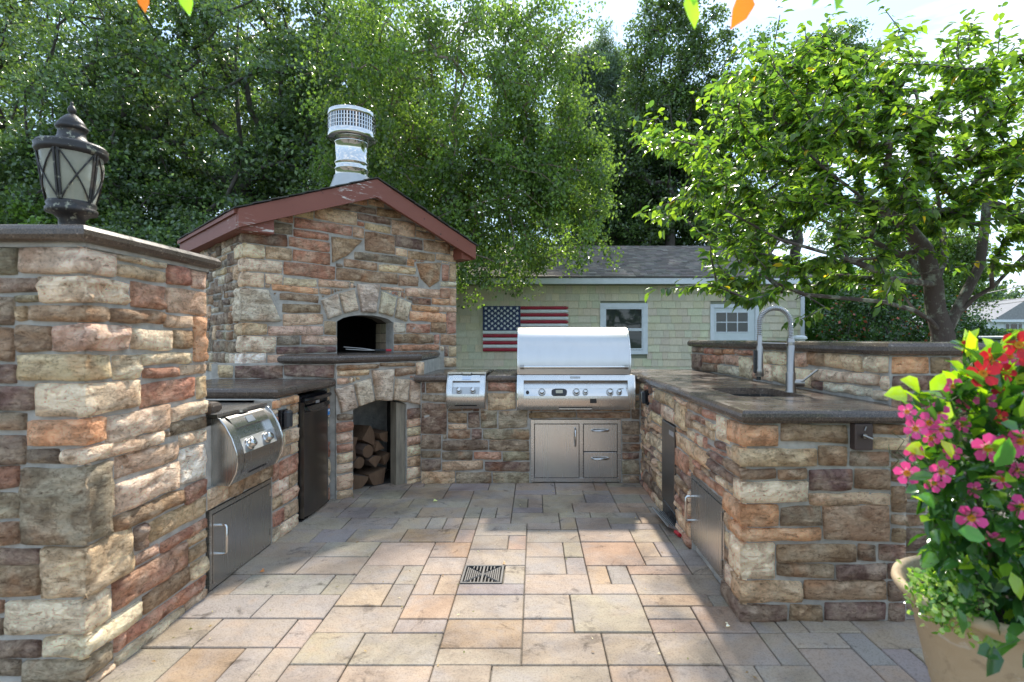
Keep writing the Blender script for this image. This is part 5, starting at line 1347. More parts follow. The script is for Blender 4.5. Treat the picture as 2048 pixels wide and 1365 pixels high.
for i in range(nn + 1):
    u_ = i / nn; p = arc(u_); d_ = (arc(min(1, u_ + .01)) - arc(max(0, u_ - .01))).normalized(); s1 = Vector((0, 1, 0)); s2 = d_.cross(s1); a = 2 * math.pi * i / 9
    pts.append(p + (s1 * math.cos(a) + s2 * math.sin(a)) * .0135)
mb.tube(pts, .0028, 5); mb.build('spring', M_CHR, fa)
mb = MB(); mb.tube([arc(i / 30) for i in range(31)], .0095, 10); mb.build('hose', m_plain('grey_hose', (.22, .22, .22), .5), fa)
mb = MB(); mb.tube([(fx, fy, 1.195), (fx - .176, fy, 1.20)], .0055, 8); mb.lathe([(.0215, 1.188), (.0215, 1.205)], (fx, fy, 0), 16); mb.build('docking_arm', M_NICK, fa)
mb = MB(); mb.lathe([(.010, 1.245), (.014, 1.235), (.014, 1.19), (.019, 1.17), (.020, 1.06), (.023, 1.045), (.023, 1.015), (.018, 1.01)], (fx - .176, fy, 0), 20); sh = mb.build('spray_head', M_NICK, fa)
mb = MB(); mb.box(fx - .208, fx - .194, fy - .012, fy + .012, 1.03, 1.16, .004); mb.build('trigger', M_BLK, sh)
mb = MB(); mb.tube([(fx - .18, fy + .0, 1.01), (fx - .18, fy + .0, .99)], .012, 10); mb.build('nozzle', M_BLK, sh)
# ================================================================== garage
GY = 12.9; GSC = FPX / GY
def gxp(px): return (px - VX) / GSC
def gzp(py): return CAMZ - (py - VY) / GSC
ga = empty('garage', (1.5, 15, 0), 'sage green shingled garage with dark roof behind the grill', 'garage')
M_SAGE = m_tint('sage_shake_paint', .75, bmp=.004, sc=6, stretch=(14, 14, 1.2), var=.18)
M_WHT = m_plain('white_trim_paint', (.70, .72, .74), .5, var=.05)
GX_0, GX_1 = -4.2, gxp(1601)
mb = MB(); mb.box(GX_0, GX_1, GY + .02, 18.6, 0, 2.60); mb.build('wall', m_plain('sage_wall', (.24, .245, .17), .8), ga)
WN = (gxp(1200), gxp(1295), gzp(709), gzp(607)); DO = (gxp(1420), gxp(1517), 0, gzp(609))
sz = .1775; rest = MB(); nsh = 0
zt_ = gzp(573); row = 0; z = zt_
while z > -.02:
    x = GX_0 + random.uniform(-.1, 0)
    while x < GX_1:
        w_ = random.choice([.13, .17, .2, .22, .25, .29, .33]) * random.uniform(.9, 1.1); xa, xb = max(x, GX_0) + .002, min(x + w_, GX_1) - .002; x += w_
        z_lo, z_hi = z - sz + random.uniform(-.004, .003), z
        segs = [(xa, xb)]
        for (a, b_, c, d_) in (WN, DO):
            if z_lo < d_ - .02 and z_hi > c + .02:
                ns = []
                for (p, q) in segs:
                    if q <= a + .02 or p >= b_ - .02: ns.append((p, q)); continue
                    if p < a - .02: ns.append((p, a + .01))
                    if q > b_ + .02: ns.append((b_ - .01, q))
                segs = ns
        for (p, q) in segs:
            if q - p < .02: continue
            vis = z_lo > .40 and p > gxp(905) and nsh < 298
            m_ = MB() if vis else rest
            tn = jit((.68, .61, .435), .06)
            e = random.uniform(0, .003)
            vs = [(a, b_, c) for (b_, c) in ((GY + .015, z_hi + .02), (GY + .008, z_hi + .02), (GY - .012 - e, z_lo), (GY + .015, z_lo)) for a in (p, q)]
            m_.add(vs, [(0, 2, 3, 1), (2, 4, 5, 3), (4, 6, 7, 5), (0, 6, 4, 2), (1, 3, 5, 7)], tn)
            if vis: nsh += 1; m_.build('shingle', M_SAGE, ga)
    z -= sz; row += 1
rest.build('shingle', M_SAGE, ga, kind='stuff')
mb = MB(); mb.box(GX_0 - .3, GX_1 + .12, GY - .32, GY - .29, gzp(571), gzp(557), .004); mb.build('fascia', M_WHT, ga)
mb = MB(); mb.box(GX_0 - .3, GX_1 + .12, GY - .288, GY + .02, gzp(571) + .02, gzp(571) + .035); mb.build('soffit', M_WHT, ga)
mb = MB(); mb.box(GX_1 - .005, GX_1 + .09, GY - .03, GY + .08, 0, gzp(571) + .02, .004); mb.build('corner_board', M_WHT, ga)
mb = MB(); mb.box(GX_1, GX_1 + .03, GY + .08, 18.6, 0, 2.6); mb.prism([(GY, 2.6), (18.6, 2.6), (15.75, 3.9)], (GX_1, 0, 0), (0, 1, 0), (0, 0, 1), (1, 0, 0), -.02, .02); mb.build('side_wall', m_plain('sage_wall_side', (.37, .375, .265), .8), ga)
ez, rz_ = gzp(557) - .0, 3.98; ey, ry = GY - .33, 15.75
mb = MB(); mb.prism([(ey, ez - .03), (ry, rz_ - .04), (18.9, ez - .03), (18.9, ez - .0), (ry, rz_ - .01), (ey, ez)], (GX_0 - .3, 0, 0), (0, 1, 0), (0, 0, 1), (1, 0, 0), 0, GX_1 + .2 - GX_0 + .3); mb.build('roof', m_plain('roof_deck_board', (.08, .07, .06), .9), ga)
mb = MB(); nC = 24
for i in range(nC):
    f0_, f1_ = i / nC, (i + 1) / nC + .003
    y0_, y1_ = ey + (ry - ey) * f0_, ey + (ry - ey) * f1_; z0_, z1_ = ez + (rz_ - ez) * f0_, ez + (rz_ - ez) * f1_
    x = GX_0 - .32 - (i % 2) * .1
    while x < GX_1 + .14:
        w_ = random.uniform(.14, .2); a, b_ = x, min(x + w_ - .004, GX_1 + .15); x += w_; h_ = random.uniform(.010, .020)
        mb.add([(a, y0_, z0_), (b_, y0_, z0_), (b_, y0_, z0_ + h_), (a, y0_, z0_ + h_), (b_, y1_, z1_ + .004), (a, y1_, z1_ + .004)], [(0, 1, 2, 3), (3, 2, 4, 5), (1, 4, 2), (0, 3, 5)], jit(random.choice([(.20, .17, .145), (.16, .14, .12), (.25, .215, .18)]), .2))
mb.build('roof_shingles', M_SHG, ga, kind='stuff')
# window
y = GY - .022
M_PANE = m_glass_dark('window_glass', (.022, .026, .024), .03)
mb = MB(); tw = .115
for a in ((WN[0], WN[1], WN[2], WN[2] + .10), (WN[0], WN[1], WN[3] - tw, WN[3]), (WN[0], WN[0] + tw, WN[2] + .10, WN[3] - tw), (WN[1] - tw, WN[1], WN[2] + .10, WN[3] - tw)): mb.box(a[0], a[1], y - .012, y + .03, a[2], a[3], .003)
wi = mb.build('window', M_WHT, ga)
mid = gzp(660)
for nm, za, zb_, dy in (('sash', WN[2] + .11, mid, .004), ('sash', mid, WN[3] - tw, -.004)):
    mb = MB(); a, b_ = WN[0] + tw, WN[1] - tw
    for q in ((a, b_, za, za + .035), (a, b_, zb_ - .03, zb_), (a, a + .03, za + .035, zb_ - .03), (b_ - .03, b_, za + .035, zb_ - .03)): mb.box(q[0], q[1], y + .0 + dy, y + .02 + dy, q[2], q[3], .002)
    sh_ = mb.build(nm, M_WHT, wi)
mb = MB(); mb.box(WN[0] + tw + .01, WN[1] - tw - .01, y + .018, y + .024, WN[2] + .1, WN[3] - tw); mb.build('pane', M_PANE, wi)
# door
mb = MB()
for a in ((DO[0], DO[0] + .09, 0, DO[3]), (DO[1] - .09, DO[1], 0, DO[3]), (DO[0] + .09, DO[1] - .09, DO[3] - .09, DO[3])): mb.box(a[0], a[1], y - .012, y + .03, a[2], a[3], .003)
df = mb.build('door', M_WHT, ga)
M_DW = m_plain('white_door_paint', (.62, .66, .66), .45, var=.04)
la, lb_ = DO[0] + .095, DO[1] - .095; wa, wb, wc, wd = gxp(1431), gxp(1496), gzp(665), gzp(625)
mb = MB(); 
for q in ((la, wa, .03, DO[3] - .095), (wb, lb_, .03, DO[3] - .095), (wa, wb, .03, wc), (wa, wb, wd, DO[3] - .095)): mb.box(q[0], q[1], y + .012, y + .05, q[2], q[3])
for k_ in range(2):
    xa = la + .09 + k_ * (lb_ - la) * .5; mb.box(xa, xa + (lb_ - la) * .5 - .18, y + .006, y + .012, .25, gzp(678), .006)
mb.build('door_leaf', M_DW, df)
mb = MB()
for i in range(4): xx = wa + (wb - wa) * i / 3; mb.box(xx - .012, xx + .012, y + .002, y + .03, wc, wd, .002)
for i in range(3): z_ = wc + (wd - wc) * i / 2; mb.box(wa, wb, y + .003, y + .029, z_ - .012, z_ + .012, .002)
mb.build('muntins', M_WHT, df)
for i in range(3):
    for j in range(2):
        mb = MB(); mb.box(wa + (wb - wa) * i / 3 + .013, wa + (wb - wa) * (i + 1) / 3 - .013, y + .016, y + .022, wc + (wd - wc) * j / 2 + .013, wc + (wd - wc) * (j + 1) / 2 - .013); mb.build('pane', M_PANE, df)
mb = MB(); mb.lathe([(.028, 0), (.03, .02), (.018, .04), (.001, .045)], (0, 0, 0), 12); me_ = mb.build('knob', M_NICK, None); me_.data.transform(Matrix.Translation(Vector((lb_ - .07, y + .01, .98)) - wl(df)) @ Matrix.Rotation(R(90), 4, 'X')); me_.parent = df

# flag of fence pickets
FXa, FXb = gxp(966), gxp(1140); FZt, FZb = gzp(613), gzp(703.5); FXc = gxp(1041)
fl_ = empty('picket_flag', ((FXa + FXb) / 2, GY - .04, FZb), 'wooden picket stars and stripes flag hung on the green garage wall', 'flag')
M_FR = m_plain('flag_red_paint', (.33, .012, .03), .5, var=.2); M_FW = m_plain('flag_white_paint', (.70, .72, .70), .5, var=.08); M_FB = m_plain('flag_blue_paint', (.008, .025, .10), .5, var=.3)
hh = (FZt - FZb) / 13; yf = GY - .035
for i in range(13):
    z1_ = FZt - i * hh; z0_ = z1_ - hh; a = FXc if i < 7 else FXa; a += .003; b_ = FXb
    mb = MB(); n_ = 6
    pr = [(-.5 + k_ / n_, math.sqrt(max(0, 1 - (2 * k_ / n_ - 1) ** 2)) * .018) for k_ in range(n_ + 1)]
    prof = [(z0_ + hh * (.5 + p * .94), yf - .012 - q) for p, q in pr]
    tip = b_ - .035 + random.uniform(-.005, .005); vs = []
    for xx, sc in ((a, 1), (tip - .08, 1), (tip - .03, .72), (tip, .05)):
        zc = (z0_ + z1_) / 2; vs += [(xx, yf + (q - yf) * (sc if sc < 1 else 1), zc + (p - zc) * sc) for p, q in prof]
    k_ = len(prof); mb.add(vs, [(r_ * k_ + j, r_ * k_ + j + 1, (r_ + 1) * k_ + j + 1, (r_ + 1) * k_ + j) for r_ in range(3) for j in range(k_ - 1)], None, True)
    mb.build('picket', M_FR if i % 2 == 0 else M_FW, fl_)
mb = MB(); mb.box(FXa, FXc, yf - .022, yf + .01, FZt - hh * 7 + .002, FZt + .002, .003); cn = mb.build('canton', M_FB, fl_)
mb = MB(); mb.box(FXa + .02, FXb - .2, yf + .0, GY + .0, FZb + .1, FZb + .16); mb.box(FXa + .02, FXb - .2, yf, GY, FZt - .2, FZt - .14); mb.build('backing_board', M_WHT, fl_)
star_me = None
cw = (FXc - FXa); ch = hh * 7
for r_ in range(9):
    nst = 6 if r_ % 2 == 0 else 5
    for c_ in range(nst):
        cx_ = FXa + cw * ((c_ + .5) / 6 if nst == 6 else (c_ + 1) / 6); cz_ = FZt - ch * (r_ + .85) / 9.7
        if star_me is None:
            mb = MB(); rr = .043; pl = [((rr if k_ % 2 == 0 else rr * .45) * math.sin(math.pi * k_ / 5), (rr if k_ % 2 == 0 else rr * .45) * math.cos(math.pi * k_ / 5)) for k_ in range(10)]
            mb.prism(pl, (0, 0, 0), (1, 0, 0), (0, 0, 1), (0, -1, 0), 0, .012)
            star_me = mb.build('star', M_FW, None)
            so = star_me; star_me = so.data
        else: so = bpy.data.objects.new('star', star_me); COL.objects.link(so)
        so.parent = cn; so.location = Vector((cx_, yf - .022, cz_)) - wl(cn)

# ================================================================== vegetation
def leafmesh(name, P, D, Nn, L_, Wd, tint, mat, parent, fold=.25, shape='hex', **kw):
    """P bases, D leaf axis, Nn face normal (n,3), L lengths, W widths, tint (n,3)"""
    n = len(P); D = D / np.linalg.norm(D, axis=1, keepdims=True); B = np.cross(Nn, D); B /= np.maximum(np.linalg.norm(B, axis=1, keepdims=True), 1e-6); Nn = np.cross(D, B)
    L_ = L_[:, None]; Wd = Wd[:, None]
    if shape == 'hex':
        pts = [P, P + D * L_ * .3 + B * Wd * .5 + Nn * Wd * fold * .6, P + D * L_ * .68 + B * Wd * .42 + Nn * Wd * (fold * .3), P + D * L_ - Nn * L_ * .12,
               P + D * L_ * .68 - B * Wd * .42 + Nn * Wd * (fold * .3), P + D * L_ * .3 - B * Wd * .5 + Nn * Wd * fold * .6, P + D * L_ * .5]
        fl = [(0, 1, 6), (1, 2, 6), (2, 3, 6), (3, 4, 6), (4, 5, 6), (5, 0, 6)]
    else:
        pts = [P, P + D * L_ * .48 + B * Wd * .5, P + D * L_, P + D * L_ * .48 - B * Wd * .5 + Nn * Wd * fold]; fl = [(0, 1, 2), (0, 2, 3)]
    k = len(pts); V = np.stack(pts, 1).reshape(-1, 3)
    F = (np.arange(n)[:, None, None] * k + np.array(fl)[None]).reshape(-1, 3)
    off = np.array(wl(parent)) if parent is not None else np.zeros(3)
    me = bpy.data.meshes.new(name); me.vertices.add(len(V)); me.vertices.foreach_set('co', (V - off).astype(np.float32).ravel())
    me.loops.add(F.size); me.loops.foreach_set('vertex_index', F.astype(np.int32).ravel())
    me.polygons.add(len(F)); me.polygons.foreach_set('loop_start', np.arange(0, F.size, 3, dtype=np.int32)); me.polygons.foreach_set('loop_total', np.full(len(F), 3, dtype=np.int32))
    if shape == 'hex': me.polygons.foreach_set('use_smooth', np.ones(len(F), bool))
    at = me.attributes.new('tint', 'FLOAT_COLOR', 'FACE'); tt = np.ones((len(F), 4), np.float32); tt[:, :3] = np.repeat(tint, len(fl), axis=0); at.data.foreach_set('color', tt.ravel())
    me.update(calc_edges=True); me.validate()
    o = finish(name, me, mat, parent); return tag(o, **kw) if kw else o
rng = np.random.default_rng(5)
def unit(n): v = rng.normal(size=(n, 3)); return v / np.linalg.norm(v, axis=1, keepdims=True)
def skeleton(start_nodes, targets, step=.35, sag=0.0, wig=.12):
    """attach each target to the nearest node; returns nodes, parents"""
    nod = [np.array(p, float) for p, _ in start_nodes]; par = [q for _, q in start_nodes]
    arr = np.zeros((len(nod) + len(targets) * 14, 3)); arr[:len(nod)] = nod; n = len(nod)
    base = arr[0]; dist = np.linalg.norm(targets - arr[:n].mean(0), axis=1); order = np.argsort(dist); tips = []
    for ti in order:
        tg_ = targets[ti]; d_ = arr[:n] - tg_; dd = (d_ ** 2).sum(1)
        # prefer nodes below / inwards
        pen = dd * (1 + .8 * np.clip(d_[:, 2] / np.sqrt(dd + 1e-6), 0, 1)); i = int(np.argmin(pen)); L_ = math.sqrt(dd[i]); k = min(12, max(1, int(L_ / step)))
        a = arr[i].copy(); last = i
        for j in range(1, k + 1):
            f = j / k; p = a * (1 - f) + tg_ * f + rng.normal(size=3) * wig * step * (1 if j < k else 0); p[2] += sag * math.sin(math.pi * f) * L_
            arr[n] = p; par.append(last); last = n; n += 1
        tips.append(last)
    return arr[:n], par, tips
def limbs(mb, arr, par, tips, r_tip, r_root, minr=0.0, n=5, expo=2.2):
    N_ = len(arr); w = np.zeros(N_)
    for t_ in tips: w[t_] += 1
    for i in range(N_ - 1, 0, -1):
        if par[i] is not None and par[i] >= 0: w[par[i]] += w[i]
    w = np.maximum(w, 1); rad = r_tip * w ** (1 / expo); rad *= r_root / max(rad[0], 1e-6) if rad[0] > r_root else 1
    kids = {}
    for i in range(N_):
        if par[i] is not None and par[i] >= 0: kids.setdefault(par[i], []).append(i)
    done = set(); stack = [0]
    starts = [(None, 0)]
    while starts:
        pr, i = starts.pop(); path = ([pr] if pr is not None else []) + [i]
        while i in kids:
            ks = sorted(kids[i], key=lambda q: -w[q]); 
            for q in ks[1:]: starts.append((i, q))
            i = ks[0]; path.append(i)
        rr = [rad[p] for p in path]
        if pr is not None: rr[0] = min(rr[0], rr[1] * 1.25)
        if max(rr) < minr or len(path) < 2: continue
        mb.tube([arr[p] for p in path], rr, n, caps=False)
    return rad
def crown_pts(n, c, r, shell=.5, noise_amp=.28, low=-1.0, f=1.3):
    out = []
    sd_ = rng.uniform(0, 99)
    while len(out) < n:
        v = rng.normal(size=3); v /= np.linalg.norm(v)
        if v[2] < low: continue
        k = rng.uniform(0, 1) ** (1 / 3) * (1 - shell) + shell * rng.uniform(.82, 1.0)
        k *= 1 + noise_amp * noise.noise(Vector((v[0] * f + sd_, v[1] * f, v[2] * f))) * 1.6
        out.append(np.array(c) + v * k * np.array(r))
    return np.array(out)
def clump_leaves(targets, per, rc, flat=.6):
    n = len(targets) * per; T_ = np.repeat(targets, per, axis=0)
    rc_ = np.repeat(rng.uniform(.6, 1.3, len(targets)) * rc, per)[:, None]
    return T_ + unit(n) * (rng.uniform(0, 1, (n, 1)) ** .45) * rc_ * np.array([1, 1, flat]), np.repeat(np.arange(len(targets)), per)
M_LOAK = m_leaf('oak_leaf', .28, .33, .6); M_LBIR = m_leaf('birch_leaf', .5, .33, .6, (1.5, 1.65, .6)); M_LCHE = m_leaf('cherry_leaf', .55, .33, .55, (1.55, 1.9, .6))
M_BDK = m_bark('dark_bark', (.045, .036, .03), (.14, .14, .11), 6, .5); M_BBI = m_bark('birch_bark', (.16, .105, .08), (.5, .42, .35), 5, .6); M_BCH = m_bark('cherry_bark', (.065, .047, .038), (.30, .31, .23), 9, .85)
def tree(name, label, base, trunk, crown, ntar, per, rc, leaf, pal, mleaf, mbark, r_root=.22, shell=.45, group=None, cat='tree', droop=.3, low=-1, na=.28, step=.5, flat=.6, ycull=None, var=.35, rtip=.012, extra=None):
    g = empty(name, base, label, cat, group)
    tgts = np.concatenate([crown_pts(int(ntar * f), c, r, shell, na, low) for c, r, f in crown])
    if extra is not None: tgts = np.concatenate([tgts, extra])
    st = [(trunk[0], -1)] + [(trunk[i], i - 1) for i in range(1, len(trunk))]
    arr, par, tips = skeleton(st, tgts, step)
    mb = MB(); limbs(mb, arr, par, tips, rtip, r_root, rtip * 1.01, 6); mb.build('trunk', mbark, g)
    P, idx = clump_leaves(tgts, per, rc, flat); n = len(P)
    if ycull is not None: k = ycull(P); P = P[k]; idx = idx[k]; n = len(P)
    Dd = unit(n); Dd[:, 2] -= droop; Nn = unit(n) * .75 + np.array([0, 0, .7])
    cl = rng.normal(0, var, len(tgts))[idx] + rng.normal(0, var * .6, n)
    pa = np.array(pal)[rng.integers(0, len(pal), n)] * np.exp(cl * .6)[:, None]
    leafmesh('crown', P, Dd, Nn, rng.uniform(.75, 1.25, n) * leaf[0], rng.uniform(.75, 1.25, n) * leaf[1], pa, mleaf, g, .3, 'dia')
    return g
def at(px, py, Y): return np.array([(px - VX) * Y / FPX, Y, CAMZ - (py - VY) * Y / FPX])
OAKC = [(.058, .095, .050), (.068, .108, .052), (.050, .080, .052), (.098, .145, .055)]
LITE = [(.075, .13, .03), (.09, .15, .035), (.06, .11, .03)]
# birch, centre
b = at(905, 0, 10.8); bx = b[0]
tree('birch_tree', 'airy light green birch with drooping twigs rising behind the oven roof', (bx, 11.2, 0), [(bx - .38, 11.2, 0), (bx - .33, 11.2, 1.5), (bx - .2, 11.15, 3), (bx - .05, 11.1, 4.5), (bx, 11.0, 6), (bx + .1, 11.0, 7.3), (bx + .15, 11, 8.3)],
     [((bx - .1, 11.0, 5.9), (2.75, 1.6, 3.0), .60), ((bx + .8, 10.7, 3.9), (2.35, 1.2, 1.7), .30), ((bx - 1.2, 11.0, 4.2), (1.6, 1.2, 1.9), .12), ((bx + 2.35, 10.9, 4.55), (1.25, .9, .85), .08), ((bx + .1, 11.9, 4.2), (2.3, .8, 2.4), .15), ((at(1090, 0, 10.8)[0], 11.0, 6.6), (1.15, 1.0, 2.4), .14)], 860, 80, .34, (.072, .055), [(.07, .11, .04), (.085, .13, .045), (.105, .16, .05), (.055, .09, .042)], M_LBIR, M_BBI, .13, .3, droop=1.0, flat=1.0, rtip=.006, var=.3)
# oaks, left
tr = at(478, 380, 13.5)
tree('oak_tree', 'large dark green oak whose trunk stands behind the pizza oven', (tr[0], 13.5, 0), [(tr[0], 13.5, 0), (tr[0], 13.5, 2), (tr[0] + .05, 13.5, 4), (tr[0] + .05, 13.5, 6), (tr[0] - .1, 13.5, 8), (tr[0], 13.5, 9.5)],
     [((tr[0] - .3, 13.3, 7.6), (4.3, 2.3, 3.0), .62), ((tr[0] + 2.4, 12.8, 5.0), (2.0, 1.4, 2.2), .2), ((tr[0] - 2.6, 12.6, 4.4), (2.4, 1.3, 2.0), .28), ((tr[0] + .4, 12.4, 2.9), (2.6, 1.0, 1.2), .2)], 800, 85, .46, (.115, .07), OAKC, M_LOAK, M_BDK, .26, .3, droop=.3, flat=.45, var=.45)
tree('oak_tree', 'dark oak filling the top left corner behind the lantern', (-14.2, 14.5, 0), [(-14.2, 14.5, 0), (-14.1, 14.5, 3), (-13.8, 14.4, 5), (-13.2, 14.2, 7.5), (-12.6, 14, 9.5)],
     [((-13.2, 14, 7.8), (3.8, 2.2, 3.3), .55), ((-12.6, 13.2, 4.2), (3.0, 1.5, 2.2), .4)], 520, 80, .5, (.12, .072), OAKC, M_LOAK, M_BDK, .24, .3, flat=.45, var=.45)
tree('oak_tree', 'dark leafy tree standing between the oak and the flue', (-5.2, 15.6, 0), [(-5.2, 15.6, 0), (-5.2, 15.6, 3), (-5.0, 15.5, 6), (-5.1, 15.4, 9)],
     [((-5.0, 15.4, 7.6), (2.7, 1.8, 3.8), .6), ((-5.0, 14.6, 4.4), (2.4, 1.2, 2.4), .35)], 430, 75, .46, (.115, .072), OAKC, M_LOAK, M_BDK, .2, .3, flat=.5, var=.45)
for (px_, lb_) in ((120, 'far tree closing the gaps behind the top left oak'), (640, 'far tree closing the gaps above the flue')):
    x_ = at(px_, 0, 23)[0]
    tree('oak_tree', lb_, (x_, 23, 0), [(x_, 23, 0), (x_, 23, 5), (x_, 23, 10)], [((x_, 23, 9.5), (6.0, 2.0, 6.8), 1)], 420, 75, .75, (.19, .12), OAKC, M_LOAK, M_BDK, .3, .25, flat=.6, var=.4)
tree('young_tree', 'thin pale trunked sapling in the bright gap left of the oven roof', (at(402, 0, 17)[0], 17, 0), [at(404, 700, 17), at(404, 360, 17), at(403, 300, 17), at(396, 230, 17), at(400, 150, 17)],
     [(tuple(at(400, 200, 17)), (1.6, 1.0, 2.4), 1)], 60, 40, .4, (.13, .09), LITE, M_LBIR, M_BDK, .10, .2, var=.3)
# low bushes behind the left part
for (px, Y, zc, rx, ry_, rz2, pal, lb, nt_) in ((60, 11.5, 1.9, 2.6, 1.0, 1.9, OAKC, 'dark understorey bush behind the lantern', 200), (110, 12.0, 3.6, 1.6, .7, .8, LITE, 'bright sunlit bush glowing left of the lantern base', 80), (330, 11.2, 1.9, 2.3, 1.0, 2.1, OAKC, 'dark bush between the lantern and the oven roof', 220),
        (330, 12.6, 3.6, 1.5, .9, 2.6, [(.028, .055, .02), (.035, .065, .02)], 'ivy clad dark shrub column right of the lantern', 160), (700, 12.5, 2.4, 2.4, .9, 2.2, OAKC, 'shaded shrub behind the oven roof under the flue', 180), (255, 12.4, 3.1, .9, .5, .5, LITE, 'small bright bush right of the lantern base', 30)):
    x_ = at(px, 0, Y)[0]
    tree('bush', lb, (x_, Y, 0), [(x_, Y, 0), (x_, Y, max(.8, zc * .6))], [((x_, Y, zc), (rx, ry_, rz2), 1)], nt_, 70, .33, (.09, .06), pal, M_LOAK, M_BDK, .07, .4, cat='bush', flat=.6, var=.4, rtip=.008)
# right background trees
tree('pine_tree', 'tall blue green pine whose top shows left of the open sky', (at(1195, 0, 24)[0], 24, 0), [(at(1195, 0, 24)[0], 24, z) for z in (0, 4, 8, 12, 14.8)],
     [(tuple(at(1195, 230, 24)), (1.9, 1.6, 3.6), .9), (tuple(at(1200, 400, 24)), (2.8, 1.8, 3.2), .6), (tuple(at(1240, 330, 23)), (2.6, 1.5, 3.0), .5)], 460, 130, .5, (.30, .034), [(.07, .105, .085), (.055, .09, .07), (.085, .12, .09)], M_LOAK, M_BDK, .2, .35, droop=-.2, flat=.8, var=.35)
tree('tall_tree', 'tall narrow green tree right of the pine reaching the top edge', (at(1345, 0, 19)[0], 19, 0), [(at(1340, 0, 19)[0], 19, z) for z in (0, 3, 6, 9, 12.5)],
     [(tuple(at(1345, 130, 19)), (1.9, 1.5, 3.2), .4), (tuple(at(1330, 330, 19)), (2.3, 1.6, 3.2), .5), (tuple(at(1420, 230, 19)), (1.7, 1.3, 2.6), .25)], 560, 80, .42, (.11, .075), [(.05, .085, .03), (.065, .105, .035), (.04, .07, .03)], M_LOAK, M_BDK, .18, .3, var=.4)
tree('dark_tree', 'dark dense tree low behind the garage roof', (at(1290, 0, 20.5)[0], 20.5, 0), [(at(1290, 0, 20.5)[0], 20.5, z) for z in (0, 2, 4, 6)],
     [(tuple(at(1290, 400, 20.5)), (3.3, 1.5, 2.9), 1), (tuple(at(1240, 480, 20.5)), (5.0, 1.2, 2.0), .4)], 460, 75, .5, (.13, .085), [(.025, .05, .022), (.035, .065, .025)], M_LOAK, M_BDK, .2, .35, var=.4)
tree('tall_tree', 'leafy tree top showing behind the upper left of the cherry crown', (at(1590, 0, 21)[0], 21, 0), [(at(1590, 0, 21)[0], 21, z) for z in (0, 4, 8, 11)],
     [(tuple(at(1640, 190, 21)), (2.9, 1.6, 3.0), .6), (tuple(at(1500, 330, 21)), (3.0, 1.6, 3.6), .7)], 520, 75, .48, (.13, .085), [(.05, .09, .03), (.065, .11, .035)], M_LOAK, M_BDK, .2, .3, var=.4)
tree('tall_tree', 'sunlit tree mass filling the distance behind the cherry trunk', (at(1800, 0, 27)[0], 27, 0), [(at(1800, 0, 27)[0], 27, z) for z in (0, 3, 6)],
     [(tuple(at(1790, 500, 27)), (3.9, 1.6, 2.9), 1), (tuple(at(1905, 560, 27)), (1.8, 1.3, 2.2), .3)], 420, 70, .5, (.15, .1), [(.07, .12, .03), (.09, .14, .035), (.05, .09, .03)], M_LOAK, M_BDK, .2, .3, var=.4)
# arborvitae
ARB = [(.05, .115, .02), (.065, .14, .025), (.04, .09, .02)]
for k_, (px, lb) in enumerate(((1628, 'narrow arborvitae nearest the garage corner'), (1660, 'narrow arborvitae second from the garage corner'), (1690, 'narrow arborvitae at the right end of the row'))):
    x_ = at(px, 0, 13.8)[0]
    g = empty('arborvitae', (x_, 13.8, 0), lb, 'arborvitae', 'arborvitae row by the garage')
    mb = MB(); mb.tube([(x_, 13.8, 0), (x_, 13.8, 2.8)], [.05, .015], 6); mb.build('trunk', M_BDK, g)
    n = 9000; zz_ = rng.uniform(0, 1, n) ** .9; a = rng.uniform(0, 2 * math.pi, n); rr = (.34 * np.minimum(1, (1.03 - zz_) * 3.0) ** .7) * rng.uniform(.75, 1.05, n) * (1 + .1 * np.sin(a * 5 + zz_ * 9))
    P = np.stack([x_ + rr * np.cos(a), 13.8 + rr * np.sin(a), zz_ * (2.9 + .15 * k_)], 1); Dd = np.stack([np.cos(a) * .5, np.sin(a) * .5, np.ones(n)], 1) + rng.normal(0, .25, (n, 3))
    Nn = np.stack([np.cos(a + 1.3), np.sin(a + 1.3), np.zeros(n)], 1) + rng.normal(0, .4, (n, 3))
    leafmesh('foliage', P, Dd, Nn, rng.uniform(.08, .14, n), rng.uniform(.03, .05, n), np.array(ARB)[rng.integers(0, 3, n)] * rng.uniform(.7, 1.3, (n, 1)), M_LOAK, g, .3, 'dia')
for (px, Y, zc, rx, ry_, rz2, lb, nt_) in ((1780, 12, 1.5, 1.5, .8, 1.1, 'dark shrub with a few red leaves left of the cherry trunk', 150), (1930, 13.5, 1.1, 1.1, .7, .75, 'low dark shrub right of the cherry trunk', 80), (1720, 14.5, 1.6, 1.5, .8, 1.6, 'dark hedge like shrub beyond the arborvitae', 130)):
    x_ = at(px, 0, Y)[0]
    tree('shrub', lb, (x_, Y, 0), [(x_, Y, 0), (x_, Y, .7)], [((x_, Y, zc), (rx, ry_, rz2), 1)], nt_, 70, .26, (.08, .05), [(.03, .065, .022), (.04, .08, .025), (.025, .05, .025)] * 6 + [(.25, .06, .04)] * (1 if px == 1780 else 0), M_LOAK, M_BDK, .05, .4, cat='shrub', var=.35, rtip=.008)
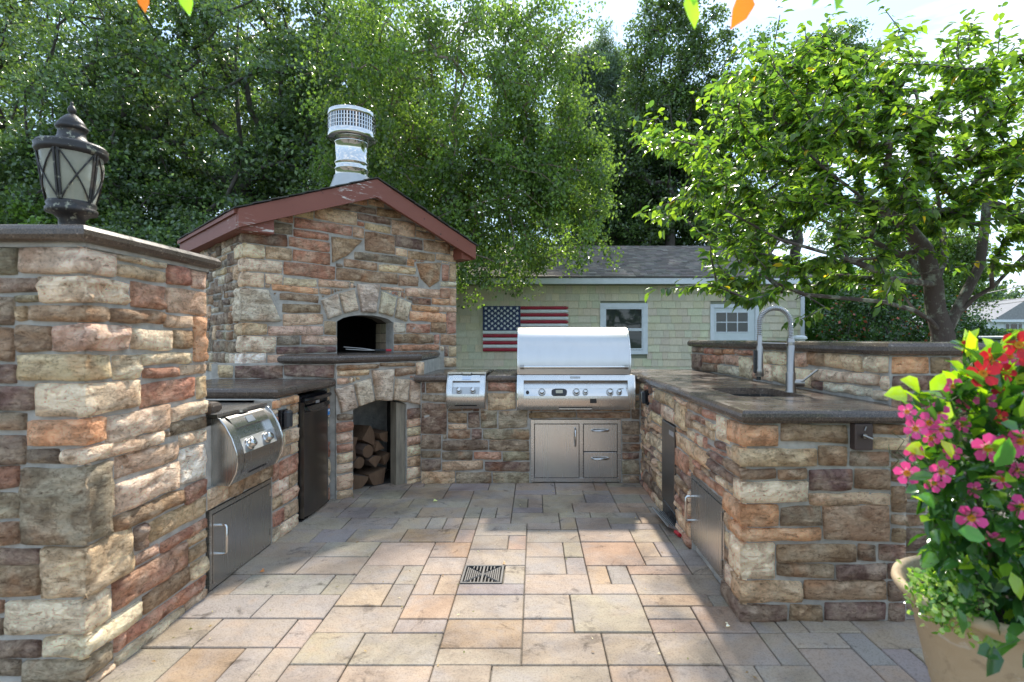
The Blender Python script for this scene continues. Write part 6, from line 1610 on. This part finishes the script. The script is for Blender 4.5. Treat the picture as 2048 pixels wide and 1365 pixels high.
# distant woods and the white house
x_ = at(2000, 0, 48)[0]
tree('distant_trees', 'band of distant blue green trees beyond the white house', (x_, 62, 0), [(x_, 62, 0), (x_, 62, 3)], [((at(2000, 0, 62)[0], 62, 2.5), (16, 2, 4.2), 1), ((at(1800, 0, 60)[0], 60, 4.5), (14, 2, 5.5), .7)], 620, 45, 1.3, (.42, .3), [(.05, .085, .045), (.065, .10, .05), (.04, .07, .04)], M_LOAK, M_BDK, .2, .3, cat='woods', var=.35).update_tag()
bpy.data.objects['distant_trees']['kind'] = 'stuff' if False else 'thing'
del bpy.data.objects['distant_trees']['kind']
hs = empty('white_house', (at(2050, 0, 36)[0], 38, 0), 'small white house with grey roof far off at the right edge', 'house')
HY = 36; hz = lambda py: CAMZ - (py - VY) * HY / FPX; hxp = lambda px: (px - VX) * HY / FPX
mb = MB(); mb.box(hxp(1979), hxp(2150), HY, HY + 7, 0, hz(641)); mb.build('wall', m_plain('white_siding', (.66, .69, .72), .6, var=.05), hs)
mb = MB(); mb.prism([(hxp(1975), hz(643)), (hxp(2160), hz(643)), (hxp(2080), hz(596)), (hxp(2052), hz(596))], (0, HY - .3, 0), (1, 0, 0), (0, 0, 1), (0, 1, 0), 0, 7.6); mb.build('roof', m_plain('grey_roof', (.28, .27, .27), .9, var=.15), hs)
mb = MB(); mb.box(hxp(1975), hxp(2160), HY - .34, HY - .305, hz(645), hz(640)); mb.build('fascia', M_WHT, hs)
for a, b_ in ((2011, 2017), (2020, 2033), (2036, 2042), (2060, 2075)):
    mb = MB(); mb.box(hxp(a - 1.2), hxp(b_ + 1.2), HY - .05, HY - .005, hz(662), hz(647)); wf_ = mb.build('window', M_WHT, hs)
    mb = MB(); mb.box(hxp(a), hxp(b_), HY - .07, HY - .055, hz(661), hz(648.5)); mb.build('pane', M_PANE, wf_)
def hedge(name, lb, x0, x1, y0, y1, h, n, cols, ls=.07):
    g = empty(name, ((x0 + x1) / 2, (y0 + y1) / 2, 0), lb, 'hedge')
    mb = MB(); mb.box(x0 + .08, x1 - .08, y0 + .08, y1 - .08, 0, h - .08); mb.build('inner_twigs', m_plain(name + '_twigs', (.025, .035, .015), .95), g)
    P = np.stack([rng.uniform(x0, x1, n), rng.uniform(y0, y1, n), rng.uniform(0, h, n)], 1); f = rng.integers(0, 3, n)
    P[f == 0, 1] = y0 + rng.uniform(-.03, .06, (f == 0).sum()); P[f == 1, 2] = h + rng.uniform(-.06, .05, (f == 1).sum()); P[f == 2, 0] = x0 + rng.uniform(-.03, .06, (f == 2).sum())
    leafmesh('foliage', P, unit(n) + np.array([0, -.3, .5]), unit(n) + np.array([0, 0, .4]), rng.uniform(.7, 1.3, n) * ls, rng.uniform(.7, 1.3, n) * ls * .6, np.array(cols)[rng.integers(0, len(cols), n)] * rng.uniform(.7, 1.3, (n, 1)), M_LOAK, g, .3, 'dia')
hedge('hedge', 'clipped sunlit hedge in front of the white house', at(1958, 0, 18)[0], at(2200, 0, 18)[0], 18, 19, CAMZ + 14 * 18 / FPX, 16000, [(.09, .15, .03), (.06, .11, .025)], .08)
# pale utility box behind the flowers
gbx = empty('utility_box', (at(2060, 0, 9)[0], 9.2, 0), 'grey green metal cabinet in front of the hedge behind the red flowers', 'utility box')
mb = MB(); mb.box(at(2022, 0, 9)[0], at(2140, 0, 9)[0], 9, 9.6, 0, CAMZ - (690 - 678) * 9 / FPX + .08, .02); mb.build('cabinet', m_plain('grey_green_paint', (.22, .28, .25), .5), gbx)
mb = MB(); mb.box(at(2018, 0, 9)[0], at(2144, 0, 9)[0], 8.96, 9.64, CAMZ + .0, CAMZ + .05, .015); mb.build('lid', m_plain('pale_paint', (.5, .54, .53), .5), gbx)
pc = empty('post_lantern_base', (at(1599, 0, 10)[0], 10, 0), 'white capped post standing at the garage corner behind the bar', 'post')
xx = at(1599, 0, 10)[0]; mb = MB(); mb.box(xx - .07, xx + .07, 9.93, 10.07, 0, 1.20, .004); mb.build('shaft', M_WHT, pc)
mb = MB(); mb.lathe([(.09, 1.20), (.13, 1.215), (.14, 1.235), (.12, 1.25), (.13, 1.262), (.09, 1.28), (.05, 1.285)], (xx, 10, 0), 20); mb.build('cap', M_WHT, pc)
# overhead wires
for k_, (pa, pb, lb) in enumerate((((1700, 630), (2120, 556), 'thicker overhead cable, upper one at the right edge'), ((1850, 610), (2120, 585), 'thin overhead wire, middle one above the white house'), ((1850, 616), (2120, 592), 'thin overhead wire, lowest one above the white house'))):
    a = at(pa[0], pa[1], 30); b_ = at(pb[0], pb[1], 17); mb = MB()
    mb.tube([a + (b_ - a) * (i / 12) - np.array([0, 0, .15 * math.sin(math.pi * i / 12)]) for i in range(13)], .02 if k_ == 0 else .013, 5)
    tag(mb.build('overhead_wire', bpy.data.materials['grey_hose'], None), lb, 'wire', 'overhead wires')

# ---- cherry tree in front of the garage, right
CX_, CY_ = 4.35, 5.75
def c3(px, py, Y): return at(px, py, Y)
tg0 = empty('cherry_tree', (CX_, CY_, 0), 'spreading cherry tree with large backlit leaves behind the raised bar', 'tree')
main = {  # limb polylines
 'trunk': [np.array([CX_, CY_, -.05]), np.array([CX_ - .02, CY_, .6]), c3(1888, 672, 5.75), c3(1882, 610, 5.75)],
}
st = []; 
def addl(pts, parent):
    last = parent
    for p in pts: st.append((np.array(p), last)); last = len(st) - 1
    return last
t0 = addl([np.array([CX_, CY_, -.05]), np.array([CX_ - .02, CY_, .6]), c3(1888, 672, 5.75)], -1)
l1 = addl([c3(1872, 620, 5.75), c3(1868, 570, 5.7), c3(1850, 500, 5.6), c3(1800, 440, 5.5), c3(1730, 400, 5.4), c3(1640, 330, 5.4), c3(1570, 260, 5.4)], t0)
l2 = addl([c3(1860, 640, 5.65), c3(1830, 622, 5.5), c3(1770, 605, 5.35), c3(1700, 598, 5.2), c3(1610, 590, 5.0), c3(1540, 560, 4.9)], t0)
l3 = addl([c3(1915, 630, 5.75), c3(1950, 595, 5.7), c3(1985, 575, 5.6), c3(2040, 520, 5.5), c3(2120, 440, 5.4), c3(2200, 380, 5.4)], t0)
l4 = addl([c3(1960, 530, 5.8), c3(1966, 480, 5.9), c3(1975, 400, 6.0), c3(1960, 280, 6.0), c3(1940, 170, 6.0)], t0 + 0)
l5 = addl([c3(1860, 560, 5.9), c3(1820, 520, 6.2), c3(1740, 480, 6.5), c3(1640, 440, 6.7)], t0 + 1)
l6 = addl([c3(1890, 520, 6.0), c3(1880, 420, 6.3), c3(1860, 300, 6.4), c3(1830, 180, 6.4)], t0 + 2)
l7 = addl([c3(1800, 560, 5.0), c3(1700, 520, 4.8), c3(1560, 480, 4.7), c3(1450, 420, 4.7)], t0 + 2)
def cherry_targets(n):
    out = []
    while len(out) < n:
        Y = rng.uniform(4.3, 7.4); px = rng.uniform(1275, 2260); py = rng.uniform(15, 640)
        # silhouette of the crown in the photograph's projection at the trunk's distance, widened with depth
        p = at(px, py, Y); pxx = VX + FPX * p[0] / 5.75 if False else px
        tip = 40 + 55 * abs(math.sin(px * .021)) + (max(0, 1560 - px) * .62) + max(0, px - 1900) * .10
        lowb = 600 if px > 1480 else 600 - (1480 - px) * .55
        if px > 1830: lowb = 560
        if py < tip or py > lowb: continue
        if px < 1420 and not (abs(py - 255 - (px - 1275) * .55) < 38 or abs(py - 420 + (px - 1340) * .3) < 22 + (px - 1340) * .25 or abs(py - 330) < 30 + (px - 1380)): continue
        q = ((Y - 5.8) / 1.6) ** 2 + ((px - 1850) / 620) ** 2 + ((py - 380) / 420) ** 2
        if q > 1.5: continue
        if py > 450 and px > 1540 and rng.random() < .74: continue
        out.append(p)
    return np.array(out)
tgts = cherry_targets(1050)
exl = np.array([c3(*q) for q in ((1290, 240, 4.9), (1320, 258, 4.9), (1350, 275, 4.9), (1385, 290, 4.9), (1320, 415, 4.8), (1350, 400, 4.8), (1330, 578, 4.7), (1360, 574, 4.7), (1395, 570, 4.7), (1430, 562, 4.8), (1460, 555, 4.8), (1500, 550, 4.9), (1600, 640, 4.9), (1625, 628, 4.9), (1650, 615, 5), (1590, 600, 4.9), (1560, 30, 5.2), (1610, 62, 5.3), (1770, 20, 5.5), (1800, 60, 5.5), (1930, 60, 5.2), (2000, 50, 5.0), (2030, 90, 5.2))])
tgts = np.concatenate([tgts, exl])
arr, par, tips = skeleton(st, tgts, .28, 0, .22)
mb = MB(); rad = limbs(mb, arr, par, tips, .0046, .115, 0, 7, 2.05); mb.build('trunk', M_BCH, tg0)
# leaves hang in rows along the last stretch of each twig
P, Dd, Nn, Lh = [], [], [], []
for tp in tips:
    chain = [tp]
    while len(chain) < 6 and par[chain[-1]] >= len(st): chain.append(par[chain[-1]])
    if len(chain) < 2: continue
    pts = [arr[i] for i in chain]; tw = pts[0] - pts[1]; tw = tw / (np.linalg.norm(tw) + 1e-6)
    pts = [pts[0] + tw * .18 + np.array([0, 0, .02])] + pts
    for a, b_ in zip(pts, pts[1:]):
        d_ = a - b_; L_ = np.linalg.norm(d_)
        if L_ < 1e-4: continue
        d_ /= L_; nl = max(2, int(L_ / .036)); sd_ = np.cross(d_, [0, 0, 1.0]); sd_ /= (np.linalg.norm(sd_) + 1e-6)
        for j in range(nl):
            s_ = 1 if j % 2 else -1; p = b_ + d_ * L_ * (j + .5) / nl + rng.normal(0, .018, 3)
            v_ = d_ * .55 + sd_ * s_ * .7 + np.array([0, 0, -.55]) + rng.normal(0, .28, 3); P.append(p); Dd.append(v_); Nn.append(np.array([0, 0, 1.0]) + rng.normal(0, .38, 3))
P = np.array(P); Dd = np.array(Dd); Nn = np.array(Nn); n = len(P)
CH = np.array([(.075, .115, .030), (.10, .145, .032), (.135, .18, .035), (.045, .08, .034), (.06, .10, .036)]); ct = CH[rng.integers(0, 5, n)] * np.exp(rng.normal(0, .22, n))[:, None]
yl = rng.random(n) < .006; ct[yl] = (.40, .24, .03)
leafmesh('crown', P, Dd, Nn, rng.uniform(.75, 1.2, n) * .098, rng.uniform(.8, 1.2, n) * .042, ct, M_LCHE, tg0, .3, 'hex')
print('cherry leaves', n)
# ================================================================== potted mandevilla, bottom right
POX, POY = 1.352, 1.55
pot = empty('flower_pot', (POX, POY, 0), 'large worn beige clay pot at the bottom right corner', 'pot')
m, t, b, o = nodes('worn_terracotta'); v = coords(t, rnd=False)
c = mixc(t, (.42, .30, .17), (.50, .39, .25), tnoise(t, v, 5, 5)); c = mixc(t, c, (.20, .14, .08), ramp(t, tnoise(t, v, 11, 6, .7, .5), [(.56, 0.0), (.72, .8)]))
c = mixc(t, c, (.55, .48, .38), ramp(t, tnoise(t, v, 7, 6, .75, 1), [(.58, 0.0), (.64, .7)]))
t.links.new(c, b.inputs['Base Color']); b.inputs['Roughness'].default_value = .7; bump(t, b, tnoise(t, v, 30, 6), .004); M_POT = m
mb = MB(); mb.lathe([(r_ * .90, z_ * .905) for r_, z_ in [(.135, 0), (.15, .01), (.175, .20), (.181, .215), (.183, .235), (.19, .25), (.238, .475), (.262, .50), (.281, .512), (.288, .525), (.284, .540), (.268, .545), (.255, .535), (.245, .50), (.20, .46)]], (POX, POY, 0), 56, cap=False)
mb.build('body', M_POT, pot)
mb = MB(); mb.lathe([(.001, .452), (.22, .442)], (POX, POY, 0), 40, cap=False); mb.build('soil', m_plain('potting_soil', (.03, .02, .014), .95, var=.5, sc=40, bmp=.02, bsc=60), pot)
mv = empty('mandevilla_plant', (POX, POY, .49), 'bushy mandevilla with glossy leaves and pink and red trumpet flowers in the clay pot', 'plant')
def mt(px, py, Y): return at(px, py, Y)
M_LM = m_leaf('glossy_leaf', .38, .2, .6, (1.5, 1.6, .3))
# stems
FL = [(1814, 824, 1.30, 'p', .8), (1831, 858, 1.30, 'p', 1), (1859, 846, 1.33, 'p', 1.1), (1884, 860, 1.30, 'p', 1), (1977, 897, 1.25, 'p', 1.35), (2021, 891, 1.28, 'p', 1.2), (2042, 884, 1.25, 'p', 1.2), (1828, 905, 1.33, 'p', .9),
      (1814, 947, 1.30, 'p', 1.1), (1884, 944, 1.28, 'p', 1.1), (1868, 967, 1.33, 'p', .9), (1943, 1037, 1.24, 'p', 1.2), (2044, 1014, 1.22, 'p', 1.1), (1966, 748, 1.30, 'r', 1.35), (1985, 718, 1.33, 'r', 1.15), (2038, 690, 1.33, 'r', 1.4),
      (1907, 774, 1.42, 'p', 1.0), (1971, 802, 1.38, 'p', 1), (1876, 824, 1.35, 'p', 1), (2020, 712, 1.40, 'p', 1.2), (2010, 745, 1.38, 'r', 1.0), (1862, 878, 1.36, 'p', .8), (2000, 835, 1.35, 'r', .8), (2055, 770, 1.4, 'p', 1.1), (2080, 830, 1.35, 'p', 1.2), (2090, 940, 1.3, 'p', 1.2), (2065, 720, 1.35, 'r', 1.2), (2120, 760, 1.45, 'p', 1.2), (1905, 905, 1.34, 'p', .8), (1925, 850, 1.38, 'p', .8), (1950, 980, 1.32, 'p', .8), (1925, 810, 1.4, 'p', .7), (2005, 960, 1.3, 'p', .9), (1990, 1080, 1.3, 'p', .8), (1940, 690, 1.5, 'r', .8), (2000, 780, 1.42, 'r', .9), (2035, 940, 1.3, 'p', .8)]
tg_ = [mt(a, b_, Y) for a, b_, Y, *_ in FL]
cpt = []
while len(cpt) < 620:
    u_ = rng.normal(size=3); u_ /= np.linalg.norm(u_); k = rng.uniform(.3, 1) ** .5
    p = np.array([POX + .02, POY - .03, .86]) + u_ * k * np.array([.34, .27, .36])
    if p[2] < .50: continue
    px = VX + FPX * p[0] / p[1]; py = VY - FPX * (p[2] - CAMZ) / p[1]
    if px < 1800 + max(0, 900 - py) * .75 - (60 if 800 < py < 960 else 0) + max(0, 1000 - py) * 0: continue
    if py < 700: continue
    cpt.append(p)
cpt += [np.array([POX, POY - .08, .56]) + rng.normal(0, 1, 3) * np.array([.13, .10, .05]) for _ in range(150)]
cpt += [mt(1940, 700, 1.5), mt(1920, 740, 1.5), mt(1840, 770, 1.42), mt(1855, 800, 1.4), mt(1838, 800, 1.42), mt(1905, 720, 1.48)]
_k = 0
while _k < 260:          # foliage between the flowers on the side facing the patio
    px, py = rng.uniform(1850, 2110), rng.uniform(730, 1130)
    if px < 1850 + max(0, 900 - py) * .45: continue
    cpt.append(mt(px, py, rng.uniform(1.36, 1.56))); _k += 1
allt = np.concatenate([np.array(tg_), np.array(cpt)])
ms0 = [(np.array([POX - .02, POY, .48]), -1), (np.array([POX - .03, POY - .02, .62]), 0), (np.array([POX - .06, POY - .04, .8]), 1), (np.array([POX + .02, POY - .02, 1.0]), 2), (np.array([POX + .08, POY + .02, .85]), 1), (np.array([POX - .15, POY - .08, .85]), 1)]
arr, par, tips = skeleton(ms0, allt, .07, .05, .1)
mb = MB(); limbs(mb, arr, par, tips, .0014, .010, 0, 5, 2.6); mb.build('stem', m_plain('green_stem', (.07, .09, .03), .6, var=.3), mv)
nodes_ = arr[6:]; cen = np.array([POX, POY, .85]); sel = rng.random(len(nodes_)) < .95; qx = VX + FPX * nodes_[:, 0] / nodes_[:, 1]; qy = VY - FPX * (nodes_[:, 2] - CAMZ) / nodes_[:, 1]
sel &= qx > np.where(qy < 760, 1925, np.where(qy < 980, 1846, 1865)); Pn_ = np.repeat(nodes_[sel], 2, axis=0); Pn_ = Pn_ + rng.normal(0, .012, Pn_.shape)
out = Pn_ - cen; out /= np.linalg.norm(out, axis=1, keepdims=True) + 1e-6; n = len(Pn_)
Dd = out * .8 + unit(n) * .7 + np.array([0, 0, .15]); Nn = unit(n) * .55 + np.array([0, -.2, .8])
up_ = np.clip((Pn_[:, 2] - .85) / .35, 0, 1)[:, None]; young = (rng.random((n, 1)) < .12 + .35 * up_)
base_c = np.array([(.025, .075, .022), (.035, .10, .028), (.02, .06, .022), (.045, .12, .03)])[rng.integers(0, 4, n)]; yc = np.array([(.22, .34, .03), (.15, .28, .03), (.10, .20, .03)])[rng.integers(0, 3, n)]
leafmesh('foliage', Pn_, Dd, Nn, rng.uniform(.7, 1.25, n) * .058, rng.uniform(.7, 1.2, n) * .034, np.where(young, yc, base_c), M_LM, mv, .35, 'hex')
# large young leaves standing out at the upper left, each its own part
for (px, py, Y, dx, dz, L_, cc) in ((1840, 780, 1.42, -.6, .3, .075, (.30, .44, .03)), (1868, 792, 1.40, .1, -.5, .085, (.32, .46, .03)), (1860, 782, 1.42, .6, .9, .06, (.20, .34, .03)), (1934, 715, 1.48, 0, 1, .075, (.34, .46, .03)), (1925, 750, 1.46, -.6, .6, .06, (.2, .34, .03)),
        (1815, 790, 1.40, -1, .05, .07, (.26, .40, .03)), (1882, 880, 1.32, .05, -.3, .05, (.36, .46, .03)), (1850, 900, 1.33, -.8, .1, .06, (.22, .34, .03)), (1990, 935, 1.22, .3, .9, .075, (.045, .16, .03)), (1915, 1062, 1.22, .9, -.2, .06, (.06, .2, .03)), (2040, 835, 1.3, .2, .9, .07, (.24, .38, .03)), (1870, 1010, 1.3, -.7, .4, .06, (.05, .16, .035)), (2000, 650, 1.5, .2, 1, .0, (0, 0, 0))):
    if L_ == 0: continue
    p = mt(px, py, Y); d_ = np.array([[dx, -.25, dz]]); leafmesh('leaf', np.array([p]), d_, np.array([[.15, -.85, .45]]), np.array([L_]), np.array([L_ * .62]), np.array([cc]), M_LM, mv, .3, 'hex')
# flowers
M_PK = m_tint('petal', .5, var=.08, sc=60); 
mpk, t, b, o = nodes('petal_glow'); base = attr(t); t.links.new(base, b.inputs['Base Color']); b.inputs['Roughness'].default_value = .5; tr2 = N(t, 'ShaderNodeBsdfTranslucent'); t.links.new(base, tr2.inputs['Color']); ms = N(t, 'ShaderNodeMixShader'); ms.inputs[0].default_value = .35
t.links.new(b.outputs[0], ms.inputs[1]); t.links.new(tr2.outputs[0], ms.inputs[2]); t.links.new(ms.outputs[0], o.inputs[0])
for i, (px, py, Y, cl, sc) in enumerate(FL):
    c_ = Vector(mt(px, py, Y)); out = Vector((c_.x - POX - .02, c_.y - POY, (c_.z - .85) * .6)); out = (out.normalized() * .55 + Vector((random.uniform(-.3, .3), -.75, random.uniform(-.15, .35)))).normalized()
    q = out.to_track_quat('Z', 'Y').to_matrix().to_4x4(); q.translation = c_; r_ = .026 * sc; mb = MB(); mb.M = q
    for k in range(5):
        a0 = 2 * math.pi * k / 5 + i; colr = (.78, .07, .27) if cl == 'p' else (.62, .012, .02); colr = jit(colr, .12); c2 = (.85, .30, .42) if cl == 'p' else (.7, .05, .03)
        pts = [(0, 0, -.002)]; prof = [(-.5, .30, 0), (-.62, .62, .10), (-.42, .92, .16), (0.05, 1.04, .10), (.45, .90, .02), (.58, .60, -.02), (.45, .30, -.01)]
        vs = [(0, 0, -.25 * r_)] + [((math.cos(a0 + th * .95) * rr) * r_, (math.sin(a0 + th * .95) * rr) * r_, (zz - .05 + random.uniform(-.05, .05)) * r_) for th, rr, zz in prof]
        vs.append((math.cos(a0) * .55 * r_, math.sin(a0) * .55 * r_, .03 * r_))
        mb.add(vs, [(j, j + 1, 8) for j in range(1, 7)], colr, True); mb.add(vs, [(0, 1, 8), (0, 8, 7)], c2, True)
    mb.lathe([(r_ * .28, -.02 * r_), (r_ * .2, -.8 * r_), (r_ * .08, -1.8 * r_)], (0, 0, 0), 8, c2 if cl == 'p' else colr, cap=False)
    fo = mb.build('flower', mpk, mv)
    mb = MB(); mb.M = q; mb.lathe([(r_ * .27, .0), (r_ * .12, -.12 * r_), (.001, -.2 * r_)], (0, 0, 0), 10, (.75, .38, .03), cap=False); mb.build('throat', mpk, fo)
# trailing small leaved ground cover over the rim
for (cx_, cy_, n, lb, sp) in ((1850, 1150, 900, 'pale variegated trailing herb spilling over the left rim of the clay pot', 1), (2040, 1190, 260, 'small leaved creeper hanging over the front rim of the pot at the right edge', 2)):
    g = empty('trailing_plant', (POX - .2 if sp == 1 else POX + .05, POY - .15, .52), lb, 'plant')
    if sp == 1:
        c_ = np.array([POX - .205, POY - .07, .500]); P = c_ + np.clip(rng.normal(0, 1, (n, 3)), -1.8, 1.8) * np.array([.036, .050, .040]); P[:, 0] = np.maximum(P[:, 0], c_[0] - .065)
    else:
        c_ = np.array([POX + .05, POY - .24, .480]); P = c_ + np.clip(rng.normal(0, 1, (n, 3)), -1.7, 1.7) * np.array([.07, .03, .030]); P[:, 2] -= rng.random(n) ** 3 * .08
    leafmesh('foliage', P, unit(n) + np.array([-.2, -.2, .2]), unit(n) * .6 + np.array([-.1, -.4, .8]), rng.uniform(.013, .022, n), rng.uniform(.012, .018, n), np.array([(.12, .24, .06), (.22, .34, .14), (.07, .17, .04), (.3, .4, .2)])[rng.integers(0, 4, n)], M_LM, g, .2, 'hex')
    mb = MB()
    for k in range(26):
        a = Vector(c_) + Vector((random.uniform(-.03, .05), random.uniform(-.06, .06), -.03)); b_ = Vector(P[rng.integers(0, n)]); mb.tube([a, (a + b_) / 2 + Vector((0, 0, .02)), b_], .0012, 4, caps=False)
    mb.build('stem', bpy.data.materials['green_stem'], g)
# overhanging twigs with single leaves close to the camera, top edge
tw = empty('overhanging_twig', (.3, 1.0, 1.95), 'near leafy twig hanging in from the top edge, out of focus', 'twig')
mb = MB(); pp = [at(200, -60, 1.25), at(700, -110, 1.15), at(1200, -60, 1.1), at(1480, -40, 1.1), at(1700, -50, 1.12), at(1900, -90, 1.2), at(2300, -200, 1.3)]
mb.tube(pp, [.003, .005, .006, .006, .007, .008, .010], 6); mb.build('branch', M_BCH, tw)
for (px, py, dx, dz, L_, W_, cc) in ((1372, -8, .35, -1, .068, .036, (.20, .33, .03)), (1500, -20, -.45, -1, .085, .044, (.36, .085, .012)), (1385, -30, .1, -1, .04, .03, (.12, .22, .03)), (1672, -40, .1, -1, .062, .03, (.06, .13, .025)), (366, -30, .2, -1, .062, .028, (.16, .30, .03)), (286, -25, .05, -1, .05, .024, (.28, .07, .012)), (1642, -30, -.35, -1, .045, .02, (.05, .12, .025))):
    leafmesh('leaf', np.array([at(px, py, 1.1)]), np.array([[dx, 0, dz]]), np.array([[.25, -.9, .1]]), np.array([L_]), np.array([W_]), np.array([cc]), M_LCHE, tw, .25, 'hex')
# small litter on the pavers
M_LIT = m_leaf('dry_leaf', .2, .6, .3)
for (px, py, cc, lb, s_) in ((866, 1008, (.45, .48, .22), 'curled pale green leaf lying on the pavers before the wood store', .035), (1005, 1135, (.35, .22, .1), 'small dry leaf on the pavers above the drain', .02), (520, 1151, (.45, .17, .05), 'small orange leaf on the pavers by the left cabinet', .022),
        (790, 968, (.5, .04, .06), 'red petal at the foot of the timber post', .025), (798, 972, (.08, .14, .03), 'green leaf at the foot of the timber post', .03), (1345, 1063, (.12, .2, .03), 'small green weed leaf at the base of the right wall', .025), (1452, 1262, (.7, .68, .62), 'white speck of debris on the pavers at the peninsula corner', .02)):
    Y = FPX * CAMZ / (py - VY); p = np.array([(px - VX) * Y / FPX, Y, .018])
    g = leafmesh('fallen_leaf', np.array([p, p + np.array([.01, .01, .004])]), np.array([[1, .3, .1], [-.4, 1, .2]]), np.array([[0, -.3, 1], [.3, 0, 1]]), np.array([s_, s_ * .8]), np.array([s_ * .6, s_ * .5]), np.array([cc, cc]), M_LIT, None, .5, 'hex')
    tag(g, lb, 'leaf')
n = 90; P = np.stack([rng.uniform(-1.5, .85, n), rng.uniform(1.5, 4.3, n), np.full(n, .0155)], 1)
leafmesh('leaf_litter', P, np.concatenate([rng.normal(0, 1, (n, 2)), np.full((n, 1), .08)], 1), rng.normal(0, .25, (n, 3)) + np.array([0, 0, 1]), rng.uniform(.006, .02, n), rng.uniform(.003, .009, n), np.array([(.30, .22, .12), (.18, .11, .05), (.4, .36, .25), (.12, .13, .04)])[rng.integers(0, 4, n)], M_LIT, None, .5, 'dia', kind='stuff')
